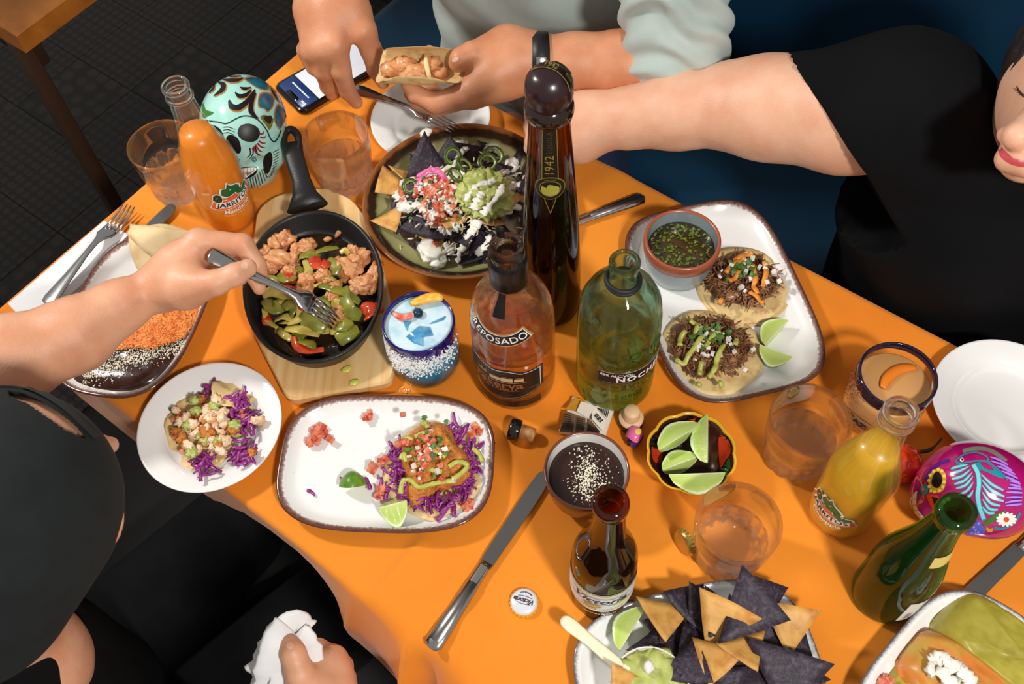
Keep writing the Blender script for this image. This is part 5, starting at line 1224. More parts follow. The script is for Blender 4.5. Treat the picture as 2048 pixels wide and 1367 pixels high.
for k in range(9):
    o_ = [(828 + k, 375 - 3 * k), (850 + 2 * k, 352 - 2 * k), (872 + 2 * k, 338 + 2 * k), (885 + k % 3, 345 + 3 * k)]
    q3 = [(x + U(-4, 4), y + U(-4, 4), nz_(x, y, .014 + .002 * (k % 3))) for x, y in o_]
    V, F = drizzle(q3, .0022, flat=.5, wob=.3, sd=k + 50)
    piece('pickled_onion_strip', 'bright pink pickled onion strip in the tangle on the nachos', 'onion', (V, F), pink, (0, 0, 0), group='pink pickled onion strips on the nachos')
jal = M('jalapeno', (74, 100, 32), .25, col2=(44, 66, 22), vscale=80, coat=.4); jin = M('jalapeno_flesh', (150, 166, 84), .3)
for (x, y, r_, rot) in [(987, 312, .0135, (.35, .25, 0)), (975, 325, .0125, (.2, -.3, 1)), (905, 312, .012, (.9, .3, .4)), (930, 330, .012, (.7, -.2, 2)), (912, 350, .011, (.5, .6, 1)), (800 + 20, 372, .010, (.8, .2, .3))]:
    t = thing('jalapeno_slice', uniq('dark green jalapeno ring on the nachos ' + clock(x, y, 900, 405, 175, 155)), 'jalapeno', P(x, y, nz_(x, y, .020)), rot, 'jalapeno rings on the nachos')
    ob('skin_ring', mesh('skin_ring', *lathe([(r_, -.0018), (r_ + .0006, 0), (r_, .0018), (r_ - .0025, .002), (r_ - .003, 0), (r_ - .0025, -.002), (r_, -.0018)], 28, None, False, False)), jal, t)
    ob('flesh_ring', mesh('flesh_ring', *lathe([(r_ - .0024, .0014), (r_ - .0045, .0010), (r_ - .0045, -.001), (r_ - .0024, -.0014)], 28, None, False, False)), jin, t)
piece('crema_drop', 'drop of white crema on the rim of the green plate', 'crema', blob(.009, .0065, .003, .25, 1.6, 3), crema, P(852, 265, .0375), (0, 0, .6))
# ---------- street tacos on the tray
def meat_taco(label, px, py, r, sd, mu, sauce, sauce_lines, side):
    c = at(px, py, .016, CZ + .007)
    t = thing('street_taco', label, 'taco', c)
    ob('tortilla', mesh('tortilla', *tortilla_disc(r, sd, wav=.010)), tort, t)
    ob('tortilla', mesh('tortilla', *tortilla_disc(r * .97, sd + 4, wav=.008)), tort, t, (.004, -.003, -.0025))
    vf = [xf(blob(r * .72, r * .60, .011, .35, 2.2, sd, 3), Matrix.Translation(Vector((mu[0], mu[1], .006))))]
    for _ in range(330):
        a = U(0, 6.28); q = math.sqrt(U(0, 1)); x, y = mu[0] + r * .74 * q * math.cos(a), mu[1] + r * .64 * q * math.sin(a)
        vf.append(shred((x, y, .009 + .010 * (1 - q * q) + U(-.002, .003)), U(.010, .026), U(.0007, .0016), U(0, 6.28), .35, .7))
    ob('shredded_meat', mesh('shredded_meat', *join(*vf)), beef, t, stuff=True)
    ob('cilantro', mesh('cilantro', *join(*[leaf((mu[0] + rnd.gauss(0, r * .2), mu[1] + .006 + rnd.gauss(0, r * .15), .0225 + U(0, .004)), U(.005, .010), (U(-.6, .6), U(-.6, .6), U(0, 6))) for _ in range(34)])), herb, t, stuff=True)
    ob('onion_dice', mesh('onion_dice', *join(*[cubelet(Vector((mu[0] + rnd.gauss(.004, r * .28), mu[1] + rnd.gauss(-.004, r * .24), .021 + U(0, .003))), U(.003, .006)) for _ in range(26)]), smooth=False), onion, t, stuff=True)
    for k, pts in enumerate(sauce_lines):
        q = smoothprof([tuple(P(*p, .034) - c) for p in pts], 5)
        V, F = tube([Vector((v.x, v.y, .024 + .002 * math.sin(i * .9 + k) - .18 * max(0, (v.xy - Vector(mu)).length - r * .45))) for i, v in enumerate(q)], [.0030 * (1 + .4 * noise.noise(Vector((i * .6, k, 0)))) for i in range(len(q))], 8, .6)
        ob('sauce_line', mesh('sauce_line', V, F), sauce, t)
    return t
meat_taco('open shredded beef taco with orange sauce beside the salsa bowl', 1486, 566, .054, 2, (0, .004), osauce, [[(1452, 545), (1462, 530), (1478, 522), (1488, 512)], [(1458, 562), (1472, 552), (1478, 540)], [(1505, 530), (1512, 552), (1508, 570), (1515, 585)], [(1530, 520), (1532, 545), (1526, 570)], [(1500, 580), (1515, 592), (1528, 600)], [(1468, 520), (1490, 508), (1505, 505)], [(1440, 602), (1446, 592)]], 1)
meat_taco('open shredded beef taco with green sauce at the front of the rounded plate', 1424, 698, .058, 7, (-.002, .003), gsauce, [[(1352, 715), (1368, 722), (1380, 705), (1398, 680), (1408, 668)], [(1360, 690), (1362, 672), (1372, 660)], [(1400, 745), (1402, 730), (1405, 720)], [(1412, 690), (1425, 672), (1440, 660)], [(1418, 748), (1430, 735), (1436, 712), (1448, 685)], [(1395, 760), (1402, 765)], [(1440, 758), (1446, 766)], [(1470, 690), (1474, 675)], [(1380, 640), (1395, 648), (1390, 665)]], 1)
# salsa in the grey bowl
sl = ob('herb_salsa', mesh('herb_salsa', *lathe([(.0385, .0405), (.037, .0412), (.0005, .0414)], 48, None, False)), M('dark_salsa', (46, 34, 12), .06, col2=(62, 50, 16), vscale=50, coat=.5), None, salsa.location); tag(sl, 'dark oily green salsa filling the grey bowl', 'salsa')
vf = []
for _ in range(260):
    a = U(0, 6.28); q = .036 * math.sqrt(U(.02, 1)); 
    if rnd.random() < .35 and q < .016: continue
    vf.append(leaf(salsa.location + Vector((q * math.cos(a), q * math.sin(a), .0422)), U(.0018, .0048), (U(-.2, .2), U(-.2, .2), U(0, 6))))
tag(ob('herb_bits', mesh('herb_bits', *join(*vf)), M('dark_herb', (74, 92, 24), .4, col2=(110, 124, 36), vscale=200)), 'chopped herbs floating on the dark salsa', 'herb', kind='stuff')
# ---------- battered fish taco
FC = at(868, 935, .014, CZ + .006)
ft = thing('fish_taco', 'battered fish taco with purple cabbage and green sauce', 'taco', FC)
def fl_(px, py, h): return P(px, py, h + CZ + .006) - FC
ob('tortilla', mesh('tortilla', *tortilla_disc(.056, 9, wav=.010)), tort, ft)
ob('tortilla', mesh('tortilla', *tortilla_disc(.055, 12, wav=.009)), tort, ft, (.004, -.004, -.002))
vf = []
for _ in range(210):
    a = U(0, 6.28); q = .047 * U(.78, 1.05) ; x, y = q * math.cos(a) * .95, q * math.sin(a)
    if math.sin(a) > .5 and rnd.random() < .6: continue
    vf.append(shred((x, y, .006 + U(0, .009)), U(.008, .022), U(.0012, .0024), U(0, 6.28), .5, .4))
for (x, y) in [(912, 842), (918, 855), (922, 866), (935, 890), (942, 905), (968, 885), (975, 870), (780, 905), (795, 895), (745, 965), (760, 975), (775, 985), (890, 1028), (905, 1020), (800, 1000)]:
    vf.append(shred(fl_(x, y, .008), U(.014, .026), .0026, U(.5, 2.2), .4, .35))
ob('purple_cabbage', mesh('purple_cabbage', *join(*vf)), cabb, ft, stuff=True)
fillet = [(800, 885), (830, 850), (870, 838), (900, 850), (915, 885), (932, 900), (945, 935), (925, 965), (880, 975), (850, 995), (828, 1008), (810, 990), (812, 955), (800, 920)]
V, F = heightpatch(closedspline([tuple(fl_(x, y, .016)) for x, y in fillet], 4), lambda t, v: (.014 * min(1, t * 4) ** .5 + .007 * t) * (1 + .35 * noise.fractal(Vector((v.x * 45, v.y * 45, 2)), .8, 2, 3)) + .0012 * noise.fractal(Vector((v.x * 260, v.y * 260, 5)), .8, 2, 3), 22, .007)
ob('fried_fish', mesh('fried_fish', V, F), batter, ft)
fishm = ft.children[-1]
sauce = [[(800, 985), (806, 962), (822, 962), (838, 975), (862, 970), (885, 965), (912, 962)], [(898, 935), (915, 925), (935, 930), (925, 945), (905, 960)], [(800, 880), (815, 875), (825, 882)], [(842, 848), (850, 842), (856, 855)], [(862, 912), (875, 905), (892, 915)], [(830, 875), (845, 868), (858, 866)], [(802, 920), (808, 908), (812, 925)], [(838, 925), (850, 935), (862, 940), (885, 945)], [(868, 895), (880, 900), (890, 910)], [(945, 895), (958, 905), (965, 920)]]
for k, pts in enumerate(sauce):
    q = smoothprof([tuple(fl_(x, y, .026)) for x, y in pts], 5); V, F = tube([Vector((v.x, v.y, .0285 - .28 * max(0, v.xy.length - .032))) for v in q], [.0027 * (1 + .4 * noise.noise(Vector((i * .6, k, 3)))) for i in range(len(q))], 8, .6)
    ob('green_sauce', mesh('green_sauce', V, F), gsauce, ft)
vf = [cubelet(fl_(850 + rnd.gauss(0, 24), 896 + rnd.gauss(0, 22), .0285 + U(0, .003)), U(.0045, .007)) for _ in range(30)]
ob('tomato_dice', mesh('tomato_dice', *join(*vf), smooth=False), tom, ft, stuff=True)
ob('onion_dice', mesh('onion_dice', *join(*[cubelet(fl_(850 + rnd.gauss(0, 26), 905 + rnd.gauss(0, 28), .030), U(.003, .005)) for _ in range(24)]), smooth=False), onion, ft, stuff=True)
ob('cilantro', mesh('cilantro', *join(*[leaf(fl_(855 + rnd.gauss(0, 26), 905 + rnd.gauss(0, 28), .032), U(.005, .009), (U(-.6, .6), U(-.6, .6), U(0, 6))) for _ in range(22)])), herb, ft, stuff=True)
for k, (x, y, n_, sp, lb_) in enumerate([(640, 868, 16, 9, 'little heap of tomato salsa on the empty side of the fish plate'), (617, 884, 3, 4, 'tiny tomato crumb beside the salsa heap'), (733, 826, 3, 5, 'single tomato piece at the top of the fish plate'), (954, 860, 7, 7, 'tomato pieces at the right of the fish taco'), (753, 925, 6, 7, 'tomato pieces at the left of the fish taco'), (935, 1012, 6, 8, 'tomato pieces at the lower right of the fish taco'), (765, 985, 5, 6, 'tomato pieces behind the quarter of lime')]):
    o = ob('tomato_bits', mesh('tomato_bits', *join(*[cubelet(P(x + rnd.gauss(0, sp), y + rnd.gauss(0, sp * .9), .0115 + U(0, .004)), U(.005, .0085)) for _ in range(n_)]), smooth=False), tom); tag(o, lb_, 'tomato', kind='stuff')
for k, (x, y, a, lb_) in enumerate([(583, 937, 1.9, 'upper loose purple cabbage shred on the fish plate'), (624, 983, -.3, 'lower loose purple cabbage shred on the fish plate'), (690, 958, 1.7, 'purple cabbage shred above the squeezed lime')]):
    piece('cabbage_shred', lb_, 'cabbage', shred((0, 0, 0), .012, .0022, a, .3, .4), cabb, P(x, y, .0095))
# ---------- half eaten taco on the side plate
LC = at(420, 855, .01, CZ + .0065); ht = thing('fish_taco', 'half eaten fish taco with purple cabbage on the small plate', 'taco', LC)
def ll(px, py, h): return P(px, py, h + CZ + .006) - LC
bite = lambda v: v * (1 - .32 * math.exp(-((math.atan2(v.y, v.x) + .5) / .55) ** 2))
ob('tortilla', mesh('tortilla', *tortilla_disc(.052, 21, bite, wav=.012)), tort, ht)
ob('tortilla_flap', mesh('tortilla_flap', *tortilla_disc(.026, 25, wav=.012)), tort, ht, ll(470, 785, .010), (R(-20), R(15), 0))
wfish = M('flaky_white_fish', (240, 216, 186), .45, col2=(232, 170, 110), vscale=70, bump=.6, bscale=160, bdist=.002)
for k, (x, y, a, b, m_) in enumerate([(418, 845, 15, 13, batter), (432, 830, 14, 11, wfish), (405, 860, 13, 12, wfish), (440, 868, 14, 12, wfish), (395, 828, 12, 9, batter), (378, 858, 12, 11, wfish), (372, 888, 12, 9, batter), (412, 880, 13, 10, batter), (466, 858, 11, 11, batter), (396, 900, 11, 8, wfish), (430, 800, 16, 9, batter), (400, 800, 12, 8, batter), (515, 840, 8, 14, wfish), (450, 845, 12, 12, wfish), (425, 862, 11, 9, batter)]):
    ob('fish_flake', mesh('fish_flake', *blob(a / 1750., b / 1750., .0062, .5, 2.0, k + 60, 3)), m_, ht, ll(x, y, .013 + U(0, .006)), (0, 0, U(0, 3)))
for k in range(34):
    x, y = 415 + rnd.gauss(0, 28), 850 + rnd.gauss(0, 26); ob('fish_flake', mesh('fish_flake', *blob(U(.004, .008), U(.004, .007), U(.003, .005), .6, 2.2, k + 300, 3)), [wfish, batter, wfish][k % 3], ht, ll(x, y, .017 + U(0, .007)), (U(-.4, .4), U(-.4, .4), U(0, 3)))
for k, (x, y) in enumerate([(410, 878), (388, 800), (375, 850), (392, 820), (468, 848), (383, 905), (428, 812), (438, 880), (405, 870)]):
    ob('guacamole_bit', mesh('guacamole_bit', *blob(.0062, .0052, .0038, .8, 3.5, k + 80, 3)), guac, ht, ll(x, y, .022))
vf = [shred(ll(x + rnd.gauss(0, s_), y + rnd.gauss(0, s_), .008 + U(0, .010)), U(.010, .022), U(.0016, .003), U(0, 6.28), .5, .4) for (x, y, s_, n_) in [(405, 920, 10, 26), (485, 905, 12, 26), (480, 850, 9, 20), (475, 800, 10, 22), (420, 775, 5, 8), (490, 830, 10, 14)] for _ in range(n_)]
ob('purple_cabbage', mesh('purple_cabbage', *join(*vf)), cabb, ht, stuff=True)
ob('tomato_dice', mesh('tomato_dice', *join(*[cubelet(ll(x + rnd.gauss(0, 6), y + rnd.gauss(0, 6), .014), U(.005, .007)) for (x, y) in [(355, 835), (362, 842), (485, 825), (360, 865), (370, 900)] for _ in range(3)]), smooth=False), tom, ht, stuff=True)
ob('cilantro', mesh('cilantro', *join(*[leaf(ll(358 + rnd.gauss(0, 10), 840 + rnd.gauss(0, 24), .014), U(.005, .009), (U(-.6, .6), U(-.6, .6), U(0, 6))) for _ in range(20)])), herb, ht, stuff=True)
# ---------- chips and guacamole on the lower plate
gC = 'chips heaped on the grey rimmed plate'
CH = [(1400, 1280, .020, 5, 0, 30, 1, 1.1), (1350, 1260, .022, 10, -10, 80, 1, 1.0), (1330, 1300, .02, -8, 10, 10, 1, 1.1), (1370, 1330, .022, 6, 8, 50, 1, 1.1), (1430, 1340, .02, -5, 5, 0, 1, 1.1), (1500, 1330, .022, 8, -6, 40, 1, 1.2), (1550, 1300, .022, 10, 10, 90, 1, 1.1), (1570, 1345, .02, -8, 0, 20, 1, 1.2), (1540, 1250, .026, 4, 14, 60, 1, 1.0), (1470, 1260, .03, 6, -6, 10, 1, 1.0),
      (1410, 1225, .034, 20, -12, 30, 1, 1.0), (1380, 1215, .032, 24, 8, 80, 1, .95), (1440, 1230, .038, 14, -18, 150, 1, .9), (1310, 1285, .03, 12, 20, 100, 1, .9), (1395, 1310, .036, -6, 16, 20, 1, 1.0), (1520, 1290, .036, 10, 6, 120, 1, 1.1), (1560, 1265, .034, 16, 4, 0, 1, 1.0), (1600, 1320, .03, 14, -10, 105, 1, .9), (1480, 1350, .034, -4, 6, 100, 1, 1.1), (1430, 1360, .034, 0, -6, 60, 1, 1.0)]
for (x, y, h_, rx, ry, rz, bl, s_) in CH: chip(x, y, h_, (R(rx), R(ry), R(rz)), True, s_ * .95, uniq('dark blue corn chip in the lower heap ' + clock(x, y, 1440, 1330, 190, 160)), gC)
chip(1492, 1218, .062, (R(16), R(-14), R(6)), True, 1.15, 'big blue corn chip on top with its point up', gC, 1)
chip(1535, 1185, .048, (R(30), R(10), R(50)), True, .75, 'small blue corn chip behind the top chip', gC)
chip(1375, 1330, .048, (R(-10), R(14), R(100)), True, .85, 'blue corn chip leaning beside the guacamole bowl', gC)
chip(1572, 1330, .050, (R(10), R(-20), R(40)), True, 1.2, 'large blue corn chip at the right of the heap', gC)
for (x, y, h_, rx, ry, rz, s_, lb_) in [(1330, 1225, .040, 20, 20, 60, .95, 'yellow corn chip behind the lime wedge on the heap'), (1447, 1235, .056, 26, -22, 20, 1.05, 'folded yellow corn chip in the middle of the heap'), (1430, 1318, .050, -8, 6, 30, .85, 'yellow corn chip in front of the folded one'), (1490, 1290, .050, 10, 18, 80, .85, 'yellow corn chip right of the front one'), (1580, 1245, .042, 16, -8, 40, .95, 'yellow corn chip at the right rim of the heap')]:
    chip(x, y, h_, (R(rx), R(ry), R(rz)), False, s_, lb_, gC)
gcen = P(1300, 1372, .040)
gbw = bowl('guacamole_bowl', 'small white bowl of guacamole on the chip plate', gcen[:2], [(.001, 0), (.022, 0), (.026, .003), (.0335, .02), (.0362, .034), (.0360, .0352), (.0348, .0352)], [(.0348, .0352), (.032, .02), (.022, .006), (.001, .005)], white_glaze, white_glaze, z=CZ + .006)
gq = blob(.0335, .0335, .011, .30, 3.2, 5, 4)
o = piece('guacamole', 'chunky pale green guacamole filling the small white bowl', 'guacamole', gq, guac, (gcen.x, gcen.y, TZ + CZ + .037))
piece('onion_bit', 'white onion bit on the guacamole', 'onion', blob(.005, .006, .004, .3, 2, 8, 2), onion, P(1298, 1333, .054)); 
chip(1243, 1360, .052, (R(40), R(10), R(30)), False, .6, 'small yellow corn chip stuck in the guacamole', gC)
# plastic spoon
a_, b_ = P(1130, 1240, .034), P(1232, 1325, .046); sp = thing('plastic_spoon', 'cream coloured plastic spoon resting in the guacamole', 'spoon', a_); sp.matrix_world = frame(a_, b_); Ls = (b_ - a_).length
ivory = M('ivory_plastic', (242, 232, 196), .35)
ob('handle', mesh('handle', *strip([(-.004, .003, 0, .001), (0, .0062, 0, .0016), (.008, .0072, 0, .0018), (Ls * .5, .0055, .001, .002), (Ls, .0062, 0, .002), (Ls + .006, .004, -.001, .001)])), ivory, sp)
ob('spoon_bowl', mesh('spoon_bowl', *strip([(Ls, .004, -.001, .001), (Ls + .006, .009, -.003, .002), (Ls + .018, .011, -.005, .0025), (Ls + .03, .006, -.005, .001)])), ivory, sp)
# ---------- enchiladas in green sauce
esa = M('green_mole', (176, 164, 62), .3, col2=(158, 146, 46), vscale=60, bump=.25, bscale=160, coat=.3)
er = Matrix.Rotation(R(133.8), 3, 'Z'); EC = Vector((.4214, .1555, TZ + CZ))
o = ob('green_sauce_pool', mesh('green_sauce_pool', *heightpatch(outline(.122, .088, 3.4, 64), lambda t, v: .0055 + .0008 * noise.noise(Vector((v.x * 40, v.y * 40, 0))) if t > .02 else .001, 8, .0062)), esa, None, EC, (0, 0, R(133.8))); tag(o, 'pool of yellow green sauce in the deep plate', 'sauce')
for k, (px_, py_, L_, w_, rz, lb_) in enumerate([(2046, 1322, .165, .037, -44, 'rolled enchilada covered in green sauce'), (1962, 1395, .150, .034, -44, 'second enchilada topped with crema near the bottom edge')]):
    c = P(px_, py_, .026)
    V, F = heightpatch(outline(L_ / 2, w_, 4.5, 72), lambda t, v: (.024 * min(1, t * 4.5) ** .45 + .004 * t) * (1 + .10 * noise.fractal(Vector((v.x * 30, v.y * 30, k * 7)), .8, 2, 3)) + .0008 * noise.fractal(Vector((v.x * 160, v.y * 160, k)), .8, 2, 3), 22)
    piece('enchilada', lb_, 'enchilada', (V, F), esa if k == 0 else M('tomato_sauce', (206, 120, 50), .35, col2=(188, 150, 60), vscale=40), (c.x, c.y, TZ + CZ + .007), (0, 0, R(rz)))
for k, pts in enumerate([[(1865, 1325), (1880, 1312), (1895, 1325), (1905, 1345)], [(1895, 1318), (1915, 1335), (1935, 1352), (1945, 1367)], [(1880, 1335), (1900, 1360), (1920, 1372)], [(1855, 1345), (1870, 1335)]]):
    V, F = drizzle([(x, y, .042) for x, y in pts], .0060, flat=.5, wob=.5, sd=k, seg=10); piece('crema_streak', ['upper left', 'long middle', 'lower', 'short leftmost'][k] + ' streak of white crema on the second enchilada', 'crema', (V, F), crema, (0, 0, 0), group='crema streaks on the enchilada')
vf = [cubelet(P(1770 + rnd.gauss(0, 6), 1368 + rnd.gauss(0, 5), .018), .008) for _ in range(7)]
tag(ob('tomato_bits', mesh('tomato_bits', *join(*vf), smooth=False), tom), 'tomato salsa at the lower left corner of the enchilada plate', 'tomato', kind='stuff')
# ---------- red habanero
hb = thing('habanero_chilli', 'shiny red orange chilli pepper with dark stem', 'chilli', P(1806, 928, .020))
V, F = blob(.022, .0195, .0195, .22, 1.4, 6, 4); hp = ob('fruit', mesh('fruit', V, F), M('chilli_skin', (222, 66, 18), .12, col2=(206, 44, 14), vscale=25, coat=.7), hb)
s0 = P(1835, 905, .020) - P(1806, 928, .020); s1 = P(1862, 898, .024) - P(1806, 928, .020); s2 = P(1884, 876, .030) - P(1806, 928, .020)
ob('stem', mesh('stem', *tube(smoothprof([tuple(s0 * .5), tuple(s0), tuple(s1), tuple(s2)], 4), [.0022] * 9 + [.0012] * 4, 8)), M('chilli_stem', (52, 46, 22), .5), hb)
# ================================================================ SMALL THINGS
# ---- phone
pa, pb, pc_ = P(607, 227, .006), P(745, 145, .006), P(557, 169, .006)
ux = (pb - pa).normalized(); wd_ = .0715; Lp = .142; uy = Vector((-ux.y, ux.x, 0)); pcn = pa + ux * (Lp / 2 - .004) + uy * (wd_ / 2 - .001)
ph = thing('mobile_phone', 'black mobile phone with bright white screen lying by the hand', 'phone', (pcn.x, pcn.y, TZ + CZ), math.atan2(ux.y, ux.x))
def rrect(a, b, r, n=6):
    return [(sx * (a - r) + r * math.cos(t), sy * (b - r) + r * math.sin(t)) for sx, sy, t0 in ((1, 1, 0), (-1, 1, 90), (-1, -1, 180), (1, -1, 270)) for t in [R(t0 + 90 * k / n) for k in range(n + 1)]]
ob('case', mesh('case', *slab(rrect(Lp / 2, wd_ / 2, .011), 0, .0085, .0018)), M('phone_black', (16, 16, 18), .2, .4, coat=.4), ph)
ob('screen_glass', mesh('screen_glass', *slab(rrect(Lp / 2 - .003, wd_ / 2 - .003, .009), .0080, .0087, .0001)), M('screen_black', (10, 10, 12), .08), ph)
ob('screen_page', mesh('screen_page', *slab(rrect(.0505, wd_ / 2 - .005, .001), .0086, .0091, .0001)), M('lit_page', (226, 228, 236), .3, emit=.35), ph, (.014, 0, 0))
ob('status_bar', mesh('status_bar', *slab(rrect(.0135, wd_ / 2 - .005, .004), .0086, .0091, .0001)), M('lit_blue', (36, 60, 110), .3, emit=.2), ph, (-.0512, 0, 0))
ob('camera_notch', mesh('camera_notch', *slab(rrect(.0035, .013, .003), .0090, .0094, .0001)), M('screen_black', (10, 10, 12), .08), ph, (-.061, 0, 0))
ob('status_line', mesh('status_line', *rot2(bars(9, .0038, .0022, .001, 2), -90), smooth=False), M('lit_white', (220, 230, 246), .4, emit=.3), ph, (-.047, 0, .0093))
ob('status_mark', mesh('status_mark', *rot2(bars(4, .0022, .003, .0008, 3), -90), smooth=False), M('lit_white', (220, 230, 246), .4), ph, (-.0575, -.023, .0093))
# ---- mint skull
mint = M('mint_glaze', (156, 214, 200), .16, col2=(176, 224, 212), vscale=50, coat=.5)
def skull_sdf(vox=.0016, s=1.0):
    e = lambda c, r: ell(np.array(c) * s, np.array(r) * s)
    return sdf_mesh('skull_body', [(.018 * s, [e((0, .006, .070), (.051, .060, .050)), e((0, -.020, .042), (.036, .034, .036)), e((0, -.022, .018), (.028, .026, .020)), e((-.031, -.024, .042), (.013, .016, .011)), e((.031, -.024, .042), (.013, .016, .011))])], vox, .004,
                    [e((-.019, -.058, .056), (.0150, .014, .0125)), e((.019, -.058, .056), (.0150, .014, .0125)), e((0, -.061, .038), (.0075, .011, .010)), e((-.040, -.012, .020), (.012, .014, .014)), e((.040, -.012, .020), (.012, .014, .014))], .005 * s)
sp_ = P(493, 268, .060)
ms = thing('sugar_skull', 'mint green ceramic skull painted with black scrolls and blue petals', 'skull', (sp_.x, sp_.y, TZ + CZ), R(4))
mk = ob('skull_body', skull_sdf(.0017, 1.06), mint, ms)
pt = Paint(mk, .0004)
def Z1(l): return [(400 + x / 5.468, 140 + y / 5.468) for x, y in l]
pblack = M('gloss_black_paint', (22, 16, 18), .4, spec=.3); ptan = M('tan_paint', (166, 116, 56), .3); pblue = M('petal_blue_paint', (24, 60, 96), .2, col2=(34, 110, 130), vscale=60, coat=.3); pred = M('dark_red_paint', (146, 36, 44), .3); pteal = M('deep_teal_paint', (12, 54, 66), .3); pgreen = M('leaf_paint', (56, 118, 40), .3); pwhite = M('tooth_white', (240, 236, 226), .3); polive = M('olive_paint', (110, 110, 30), .3)
paint_ob('brow_line', pteal, mk, pt.stroke(Z1([(50, 552), (200, 568), (290, 585), (400, 530), (480, 502), (580, 515), (660, 570), (730, 660), (770, 750), (810, 782), (850, 740), (885, 655)]), 2.6))
paint_ob('eye_socket', pblack, mk, pt.fill(Z1([(412, 690), (440, 612), (530, 585), (620, 620), (655, 690), (620, 765), (540, 785), (450, 755)])))
paint_ob('eye_socket', pblack, mk, pt.fill(Z1([(95, 605), (160, 605), (225, 650), (265, 735), (235, 745), (150, 690)])))
paint_ob('nose_hollow', pblack, mk, pt.fill(Z1([(283, 780), (300, 722), (350, 708), (420, 755), (450, 860), (425, 912), (360, 885), (310, 835)])))
paint_ob('cheek_hollow', pblack, mk, pt.fill(Z1([(690, 1000), (715, 925), (770, 895), (792, 960), (780, 1050), (745, 1125), (705, 1110)])))
for a, b, c in [((640, 775), (690, 800), (722, 792)), ((625, 800), (672, 840), (715, 845)), ((605, 815), (650, 880), (700, 895)), ((585, 835), (610, 900), (662, 925)), ((655, 700), (690, 690), (700, 660)), ((655, 735), (700, 740), (722, 715))]:
    paint_ob('lash', pred, mk, pt.stroke(Z1([a, b, c]), [3.6, 3.2, .6]))
for a, b, c in [((575, 850), (580, 910), (540, 970)), ((545, 850), (550, 920), (510, 960)), ((600, 830), (630, 920), (665, 932))]:
    paint_ob('lash', pblack, mk, pt.stroke(Z1([a, b, c]), [2.6, 2.4, .6]))
for dy in (0, 30, 62): paint_ob('brow_crease', pblack, mk, pt.stroke(Z1([(255, 628 + dy), (310, 622 + dy), (385, 650 + dy)]), [1, 2, .6]))
paint_ob('mouth', pblack, mk, pt.fill(Z1([(425, 1078), (520, 1058), (605, 1056), (632, 1088), (590, 1150), (480, 1192)])))
paint_ob('teeth', pwhite, mk, pt.fill(Z1([(428, 1085), (520, 1066), (598, 1064), (618, 1084), (570, 1130), (478, 1178)]), 1.8))
paint_ob('tooth_line', pblack, mk, pt.stroke(Z1([(440, 1130), (520, 1122), (600, 1095)]), .8, 2.6), *[pt.stroke(Z1([(x, y), (x + 8, y + l)]), .8, 2.6) for x, y, l in ((470, 1078, 90), (510, 1070, 85), (550, 1066, 70), (582, 1066, 50))])
for k, (x0, y0, x1, y1) in enumerate([(492, 1200, 520, 1310), (520, 1192, 545, 1312), (548, 1182, 575, 1308), (575, 1170, 602, 1298), (600, 1152, 630, 1282), (625, 1132, 658, 1262), (650, 1108, 684, 1240), (672, 1085, 712, 1210), (690, 1075, 735, 1175)]):
    paint_ob('chin_stripe', [pteal, M('brown_paint', (120, 88, 84), .3)][k % 2], mk, pt.stroke(Z1([(x0, y0), (x1, y1)]), 2))
for k in range(10):
    y = 860 + 30 * k; x = 800 + 6 * k - 1.2 * k * k
    paint_ob('jaw_ray', [pteal, pred][k % 2], mk, pt.stroke(Z1([(x - 5, y + 40), (x + 60 - 3 * k, y + 5)]), 1.6))
for (x, y, r_) in ((400, 970, 34), (590, 970, 30)):
    paint_ob('cheek_spiral', pteal, mk, pt.stroke(Z1([(x + r_ * (1 - k / 16) * math.cos(k * .9), y + r_ * (1 - k / 16) * 1.2 * math.sin(k * .9)) for k in range(14)]), 1.2, n=3))
def scroll(l, wdt): 
    paint_ob('scroll_edge', ptan, mk, pt.stroke(Z1([(x + 6, y + 10) for x, y in l]), [q * 1.25 for q in wdt], .8)); paint_ob('scroll', pblack, mk, pt.stroke(Z1(l), wdt, 1.6))
scroll([(320, 330), (345, 395), (420, 410), (510, 350), (570, 270), (600, 210)], [3, 11, 12, 10, 7, 1])
scroll([(385, 245), (430, 285), (500, 275), (560, 220)], [2, 8, 8, 2]); scroll([(440, 190), (490, 205), (560, 190)], [2, 6, 1])
scroll([(200, 135), (255, 160), (240, 220), (150, 285)], [2, 10, 9, 1]); scroll([(165, 160), (140, 210), (100, 250)], [1, 5, 1]); scroll([(250, 105), (340, 115), (420, 110), (475, 85)], [1, 8, 6, 1]); scroll([(320, 75), (390, 72), (450, 65)], [1, 3, 1])
scroll([(610, 250), (565, 350), (555, 440), (600, 505), (640, 525)], [2, 8, 10, 6, 1])
for l, m_ in (([(478, 95), (560, 72), (690, 105), (748, 165), (740, 222), (640, 205), (555, 155)], pblue), ([(650, 258), (760, 248), (812, 310), (800, 400), (740, 465), (700, 425), (635, 402)], pblue), ([(848, 368), (945, 400), (955, 500), (905, 600), (868, 652), (818, 580), (808, 470)], pblue), ([(755, 130), (860, 180), (945, 290), (955, 385), (850, 350), (778, 250)], M('brown_gloss_paint', (50, 34, 26), .2, coat=.3))):
    paint_ob('petal_edge', ptan, mk, pt.fill(Z1(l), .9)); c = (sum(p[0] for p in l) / len(l), sum(p[1] for p in l) / len(l)); paint_ob('petal', m_, mk, pt.fill(Z1([(c[0] + (x - c[0]) * .84, c[1] + (y - c[1]) * .84) for x, y in l]), 1.7))
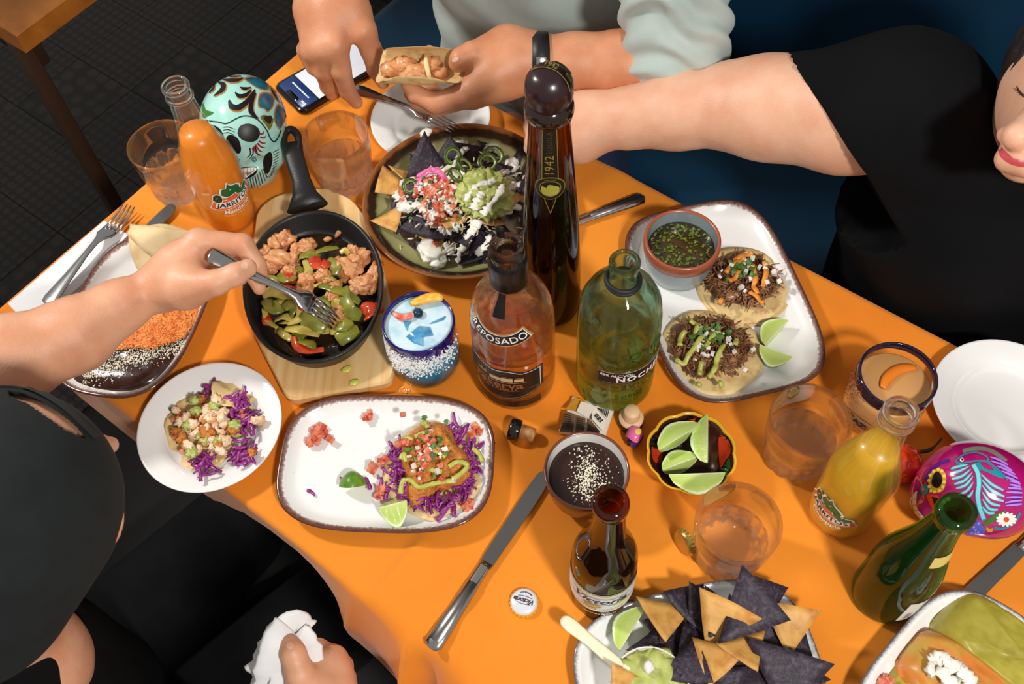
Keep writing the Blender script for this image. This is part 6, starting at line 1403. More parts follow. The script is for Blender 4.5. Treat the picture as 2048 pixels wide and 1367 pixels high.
paint_ob('leaf', polive, mk, pt.fill(Z1([(660, 520), (700, 490), (790, 520), (800, 560), (760, 655), (720, 600)]), .9)); paint_ob('leaf_heart', M('dark_leaf_paint', (40, 30, 12), .3), mk, pt.fill(Z1([(690, 520), (780, 500), (760, 590)]), 1.7))
paint_ob('leaf', pgreen, mk, pt.fill(Z1([(28, 345), (60, 430), (150, 465), (90, 505), (30, 515)]), .9))
# ---- magenta skull
mag = M('magenta_glaze', (178, 16, 106), .12, col2=(160, 10, 92), vscale=20, coat=.6)
sp_ = P(1934, 990, .048)
gs = thing('sugar_skull', 'magenta ceramic skull painted with turquoise bird and feathers', 'skull', (sp_.x, sp_.y, TZ + CZ), R(-112))
gk = ob('skull_body', skull_sdf(.0016, .93), mag, gs)
pt = Paint(gk, .0004)
def Z2(l): return [(1800 + x / 6.835, 880 + y / 6.835) for x, y in l]
cyan = M('turquoise_paint', (120, 206, 214), .2); cyan2 = M('teal_edge_paint', (20, 140, 156), .25); lil = M('lilac_paint', (184, 128, 222), .25); purp = M('purple_paint', (84, 20, 130), .25); yel = M('yellow_bead_paint', (240, 214, 96), .25); mus = M('mustard_paint', (206, 152, 30), .3); orr = M('orange_red_paint', (228, 72, 24), .25); dblue = M('blue_violet_paint', (80, 92, 206), .25)
paint_ob('temple_shade', purp, gk, pt.stroke(Z2([(350, 540), (420, 420), (540, 320), (680, 270)]), 7, .6))
paint_ob('eye_ring', mus, gk, pt.fill(Z2([(395, 560), (430, 440), (530, 385), (620, 450), (632, 570), (585, 690), (480, 715), (410, 660)]), .8)); paint_ob('eye_socket', pblack, gk, pt.fill(Z2([(440, 565), (468, 465), (520, 430), (572, 480), (580, 570), (540, 640), (490, 648), (452, 615)]), 1.6))
for x, y in [(530, 400), (576, 420), (608, 490), (606, 570), (590, 635), (545, 682), (477, 700), (430, 688), (407, 630), (402, 550), (420, 480), (470, 425)]: paint_ob('bead', yel, gk, pt.dot(*Z2([(x, y)])[0], 3.4, 1.8))
paint_ob('eye_ring', mus, gk, pt.stroke(Z2([(690, 790), (600, 830), (545, 920)]), 9, .8))
for x, y in [(662, 800), (606, 842), (566, 915)]: paint_ob('bead', yel, gk, pt.dot(*Z2([(x, y)])[0], 4.2, 1.8))
paint_ob('nose_patch', orr, gk, pt.fill(Z2([(368, 745), (450, 735), (525, 755), (535, 830), (505, 970), (430, 910), (385, 820)]), .8)); paint_ob('nose_hollow', pblack, gk, pt.fill(Z2([(440, 770), (532, 792), (520, 870), (498, 945), (472, 870)]), 1.6, smooth=False))
paint_ob('cheek_flower', cyan2, gk, pt.fill(Z2([(275, 690), (300, 620), (360, 600), (390, 660), (370, 730), (310, 745)]), .9)); paint_ob('flower_heart', mus, gk, pt.dot(*Z2([(325, 665)])[0], 3, 1.6))
paint_ob('teeth', pwhite, gk, pt.fill(Z2([(238, 692), (216, 850), (262, 965), (352, 1085), (270, 1105), (188, 1108), (122, 950), (132, 830), (180, 745)]), .9))
paint_ob('tooth_line', polive, gk, pt.stroke(Z2([(180, 740), (165, 860), (200, 1000), (250, 1100)]), .9, 1.6), *[pt.stroke(Z2([a, b]), .9, 1.6) for a, b in (((140, 830), (225, 800)), ((125, 900), (225, 880)), ((130, 970), (255, 950)), ((160, 1040), (300, 1015)))])
paint_ob('chin_patch', orr, gk, pt.fill(Z2([(55, 960), (110, 880), (125, 960), (185, 1095), (110, 1120)]), .7))
for l in ([(930, 335), (800, 360), (700, 392)], [(950, 355), (810, 425), (698, 455)], [(968, 395), (850, 490), (708, 530)], [(988, 440), (880, 550), (745, 598)], [(1000, 490), (900, 610), (768, 658)], [(1002, 570), (920, 685), (800, 742)], [(1002, 680), (960, 750), (905, 785)],
          [(1100, 455), (1250, 600), (1410, 682)], [(1110, 530), (1250, 680), (1425, 768)], [(1118, 610), (1250, 770), (1415, 830)], [(1122, 705), (1230, 850), (1368, 892)], [(1125, 800), (1220, 930), (1335, 945)], [(1120, 900), (1200, 985), (1290, 992)]):
    paint_ob('feather_edge', cyan2, gk, pt.stroke(Z2(l), [1, 6.2, 6.8, 4], .8)); paint_ob('feather', cyan, gk, pt.stroke(Z2(l), [.6, 4.0, 4.4, 2.4], 1.6))
paint_ob('stem_edge', cyan2, gk, pt.stroke(Z2([(1000, 330), (1060, 440), (1078, 600), (1062, 750), (1085, 900), (1150, 1085)]), 10.5, 2.2)); paint_ob('stem', cyan, gk, pt.stroke(Z2([(1000, 340), (1060, 450), (1078, 600), (1062, 750), (1085, 900), (1145, 1070)]), 7.5, 2.8))
paint_ob('bird_wing', cyan2, gk, pt.fill(Z2([(1040, 320), (1130, 290), (1230, 320), (1420, 510), (1330, 500), (1200, 440), (1080, 390)]), 1.2)); paint_ob('wing_patch', mag, gk, pt.fill(Z2([(1090, 310), (1180, 310), (1280, 390), (1250, 420), (1150, 380)]), 2.0))
paint_ob('bird_line', cyan2, gk, pt.stroke(Z2([(790, 262), (860, 212), (960, 178), (1080, 182), (1180, 232), (1212, 300), (1330, 402), (1470, 545)]), 2.6, 2.4), pt.stroke(Z2([(770, 295), (800, 322), (900, 312), (1020, 290), (1150, 290), (1215, 300)]), 3, 2.4), pt.stroke(Z2([(790, 262), (772, 290), (800, 320)]), 2.4, 2.4))
paint_ob('bird_eye', pwhite, gk, pt.dot(*Z2([(848, 272)])[0], 4, 2)); paint_ob('bird_pupil', pblack, gk, pt.dot(*Z2([(855, 270)])[0], 2.2, 3))
paint_ob('crown_band', M('sage_paint', (120, 128, 110), .3), gk, pt.stroke(Z2([(860, 150), (1000, 118), (1150, 118), (1300, 175), (1450, 290)]), 8, .7))
for l in ([(1230, 232), (1350, 270), (1470, 340)], [(1250, 290), (1400, 340), (1530, 420)], [(1320, 352), (1440, 400), (1570, 470)], [(1385, 422), (1480, 460), (1605, 522)], [(1445, 500), (1520, 530), (1630, 582)], [(1490, 558), (1570, 570), (1640, 602)], [(1490, 605), (1570, 618), (1650, 640)], [(1470, 650), (1560, 655), (1658, 667)], [(1450, 708), (1560, 710), (1668, 717)], [(1450, 775), (1560, 776), (1668, 776)], [(1432, 850), (1540, 832), (1660, 820)], [(1440, 890), (1560, 880), (1660, 868)]):
    paint_ob('plume_edge', purp, gk, pt.stroke(Z2(l), [4, 7.6, 6], .7)); paint_ob('plume', lil, gk, pt.stroke(Z2(l), [2, 4.6, 3], 1.5))
for k in range(13):
    a = 2 * math.pi * k / 13; paint_ob('daisy_petal', pwhite, gk, pt.stroke(Z2([(1450 + 40 * math.cos(a), 1075 + 28 * math.sin(a)), (1450 + 140 * math.cos(a), 1075 + 100 * math.sin(a))]), [3, 7, 3], 1.6))
paint_ob('daisy_heart', orr, gk, pt.dot(*Z2([(1450, 1078)])[0], 5, 2.4))
paint_ob('leaf', pgreen, gk, pt.fill(Z2([(1130, 1165), (1240, 1045), (1450, 950), (1330, 1060), (1230, 1140)]), 1)); paint_ob('lower_patch', dblue, gk, pt.fill(Z2([(890, 1290), (980, 1190), (1080, 1085), (1110, 1140), (1165, 1255), (1030, 1290)]), .9))
for x, y in ((1075, 1130), (1035, 1220), (1070, 1250), (980, 1255), (1010, 1180)): paint_ob('patch_dot', lil, gk, pt.dot(*Z2([(x, y)])[0], 2.4, 1.6))
paint_ob('flame', mus, gk, pt.fill(Z2([(1180, 1180), (1222, 1200), (1272, 1198), (1255, 1248), (1195, 1242)]), 1)); paint_ob('lower_band', cyan2, gk, pt.stroke(Z2([(1280, 1190), (1400, 1205), (1560, 1120), (1640, 990)]), 5, .8))
# ---- cork stopper lying on its side
co = thing('cork_stopper', 'cork stopper with glossy black cap lying on the cloth', 'cork'); A_, B_ = P(1018, 856, .0125), P(1074, 872, .0085); co.matrix_world = frame(A_, B_)
ax90 = Matrix.Rotation(R(90), 4, 'Y')
ob('cap', mesh('cap', *xf(lathe([(.0005, 0), (.0105, 0), (.0125, .0015), (.0128, .005), (.0128, .011), (.0118, .0128), (.008, .013), (.0005, .013)], 32), ax90)), M('gloss_black_cap', (16, 16, 18), .15, coat=.5), co)
ob('cork', mesh('cork', *xf(lathe([(.008, .0125), (.0080, .015), (.0080, .028), (.0072, .0295), (.0005, .030)], 28), ax90)), M('cork', (198, 146, 88), .7, col2=(150, 100, 54), vscale=120, bump=.4), co)
# ---- wooden stopper standing on its dark cap
wo = thing('wooden_stopper', 'pale wooden bottle stopper standing on a dark cap', 'stopper', at(1262, 838, .012, CZ))
ob('cap', mesh('cap', *lathe([(.0005, 0), (.0135, 0), (.0142, .002), (.0142, .010), (.0135, .0115), (.0005, .0115)], 32)), M('dark_cap', (40, 26, 20), .4), wo)
ob('wood_disc', mesh('wood_disc', *lathe([(.0135, .0112), (.0138, .014), (.0130, .0152), (.0005, .0152)], 32)), M('pale_wood', (234, 196, 152), .5, col2=(222, 176, 128), vscale=60), wo)
ob('wood_peg', mesh('wood_peg', *lathe([(.0092, .015), (.0090, .028), (.0082, .030), (.0005, .0302)], 32)), M('pale_wood', (234, 196, 152), .5), wo)
# ---- tiny painted skull bead
tk = thing('skull_bead', 'tiny shiny painted skull with pink flower beside the wooden stopper', 'figurine', at(1268, 876, .010, CZ), R(-20))
tm = ob('bead_body', sdf_mesh('bead_body', [(.004, [ell((0, .001, .0125), (.0098, .011, .0095)), ell((0, -.004, .006), (.0066, .0062, .006))])], .0006, .001, [ell((-.0038, -.0112, .0105), (.003, .003, .0026)), ell((.0038, -.0112, .0105), (.003, .003, .0026))], .001), M('violet_glaze', (52, 22, 96), .1, col2=(30, 40, 130), vscale=160, coat=.7), tk)
pt = Paint(tm, .0003)
paint_ob('flower', M('pink_paint', (236, 110, 170), .2), tm, pt.fill([(1250, 868), (1258, 856), (1270, 852), (1282, 858), (1284, 870), (1276, 884), (1266, 882), (1258, 876)])); paint_ob('flower_heart', yel, tm, pt.dot(1276, 863, 6, 2)); paint_ob('eye_socket', pblack, tm, pt.dot(1255, 885, 6, 1.4)); paint_ob('eye_edge', mus, tm, pt.stroke([(1247, 876), (1246, 888), (1252, 895)], 3, 1.2)); paint_ob('teeth', pwhite, tm, pt.dot(1252, 895, 2, 2), pt.dot(1257, 897, 2, 2))
# ---- crumpled little paper packet
pk = thing('paper_packet', 'crumpled paper packet printed with black lines and a pyramid', 'packet', at(1172, 832, .006, CZ), R(-14))
def pl(px, py, h): return Matrix.Rotation(R(14), 3, 'Z') @ (P(px, py, h + CZ) - pk.location)
kraft = M('kraft_print', (120, 84, 40), .6, col2=(70, 50, 28), vscale=60); pap = M('packet_paper', (232, 222, 206), .7)
body = [pl(1117, 862, .006), pl(1145, 792, .006), pl(1228, 820, .006), pl(1208, 880, .006)]
ob('packet_body', mesh('packet_body', *slab([p[:2] for p in body], 0, .007, .001), sharp=40), pap, pk)
def quad(name, pts, mat, th=.0008):
    q = [pl(*p) for p in pts]; V = q + [p - Vector((0, 0, th)) for p in q]; n_ = len(q)
    return ob(name, mesh(name, V, [tuple(range(n_)), tuple(reversed(range(n_, 2 * n_)))] + [(i, i + n_, (i + 1) % n_ + n_, (i + 1) % n_) for i in range(n_)], False), mat, pk)
quad('gold_flap', [(1130, 818, .012), (1150, 795, .010), (1172, 800, .011), (1158, 822, .014)], M('gold_print', (206, 146, 42), .5))
quad('front_flap', [(1119, 862, .010), (1131, 822, .013), (1150, 828, .0125), (1146, 864, .010)], kraft); quad('front_flap', [(1150, 864, .010), (1154, 830, .0125), (1172, 836, .012), (1168, 864, .010)], kraft); quad('front_flap', [(1172, 866, .010), (1178, 836, .012), (1200, 862, .010), (1190, 878, .009)], kraft)
quad('white_tab', [(1153, 822, .016), (1162, 802, .016), (1184, 808, .016), (1186, 820, .016), (1176, 836, .016)], pap); quad('white_strip', [(1184, 810, .015), (1190, 812, .015), (1214, 842, .012), (1206, 862, .011), (1184, 838, .015)], pap)
quad('side_flap', [(1190, 811, .012), (1222, 818, .010), (1212, 838, .010)], pap)
lines = []
def bar(a, b, h, w_):
    A2, B2 = pl(*a, h), pl(*b, h); d = (B2 - A2).xy.normalized(); n_ = Vector((-d.y, d.x, 0)) * w_; return [A2 + n_, A2 - n_, B2 - n_, B2 + n_], [(0, 1, 2, 3)]
for k in range(7): lines.append(bar((1126 + k * .5, 856 - 4.6 * k), (1144 - .3 * k, 857 - 4.4 * k), .0150, .0006))
for k in range(6): lines.append(bar((1153, 856 - 4 * k), (1167, 857 - 3.6 * k), .0150, .0006))
for k in range(6): lines.append(bar((1176 + 4 * k, 846 + 2.6 * k), (1178 + 3 * k, 860 + 2.4 * k), .0140, .0007))
for k in range(7): lines.append(bar((1196 + 3.6 * k, 815 + .8 * k), (1198 + 2.6 * k, 819 + 2.6 * k), .0135, .0005))
ob('printed_lines', mesh('printed_lines', *join(*lines), smooth=False), M('print_black', (26, 20, 16), .6), pk)
qv = bars(6, .0014, .005, .0006, 9); ob('printed_mark', mesh('printed_mark', *qv, smooth=False), M('print_black', (26, 20, 16), .6), pk, pl(1198, 836, .0165), (0, R(8), R(-38)))
# ---- crown caps
def crown(label, loc, rot, m_top, m_skirt, under=False):
    t = thing('bottle_cap', label, 'bottle cap', loc, rot)
    md = lambda a, z, r: .0008 * math.cos(21 * a) * max(0, 1 - z / .0045) if r > .011 else 0
    ob('skirt', mesh('skirt', *lathe([(.0152, 0), (.0146, .002), (.0136, .0045), (.0126, .006)], 126, md, False, False)), m_skirt, t)
    ob('top', mesh('top', *lathe([(.0138, .0042), (.0128, .0060), (.0118, .0066), (.0005, .0068)], 64, None, False)), m_top, t)
    if under: ob('liner', mesh('liner', *lathe([(.0135, .002), (.012, .0046), (.0005, .005)], 48, None, False)), M('cap_liner', (70, 56, 36), .4), t)
    return t
capw = M('cap_white', (226, 228, 234), .25, .2); capy = M('cap_yellow', (232, 190, 60), .3, .3)
c1 = crown('white and yellow beer bottle cap lying face up on the cloth', at(1048, 1203, .006, CZ), (0, 0, R(163)), capw, capy)
ob('cap_lettering', mesh('cap_lettering', *text_vf('Victoria', .0068, .35, 1.0, .0002), smooth=False), M('wine_ink', (52, 26, 40), .5), c1, (0, -.0005, .0072))
ob('cap_swash', mesh('cap_swash', *join(arc2d(rect2(.015, .0005, 10, 1), .03), off2(arc2d(rect2(.014, .0005, 10, 1), -.04), 0, .008)), smooth=False), M('wine_ink', (52, 26, 40), .5), c1, (0, -.005, .0073))
ob('cap_small_marks', mesh('cap_small_marks', *arc2d(bars(11, .0009, .0014, .0005, 8), .0095), smooth=False), M('wine_ink', (52, 26, 40), .5), c1, (0, -.0095, .0070))
crown('golden beer bottle cap standing on edge against the tumbler', at(1372, 1086, .010, CZ) + Vector((0, 0, .013)), (R(78), R(8), R(-62)), M('cap_gold', (196, 160, 80), .3, .7), M('cap_gold', (196, 160, 80), .3, .7), True)
# ================================================================ PEOPLE
def skin_mat(name, c1, c2):
    return M(name, c1, .46, col2=c2, vscale=26, vamt=(.35, .75), bump=.4, bscale=420, bdist=.0007, sss=.12, srad=(1, .35, .18), spec=.4)
def PD(px, py, depth):
    return CAM + RC @ Vector(((px - IW / 2), -(py - IH / 2), -FPX)) * (depth / FPX)
def J(*a): return np.array(P(*a))
def finger(pts, rs): return (.004, chain([J(*p) for p in pts], rs))
FR = [.0112, .0100, .0090, .0074]
def nail(parent, px, py, h, dirpx, w=.0052, l=.0065, up=None):
    """fingernail plate laid on the fingertip"""
    pt_ = Paint(parent, .0003); 
    dx, dy = dirpx; n_ = math.hypot(dx, dy); dx, dy = dx / n_, dy / n_
    k = 1500; a, b = l * k, w * k
    o = [(px + dx * a * math.cos(t) - dy * b * math.sin(t), py + dy * a * math.cos(t) + dx * b * math.sin(t)) for t in np.linspace(0, 2 * math.pi, 13)[:-1]]
    return paint_ob('fingernail', M('nail', (230, 182, 156), .38), parent, pt_.fill(o, 1, 2, 3))
# ------------------------------------------------ person at the left (cap), forearm across the table
skA = skin_mat('skin_light', (226, 170, 136), (208, 142, 106))
hc = PD(-8, 1012, .83)
p3 = thing('person', 'person in dark cap and black clothes leaning in at the left with a fork', 'person', (hc.x, hc.y, 0))
o3 = np.array(p3.location)
def off(groups):
    out = []
    for k, g in groups:
        q = []
        for p in g:
            p = list(p); p[1] = p[1] - o3
            if p[0] == 's': p[2] = p[2] - o3
            q.append(tuple(p))
        out.append((k, q))
    return out
hcn = np.array(hc); fwd = np.array(RC @ Vector((.55, .55, -.62)).normalized())
bodyA = [
    (.02, chain([J(-190, 800, .14), J(8, 726, .125), J(152, 668, .118), J(235, 615, .115), J(318, 572, .114)], [.052, .0465, .0370, .0265, .0215])),
    (.02, chain([J(318, 572, .114), J(360, 530, .124), J(398, 486, .140)], [.0225, .0215, .0155]) + chain([J(318, 574, .112), J(365, 545, .114), J(392, 512, .112)], [.021, .021, .015]) + chain([J(330, 575, .112), J(372, 572, .130), J(405, 570, .142)], [.020, .0215, .0150])),
    finger([(398, 482, .140), (486, 489, .134), (514, 530, .118), (523, 555, .108)], [.0145, .0118, .0100, .0080]),
    finger([(398, 496, .126), (482, 504, .114), (506, 548, .098), (519, 576, .086)], [.0140, .0112, .0098, .0078]),
    finger([(392, 508, .112), (462, 522, .098), (482, 555, .084)], [.0135, .0108, .0085]),
    finger([(384, 520, .100), (438, 540, .086), (456, 566, .076)], [.0120, .0098, .0078]),
    finger([(392, 572, .138), (432, 565, .147), (470, 549, .150), (496, 535, .147)], [.0170, .0135, .0120, .0098]),
]
# head, neck, shoulders and the right arm belong to the same body
neck0 = hcn + np.array(RC @ Vector((-.02, -.06, -.10)))
sh0 = np.array(PD(-60, 1420, 1.02))
hc2 = np.array(PD(-85, 1150, .86))
bodyA += [(.03, [seg_(hcn, hc2, .094, .093), seg_(hc2, np.array(PD(50, 1330, .98)), .062, .052), seg_(np.array(PD(60, 1330, .98)), np.array(PD(40, 1480, 1.06)), .055, .075)]),
          (.010, [seg_(np.array(PD(170, 905, .87)), np.array(PD(221, 889, .90)), .022, .0075), seg_(np.array(PD(180, 1050, .86)), np.array(PD(213, 1062, .88)), .034, .0125)]),
          (.03, chain([np.array(PD(-190, 1000, 1.0)), J(-240, 830, .15), J(-190, 800, .14)], [.07, .06, .056]) + [seg_(np.array(PD(40, 1480, 1.06)), np.array(PD(-190, 1000, 1.0)), .075, .07)])]
hx = lambda *a: np.array(PD(*a))
bodyA += [(.03, chain([hx(40, 1480, 1.06), hx(330, 1700, 1.12), hx(560, 1560, 1.06), hx(640, 1440, 1.02)], [.075, .055, .042, .029])),
          (.014, chain([hx(640, 1440, 1.02), hx(648, 1385, 1.015), hx(655, 1340, 1.02)], [.030, .032, .024]) + chain([hx(640, 1440, 1.02), hx(625, 1400, 1.0), hx(612, 1370, .995)], [.028, .026, .018])),
          (.004, chain([hx(618, 1385, .995), hx(600, 1345, .985), hx(586, 1305, .985), hx(580, 1288, .99)], [.0175, .0145, .0125, .0100])),
          (.004, chain([hx(672, 1348, 1.02), hx(668, 1316, 1.03), hx(636, 1298, 1.035), hx(606, 1305, 1.03)], [.0150, .0130, .0110, .0085])),
          (.004, chain([hx(682, 1362, 1.03), hx(682, 1332, 1.045), hx(648, 1315, 1.055), hx(615, 1325, 1.045)], [.0145, .0125, .0105, .0085])),
          (.004, chain([hx(686, 1385, 1.04), hx(690, 1355, 1.06), hx(655, 1340, 1.07), hx(625, 1350, 1.06)], [.0135, .0115, .0100, .0080])),
          (.004, chain([hx(682, 1410, 1.05), hx(688, 1385, 1.07), hx(660, 1368, 1.08), hx(635, 1375, 1.07)], [.0120, .0105, .0090, .0075]))]
b3 = ob('body', sdf_mesh('body', off(bodyA), .0024, .006), skA, p3)
nail(b3, 489, 531, 0, (-.2, 1), .0052, .0050); nail(b3, 580, 1291, 0, (.1, -1), .0050, .0048)
# cap with the open arch above the strap
capm = M('black_cap_cloth', (13, 22, 22), .9, col2=(9, 15, 15), vscale=30, bump=.2, bscale=700)
cme = sdf_mesh('cap', off([(.01, [seg_(hcn, hc2, .1005, .0995)])]), .0022, .004)
slit = [Vector(p) for p in [(14, 780), (40, 783), (80, 800), (120, 826), (150, 850), (172, 876), (160, 874), (130, 858), (95, 834), (55, 806), (20, 792)]]
def topx(v):
    c = RC.transposed() @ (Vector(v) - CAM); return Vector((IW / 2 + FPX * c.x / -c.z, IH / 2 - FPX * c.y / -c.z))
bm = bmesh.new(); bm.from_mesh(cme)
kill = [f for f in bm.faces if inside(topx(Vector(o3) + f.calc_center_median()), slit) and (Vector(o3) + f.calc_center_median() - CAM).length < (hc - CAM).length + .06]
low = [f for f in bm.faces if (RC.transposed() @ (Vector(o3) + f.calc_center_median() - hc)).z < -.072]
bmesh.ops.delete(bm, geom=list(set(kill + low)), context='FACES'); bm.to_mesh(cme); bm.free()
ob('cap', cme, capm, p3)
pt = Paint(p3.children[-1], .002)
ob('cap_strap', mesh('cap_strap', *pt.stroke([(-10, 769), (40, 772), (85, 790), (128, 818), (165, 852), (190, 876)], 11, 1)), M('strap_cloth', (30, 40, 40), .8), p3.children[-1])
# black jacket
jk = M('black_jersey', (17, 17, 18), .95, col2=(12, 12, 13), vscale=18, bump=.25, bscale=60, bdist=.004, spec=.15)
ob('jacket', sdf_mesh('jacket', off([(.05, [seg_(hx(75, 1440, 1.03), hx(-190, 1010, 1.03), .085, .085), seg_(hx(-70, 1340, .93), hx(-60, 1520, .98), .085, .10), seg_(hx(75, 1440, 1.05), hx(330, 1720, 1.15), .09, .07), seg_(hx(330, 1720, 1.15), hx(545, 1600, 1.09), .07, .05), seg_(hx(20, 1400, 1.12), hx(120, 1450, 1.55), .13, .17), seg_(hx(-190, 1000, 1.0), J(-245, 825, .15), .082, .072)])]), .006, .01), jk, p3)
ob('trousers', sdf_mesh('trousers', off([(.05, [seg_(hx(150, 1350, 1.62), hx(470, 1060, 1.72), .10, .085), seg_(hx(300, 1500, 1.66), hx(640, 1230, 1.74), .10, .085)])]), .008, .01), jk, p3)
fa, fb = P(418, 507, .154), P(676, 650, .058)
def held_fork(label, A, B, arch, up):
    t = thing('table_fork', label, 'fork', A); t.matrix_world = frame(A, B, up); Lf = (B - A).length; k = Lf / .195
    az = lambda x: arch * math.sin(math.pi * min(1, (x / .195)) ** 1.7)
    ob('handle', mesh('handle', *strip([(x * k, w_, az(x), th) for x, w_, th in [(0, .003, .0008), (.003, .0085, .0014), (.012, .0095, .0017), (.03, .0085, .0018), (.05, .0065, .0020), (.09, .0042, .0024), (.110, .0042, .0022), (.122, .006, .0018), (.130, .0105, .0013), (.140, .0115, .0012), (.150, .0112, .001)]])), steel, t)
    for j in range(4):
        y = -.0088 + .0059 * j; ob('tine', mesh('tine', *tube([(x * k, y * (1 - .2 * (x - .147) / .05), az(x)) for x in (.147, .160, .172, .184, .195)], [.0021, .002, .0019, .0016, .0007], 8, .6)), steel, t)
    return t
held_fork('steel fork held over the skillet by the hand at the left', fa, fb, .020, (0.2, -.2, 1))
# crumpled napkin in the right hand
V, F = blob(.034, .030, .05, .55, 2.4, 31, 4, oct=4)
nm_ = hx(572, 1330, 1.015)
vf1 = []
for k, (pts, wd2) in enumerate([([(520, 1345, 1.02), (545, 1300, 1.005), (566, 1262, 1.0), (590, 1248, 1.01), (604, 1260, 1.02)], .016), ([(540, 1380, 1.01), (548, 1330, .995), (560, 1285, .99), (575, 1258, 1.0)], .019), ([(612, 1345, 1.0), (622, 1318, 1.0), (612, 1286, 1.005), (596, 1266, 1.01)], .013), ([(512, 1330, 1.03), (530, 1345, 1.02), (555, 1352, 1.01)], .012), ([(508, 1362, 1.03), (530, 1378, 1.02), (560, 1385, 1.01)], .016), ([(560, 1400, 1.0), (566, 1350, .998), (568, 1310, 1.0)], .014)]):
    q = smoothprof([tuple(hx(*p)) for p in pts], 6); vf1.append(tube(q, [wd2 * (1 + .3 * noise.noise(Vector((i * .5, k, 0)))) for i in range(len(q))], 12, .28, up=tuple(RC @ Vector((.3, -.2, 1)))))
tag(ob('paper_napkin', mesh('paper_napkin', *join(*vf1)), M('white_paper', (236, 236, 236), .85)), 'crumpled white paper napkin gripped in the fist at the bottom', 'napkin')
# ------------------------------------------------ person behind the table in a grey green sweater
skB = skin_mat('skin_tan', (214, 150, 112), (192, 122, 84))
p1 = thing('person', 'person in grey green sweater behind the table holding a folded taco', 'person', (TT(.22, -.20).x, TT(.22, -.20).y, 0))
o3 = np.array(p1.location)
tcx = TT(.22, -.215)
tor = lambda z: np.array((tcx.x, tcx.y, TZ + z))
bodyB = [(.03, chain([J(1275, -300, .38), J(1352, 20, .21), J(1352, 134, .146)], [.050, .044, .039])), (.02, chain([J(1352, 134, .146), J(1240, 128, .142), J(1150, 124, .143), J(1085, 122, .145)], [.0395, .0365, .0315, .0280])),
         (.018, chain([J(1085, 122, .145), J(1030, 122, .148), J(985, 150, .142), J(935, 185, .130)], [.0285, .0280, .0235, .0160]) + chain([J(1080, 125, .140), J(1020, 150, .132), J(950, 190, .118)], [.026, .024, .016]) + chain([J(1060, 110, .150), J(1012, 98, .156), J(975, 102, .162)], [.025, .0245, .0170])),
         finger([(975, 102, .160), (945, 108, .166), (922, 118, .164), (915, 126, .158)], [.0170, .0150, .0135, .0110]),
         finger([(930, 188, .128), (872, 206, .116), (832, 188, .122), (815, 170, .130)], [.0150, .0122, .0106, .0084]),
         finger([(940, 192, .116), (872, 214, .100), (836, 202, .100), (820, 188, .106)], [.0145, .0118, .0102, .0082]),
         finger([(950, 182, .104), (885, 200, .086), (845, 170, .090), (835, 150, .098)], [.0140, .0112, .0096, .0078]),
         finger([(958, 162, .106), (905, 140, .092), (872, 116, .112), (859, 101, .132)], [.0130, .0104, .0088, .0070]),
         # right hand coming down from the upper edge
         (.03, chain([J(640, -420, .40), J(648, -190, .235), J(655, -80, .185)], [.048, .042, .032])),
         (.018, chain([J(655, -80, .185), J(672, 20, .160), J(672, 88, .142)], [.032, .024, .0165]) + chain([J(650, -75, .185), J(645, 15, .158), J(645, 95, .136)], [.030, .022, .0160]) + chain([J(645, -70, .18), J(625, 20, .15), J(624, 98, .128)], [.028, .020, .0145]) + chain([J(665, -60, .185), J(705, 20, .158), J(728, 62, .145)], [.026, .019, .0160])),
         finger([(672, 92, .140), (682, 140, .108), (694, 180, .072), (713, 205, .046)], [.0160, .0130, .0112, .0086]),
         finger([(645, 98, .134), (648, 142, .100), (656, 172, .066), (664, 188, .048)], [.0155, .0126, .0106, .0084]),
         finger([(624, 102, .126), (630, 132, .098), (655, 140, .075)], [.0145, .0118, .0095]),
         finger([(612, 100, .116), (622, 124, .092), (650, 128, .075)], [.0125, .0105, .0085]),
         finger([(726, 62, .146), (742, 100, .118), (752, 138, .088), (766, 164, .064)], [.0160, .0138, .0118, .0090]),
         (.05, [seg_(tor(-.15), tor(.42), .105, .10), seg_(tor(.42), J(1275, -300, .38), .09, .05), seg_(tor(.42), J(640, -420, .40), .09, .048)])]
b1 = ob('body', sdf_mesh('body', off(bodyB), .0026, .006), skB, p1)
nail(b1, 762, 160, 0, (.4, 1), .0042, .005); nail(b1, 911, 119, 0, (-1, .5), .003, .005)
sw = M('sage_sweater', (186, 198, 192), .9, col2=(170, 184, 178), vscale=9, bump=.3, bscale=1200, bdist=.0008, sheen=.2)
def wrink(v):
    w_ = Vector(o3) + v
    return .006 * noise.fractal(Vector((w_.x * 9 + w_.z * 5, w_.y * 9, w_.z * 12)), .7, 2, 2) + .003 * math.sin((w_.z * 60 + w_.x * 25) + 3 * noise.noise(w_ * 7))
tl, tr = TT(.165, -.20), TT(.275, -.21)
sweat = [(.05, [seg_((tl.x, tl.y, TZ - .10), (tl.x, tl.y, TZ + .42), .105, .11), seg_((tr.x, tr.y, TZ - .10), (tr.x, tr.y, TZ + .42), .105, .11), seg_((tl.x, tl.y, TZ + .1), (tr.x, tr.y, TZ + .1), .112, .112)])]
ob('sweater', sdf_mesh('sweater', off(sweat), .006, .03, disp=wrink), sw, p1)
def cuffr(v):
    u = (RC.transposed() @ (Vector(o3) + v - CAM)); t_ = u.y + .35 * u.x
    return .0042 * math.sin(t_ * 210 + 2.5 * noise.noise(Vector((u.x * 22, u.y * 22, 0)))) + wrink(v) * .5
ob('sleeve', sdf_mesh('sleeve', off([(.02, chain([J(1275, -300, .38), J(1342, -20, .23), J(1354, 70, .182), J(1352, 122, .150), J(1322, 130, .145)], [.064, .057, .056, .054, .047]))]), .004, .01, disp=cuffr), sw, p1)
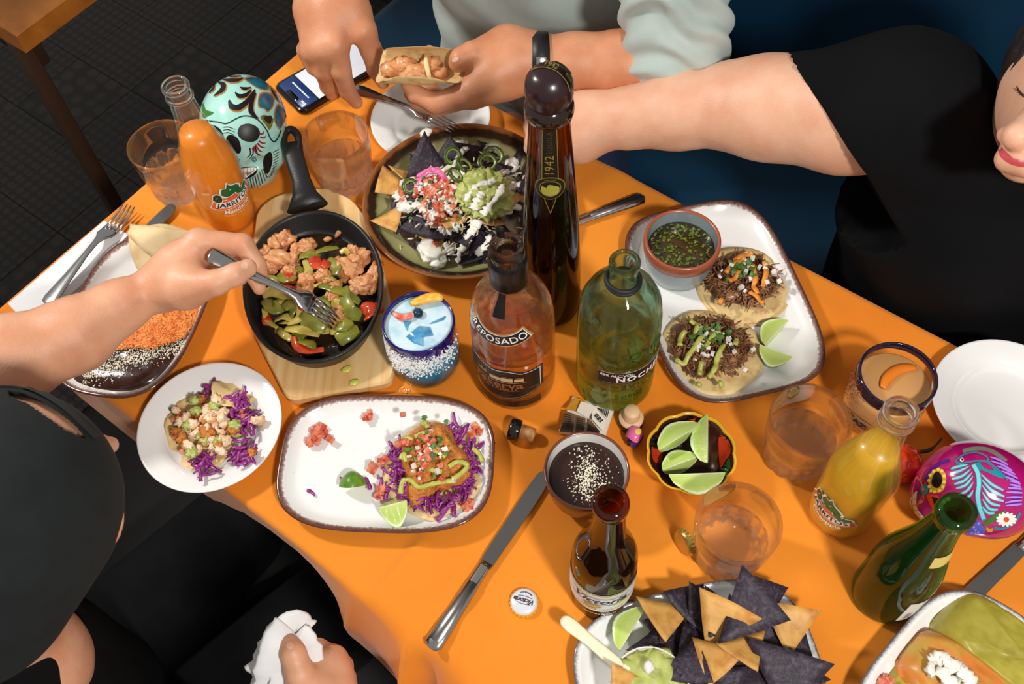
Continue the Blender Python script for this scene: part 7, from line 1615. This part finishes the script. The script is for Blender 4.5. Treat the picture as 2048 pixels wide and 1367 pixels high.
ob('jeans', sdf_mesh('jeans', off([(.04, [seg_((tr.x, tr.y, .50), np.array(TT(.45, -.0, -.22)), .10, .085), seg_((tl.x, tl.y, .50), np.array(TT(.25, .0, -.22)), .10, .085)])]), .008, .01), M('navy_jeans', (24, 40, 72), .85, bump=.2, bscale=500), p1)
# watch
wc = P(1078, 121, .146); wa, wb_ = P(1100, 121, .145), P(1056, 121, .147)
wt = thing('wristwatch', 'black wristwatch on the wrist of the taco holding hand', 'watch', wc); wt.matrix_world = frame(wc, wb_, (0, -.5, .8))
axx = Matrix.Rotation(R(90), 4, 'Y')
ob('strap', mesh('strap', *xf(lathe([(.0300, -.011), (.0340, -.010), (.0348, 0), (.0340, .010), (.0300, .011)], 48, None, False, False), axx)), M('black_leather', (20, 20, 21), .45), wt)
ob('watch_case', mesh('watch_case', *xf(lathe([(.0005, 0), (.017, 0), (.0185, .003), (.018, .008), (.0005, .009)], 36), Matrix.Translation((0, -.022, -.031)) @ Matrix.Rotation(R(140), 4, 'X'))), M('watch_steel', (70, 70, 74), .2, .9), wt)
ob('buckle', bevbox(.012, .014, .004, .001, 'buckle'), steel, wt, (0, .012, .0335), (R(-20), 0, 0))
# folded taco in the hand
tcn = P(846, 146, .135); hd_ = thing('folded_taco', 'folded corn tortilla taco with chicken held in the hand', 'taco', tcn); hd_.matrix_world = frame(tcn, P(920, 146, .140), tuple((CAM - tcn).normalized() + Vector((0, .25, .25))))
def ufold(v):
    Rb = .021; a = v.y / Rb * .92; a = max(-1.75, min(1.75, a)); ex = v.y - a * Rb / .92
    return Vector((v.x * 1.02, Rb * math.sin(a) + ex * math.cos(a), -Rb * math.cos(a) + abs(ex) * .9 * abs(math.sin(a)) + .02 + v.z + .12 * abs(v.x) * (v.y < 0)))
ob('tortilla', mesh('tortilla', *tortilla_disc(.056, 17, ufold, wav=.004)), tort, hd_)
for k, (x, y, z, a, b, c) in enumerate([(-.036, 0, .010, .014, .010, .009), (-.020, .006, .012, .013, .010, .009), (-.004, -.004, .012, .015, .011, .010), (.012, .006, .011, .014, .010, .009), (.022, -.002, .008, .012, .009, .008), (-.012, -.008, .014, .013, .008, .007)]):
    ob('chicken_filling', mesh('chicken_filling', *blob(a, b, c, .5, 2, k + 120, 3)), chick, hd_, (x, y, z))
ob('onion_strip', mesh('onion_strip', *tube([(.008, .016, .020), (.010, .004, .022), (.013, -.008, .018), (.014, -.014, .012)], [.002, .0032, .003, .0018], 8, .5)), M('pale_onion', (236, 206, 150), .35), hd_)
held_fork('steel fork held by the hand beside the phone, resting on the white plate', P(708, 176, .050), P(908, 256, .040), .006, (0, 0, 1))
# ------------------------------------------------ person at the right in a black shirt reaching for the nachos
skC = skin_mat('skin_fair', (232, 182, 152), (220, 158, 126))
p2 = thing('person', 'person in black t-shirt at the right reaching across to the nachos', 'person', (P(1900, 400).x, P(1900, 400).y, 0)); o3 = np.array(p2.location)
hd2 = np.array(PD(2184, 196, .93))
bodyC = [(.03, chain([J(1810, 222, .215), J(1690, 226, .192), J(1540, 216, .165), J(1460, 212, .152)], [.064, .0600, .0535, .0495])), (.02, chain([J(1460, 212, .152), J(1350, 222, .135), J(1255, 236, .122), J(1195, 240, .116)], [.0490, .0420, .0330, .0300])),
         (.02, chain([J(1195, 240, .116), J(1150, 238, .110), J(1110, 225, .104)], [.0320, .0290, .0170]) + chain([J(1195, 245, .112), J(1150, 262, .102), J(1108, 270, .092)], [.0300, .0290, .0170]) + chain([J(1190, 250, .110), J(1150, 275, .100), J(1120, 290, .088)], [.028, .026, .016])),
         finger([(1112, 222, .104), (1080, 222, .098), (1066, 228, .088), (1064, 236, .078)], [.0160, .0125, .0108, .0086]),
         finger([(1108, 246, .098), (1078, 248, .092), (1064, 255, .082), (1062, 264, .072)], [.0158, .0122, .0106, .0084]),
         finger([(1112, 272, .092), (1085, 275, .084), (1066, 284, .074), (1060, 296, .066)], [.0155, .0118, .0102, .0082]),
         finger([(1122, 292, .086), (1098, 300, .074), (1080, 304, .066)], [.0140, .0108, .0085]),
         finger([(1150, 290, .096), (1120, 308, .084), (1095, 314, .074), (1078, 312, .066)], [.0160, .0130, .0112, .0088]),
         (.03, [ell(hd2, (.080, .080, .092)), seg_(np.array(PD(2140, 262, .895)), np.array(PD(2052, 312, .875)), .046, .0235), seg_(hd2, np.array((.55, .75, TZ + .16)), .055, .055), seg_(np.array((.55, .75, TZ + .14)), J(1810, 222, .215), .055, .064)]),
         (.008, [seg_(np.array(PD(2090, 205, .862)), np.array(PD(2034, 272, .838)), .010, .0125), seg_(np.array(PD(2050, 280, .850)), np.array(PD(2012, 270, .862)), .011, .0078)]),
         (.010, [seg_(np.array(PD(2018, 318, .858)), np.array(PD(2060, 330, .842)), .012, .012)])]
b2 = ob('body', sdf_mesh('body', off(bodyC), .0026, .007), skC, p2)
pt = Paint(b2, .0005)
paint_ob('lips', M('rose_lips', (190, 64, 72), .3, coat=.3), b2, pt.fill([(1998, 290), (2008, 300), (2024, 314), (2050, 326), (2080, 330), (2048, 334), (2022, 328), (2004, 316), (1998, 303)], 1)); paint_ob('eyelid', M('brown_lash', (84, 50, 40), .5), b2, pt.stroke([(2034, 172), (2040, 184), (2052, 194), (2070, 198)], [2, 5, 6, 4], 1)); paint_ob('eyelash', M('black_lash', (36, 24, 22), .5), b2, *[pt.stroke([(2038 + 3 * k, 180 + 3 * k), (2026 + 4 * k, 176 + 4.4 * k)], [1.6, .5], 1.4) for k in range(4)])
hair = M('dark_hair', (30, 22, 20), .5, col2=(46, 32, 26), vscale=60)
fdir = np.array(PD(2034, 272, .826)) - hd2; fdir /= np.linalg.norm(fdir)
hm = sdf_mesh('hair', off([(.03, [ell(hd2 - fdir * .016 + np.array((.004, .006, .012)), (.091, .091, .096)), seg_(hd2 - fdir * .07, hd2 - fdir * .09 + np.array((.03, .05, -.16)), .06, .045)])]), .005, .01, disp=lambda v: .0012 * math.sin((v.x - v.y) * 420 + 4 * noise.noise(v * 14)))
ob('hair', hm, hair, p2)
paint_ob('eyelid', MATS['brown_lash'], b2, pt.stroke([(2098, 230), (2108, 238), (2122, 242), (2134, 240)], [3, 6, 6, 3], 1)); paint_ob('eyebrow', hair, b2, pt.stroke([(2052, 158), (2066, 166), (2084, 176)], [3, 5, 4], 1)); paint_ob('eyebrow', hair, b2, pt.stroke([(2118, 206), (2132, 216), (2148, 222)], [4, 5, 3], 1))
sh = M('black_tshirt', (12, 12, 14), .95, col2=(8, 8, 10), vscale=12, bump=.2, bscale=700, bdist=.0006, spec=.15)
def w2(v): w_ = Vector(o3) + v; return .004 * noise.fractal(w_ * 8, .7, 2, 2)
sl_a, sl_b = np.array(P(1810, 222, .215)), np.array(P(1668, 226, .188))
def openend(X, Y, Z):
    nn = ray(1592, 128).cross(ray(1716, 324)); nn.normalize(); q = np.array(CAM) - o3
    if nn.dot(Vector(sl_b) - CAM + (Vector(sl_b) - Vector(sl_a)) * 2) < 0: nn = -nn
    qb = sl_b - o3; near = (X - qb[0]) ** 2 + (Y - qb[1]) ** 2 + (Z - qb[2]) ** 2 < .165 ** 2
    return np.where(near, (X - q[0]) * nn.x + (Y - q[1]) * nn.y + (Z - q[2]) * nn.z, -1.0)
tb0 = np.array((.50, .752, TZ + .05))
ob('tshirt', sdf_mesh('tshirt', off([(.05, [seg_(sl_a, sl_b + (sl_b - sl_a) * 1.0, .074, .066), seg_(sl_a, np.array((.47, .75, TZ + .10)), .074, .10), seg_(np.array((.47, .75, TZ + .08)), np.array((.66, .70, TZ + .10)), .11, .11), seg_(tb0, np.array((.52, .79, TZ - .18)), .13, .13), seg_(np.array((.66, .71, TZ + .05)), np.array((.66, .74, TZ - .18)), .12, .13)])]), .006, .02, disp=w2, clip=openend), sh, p2)
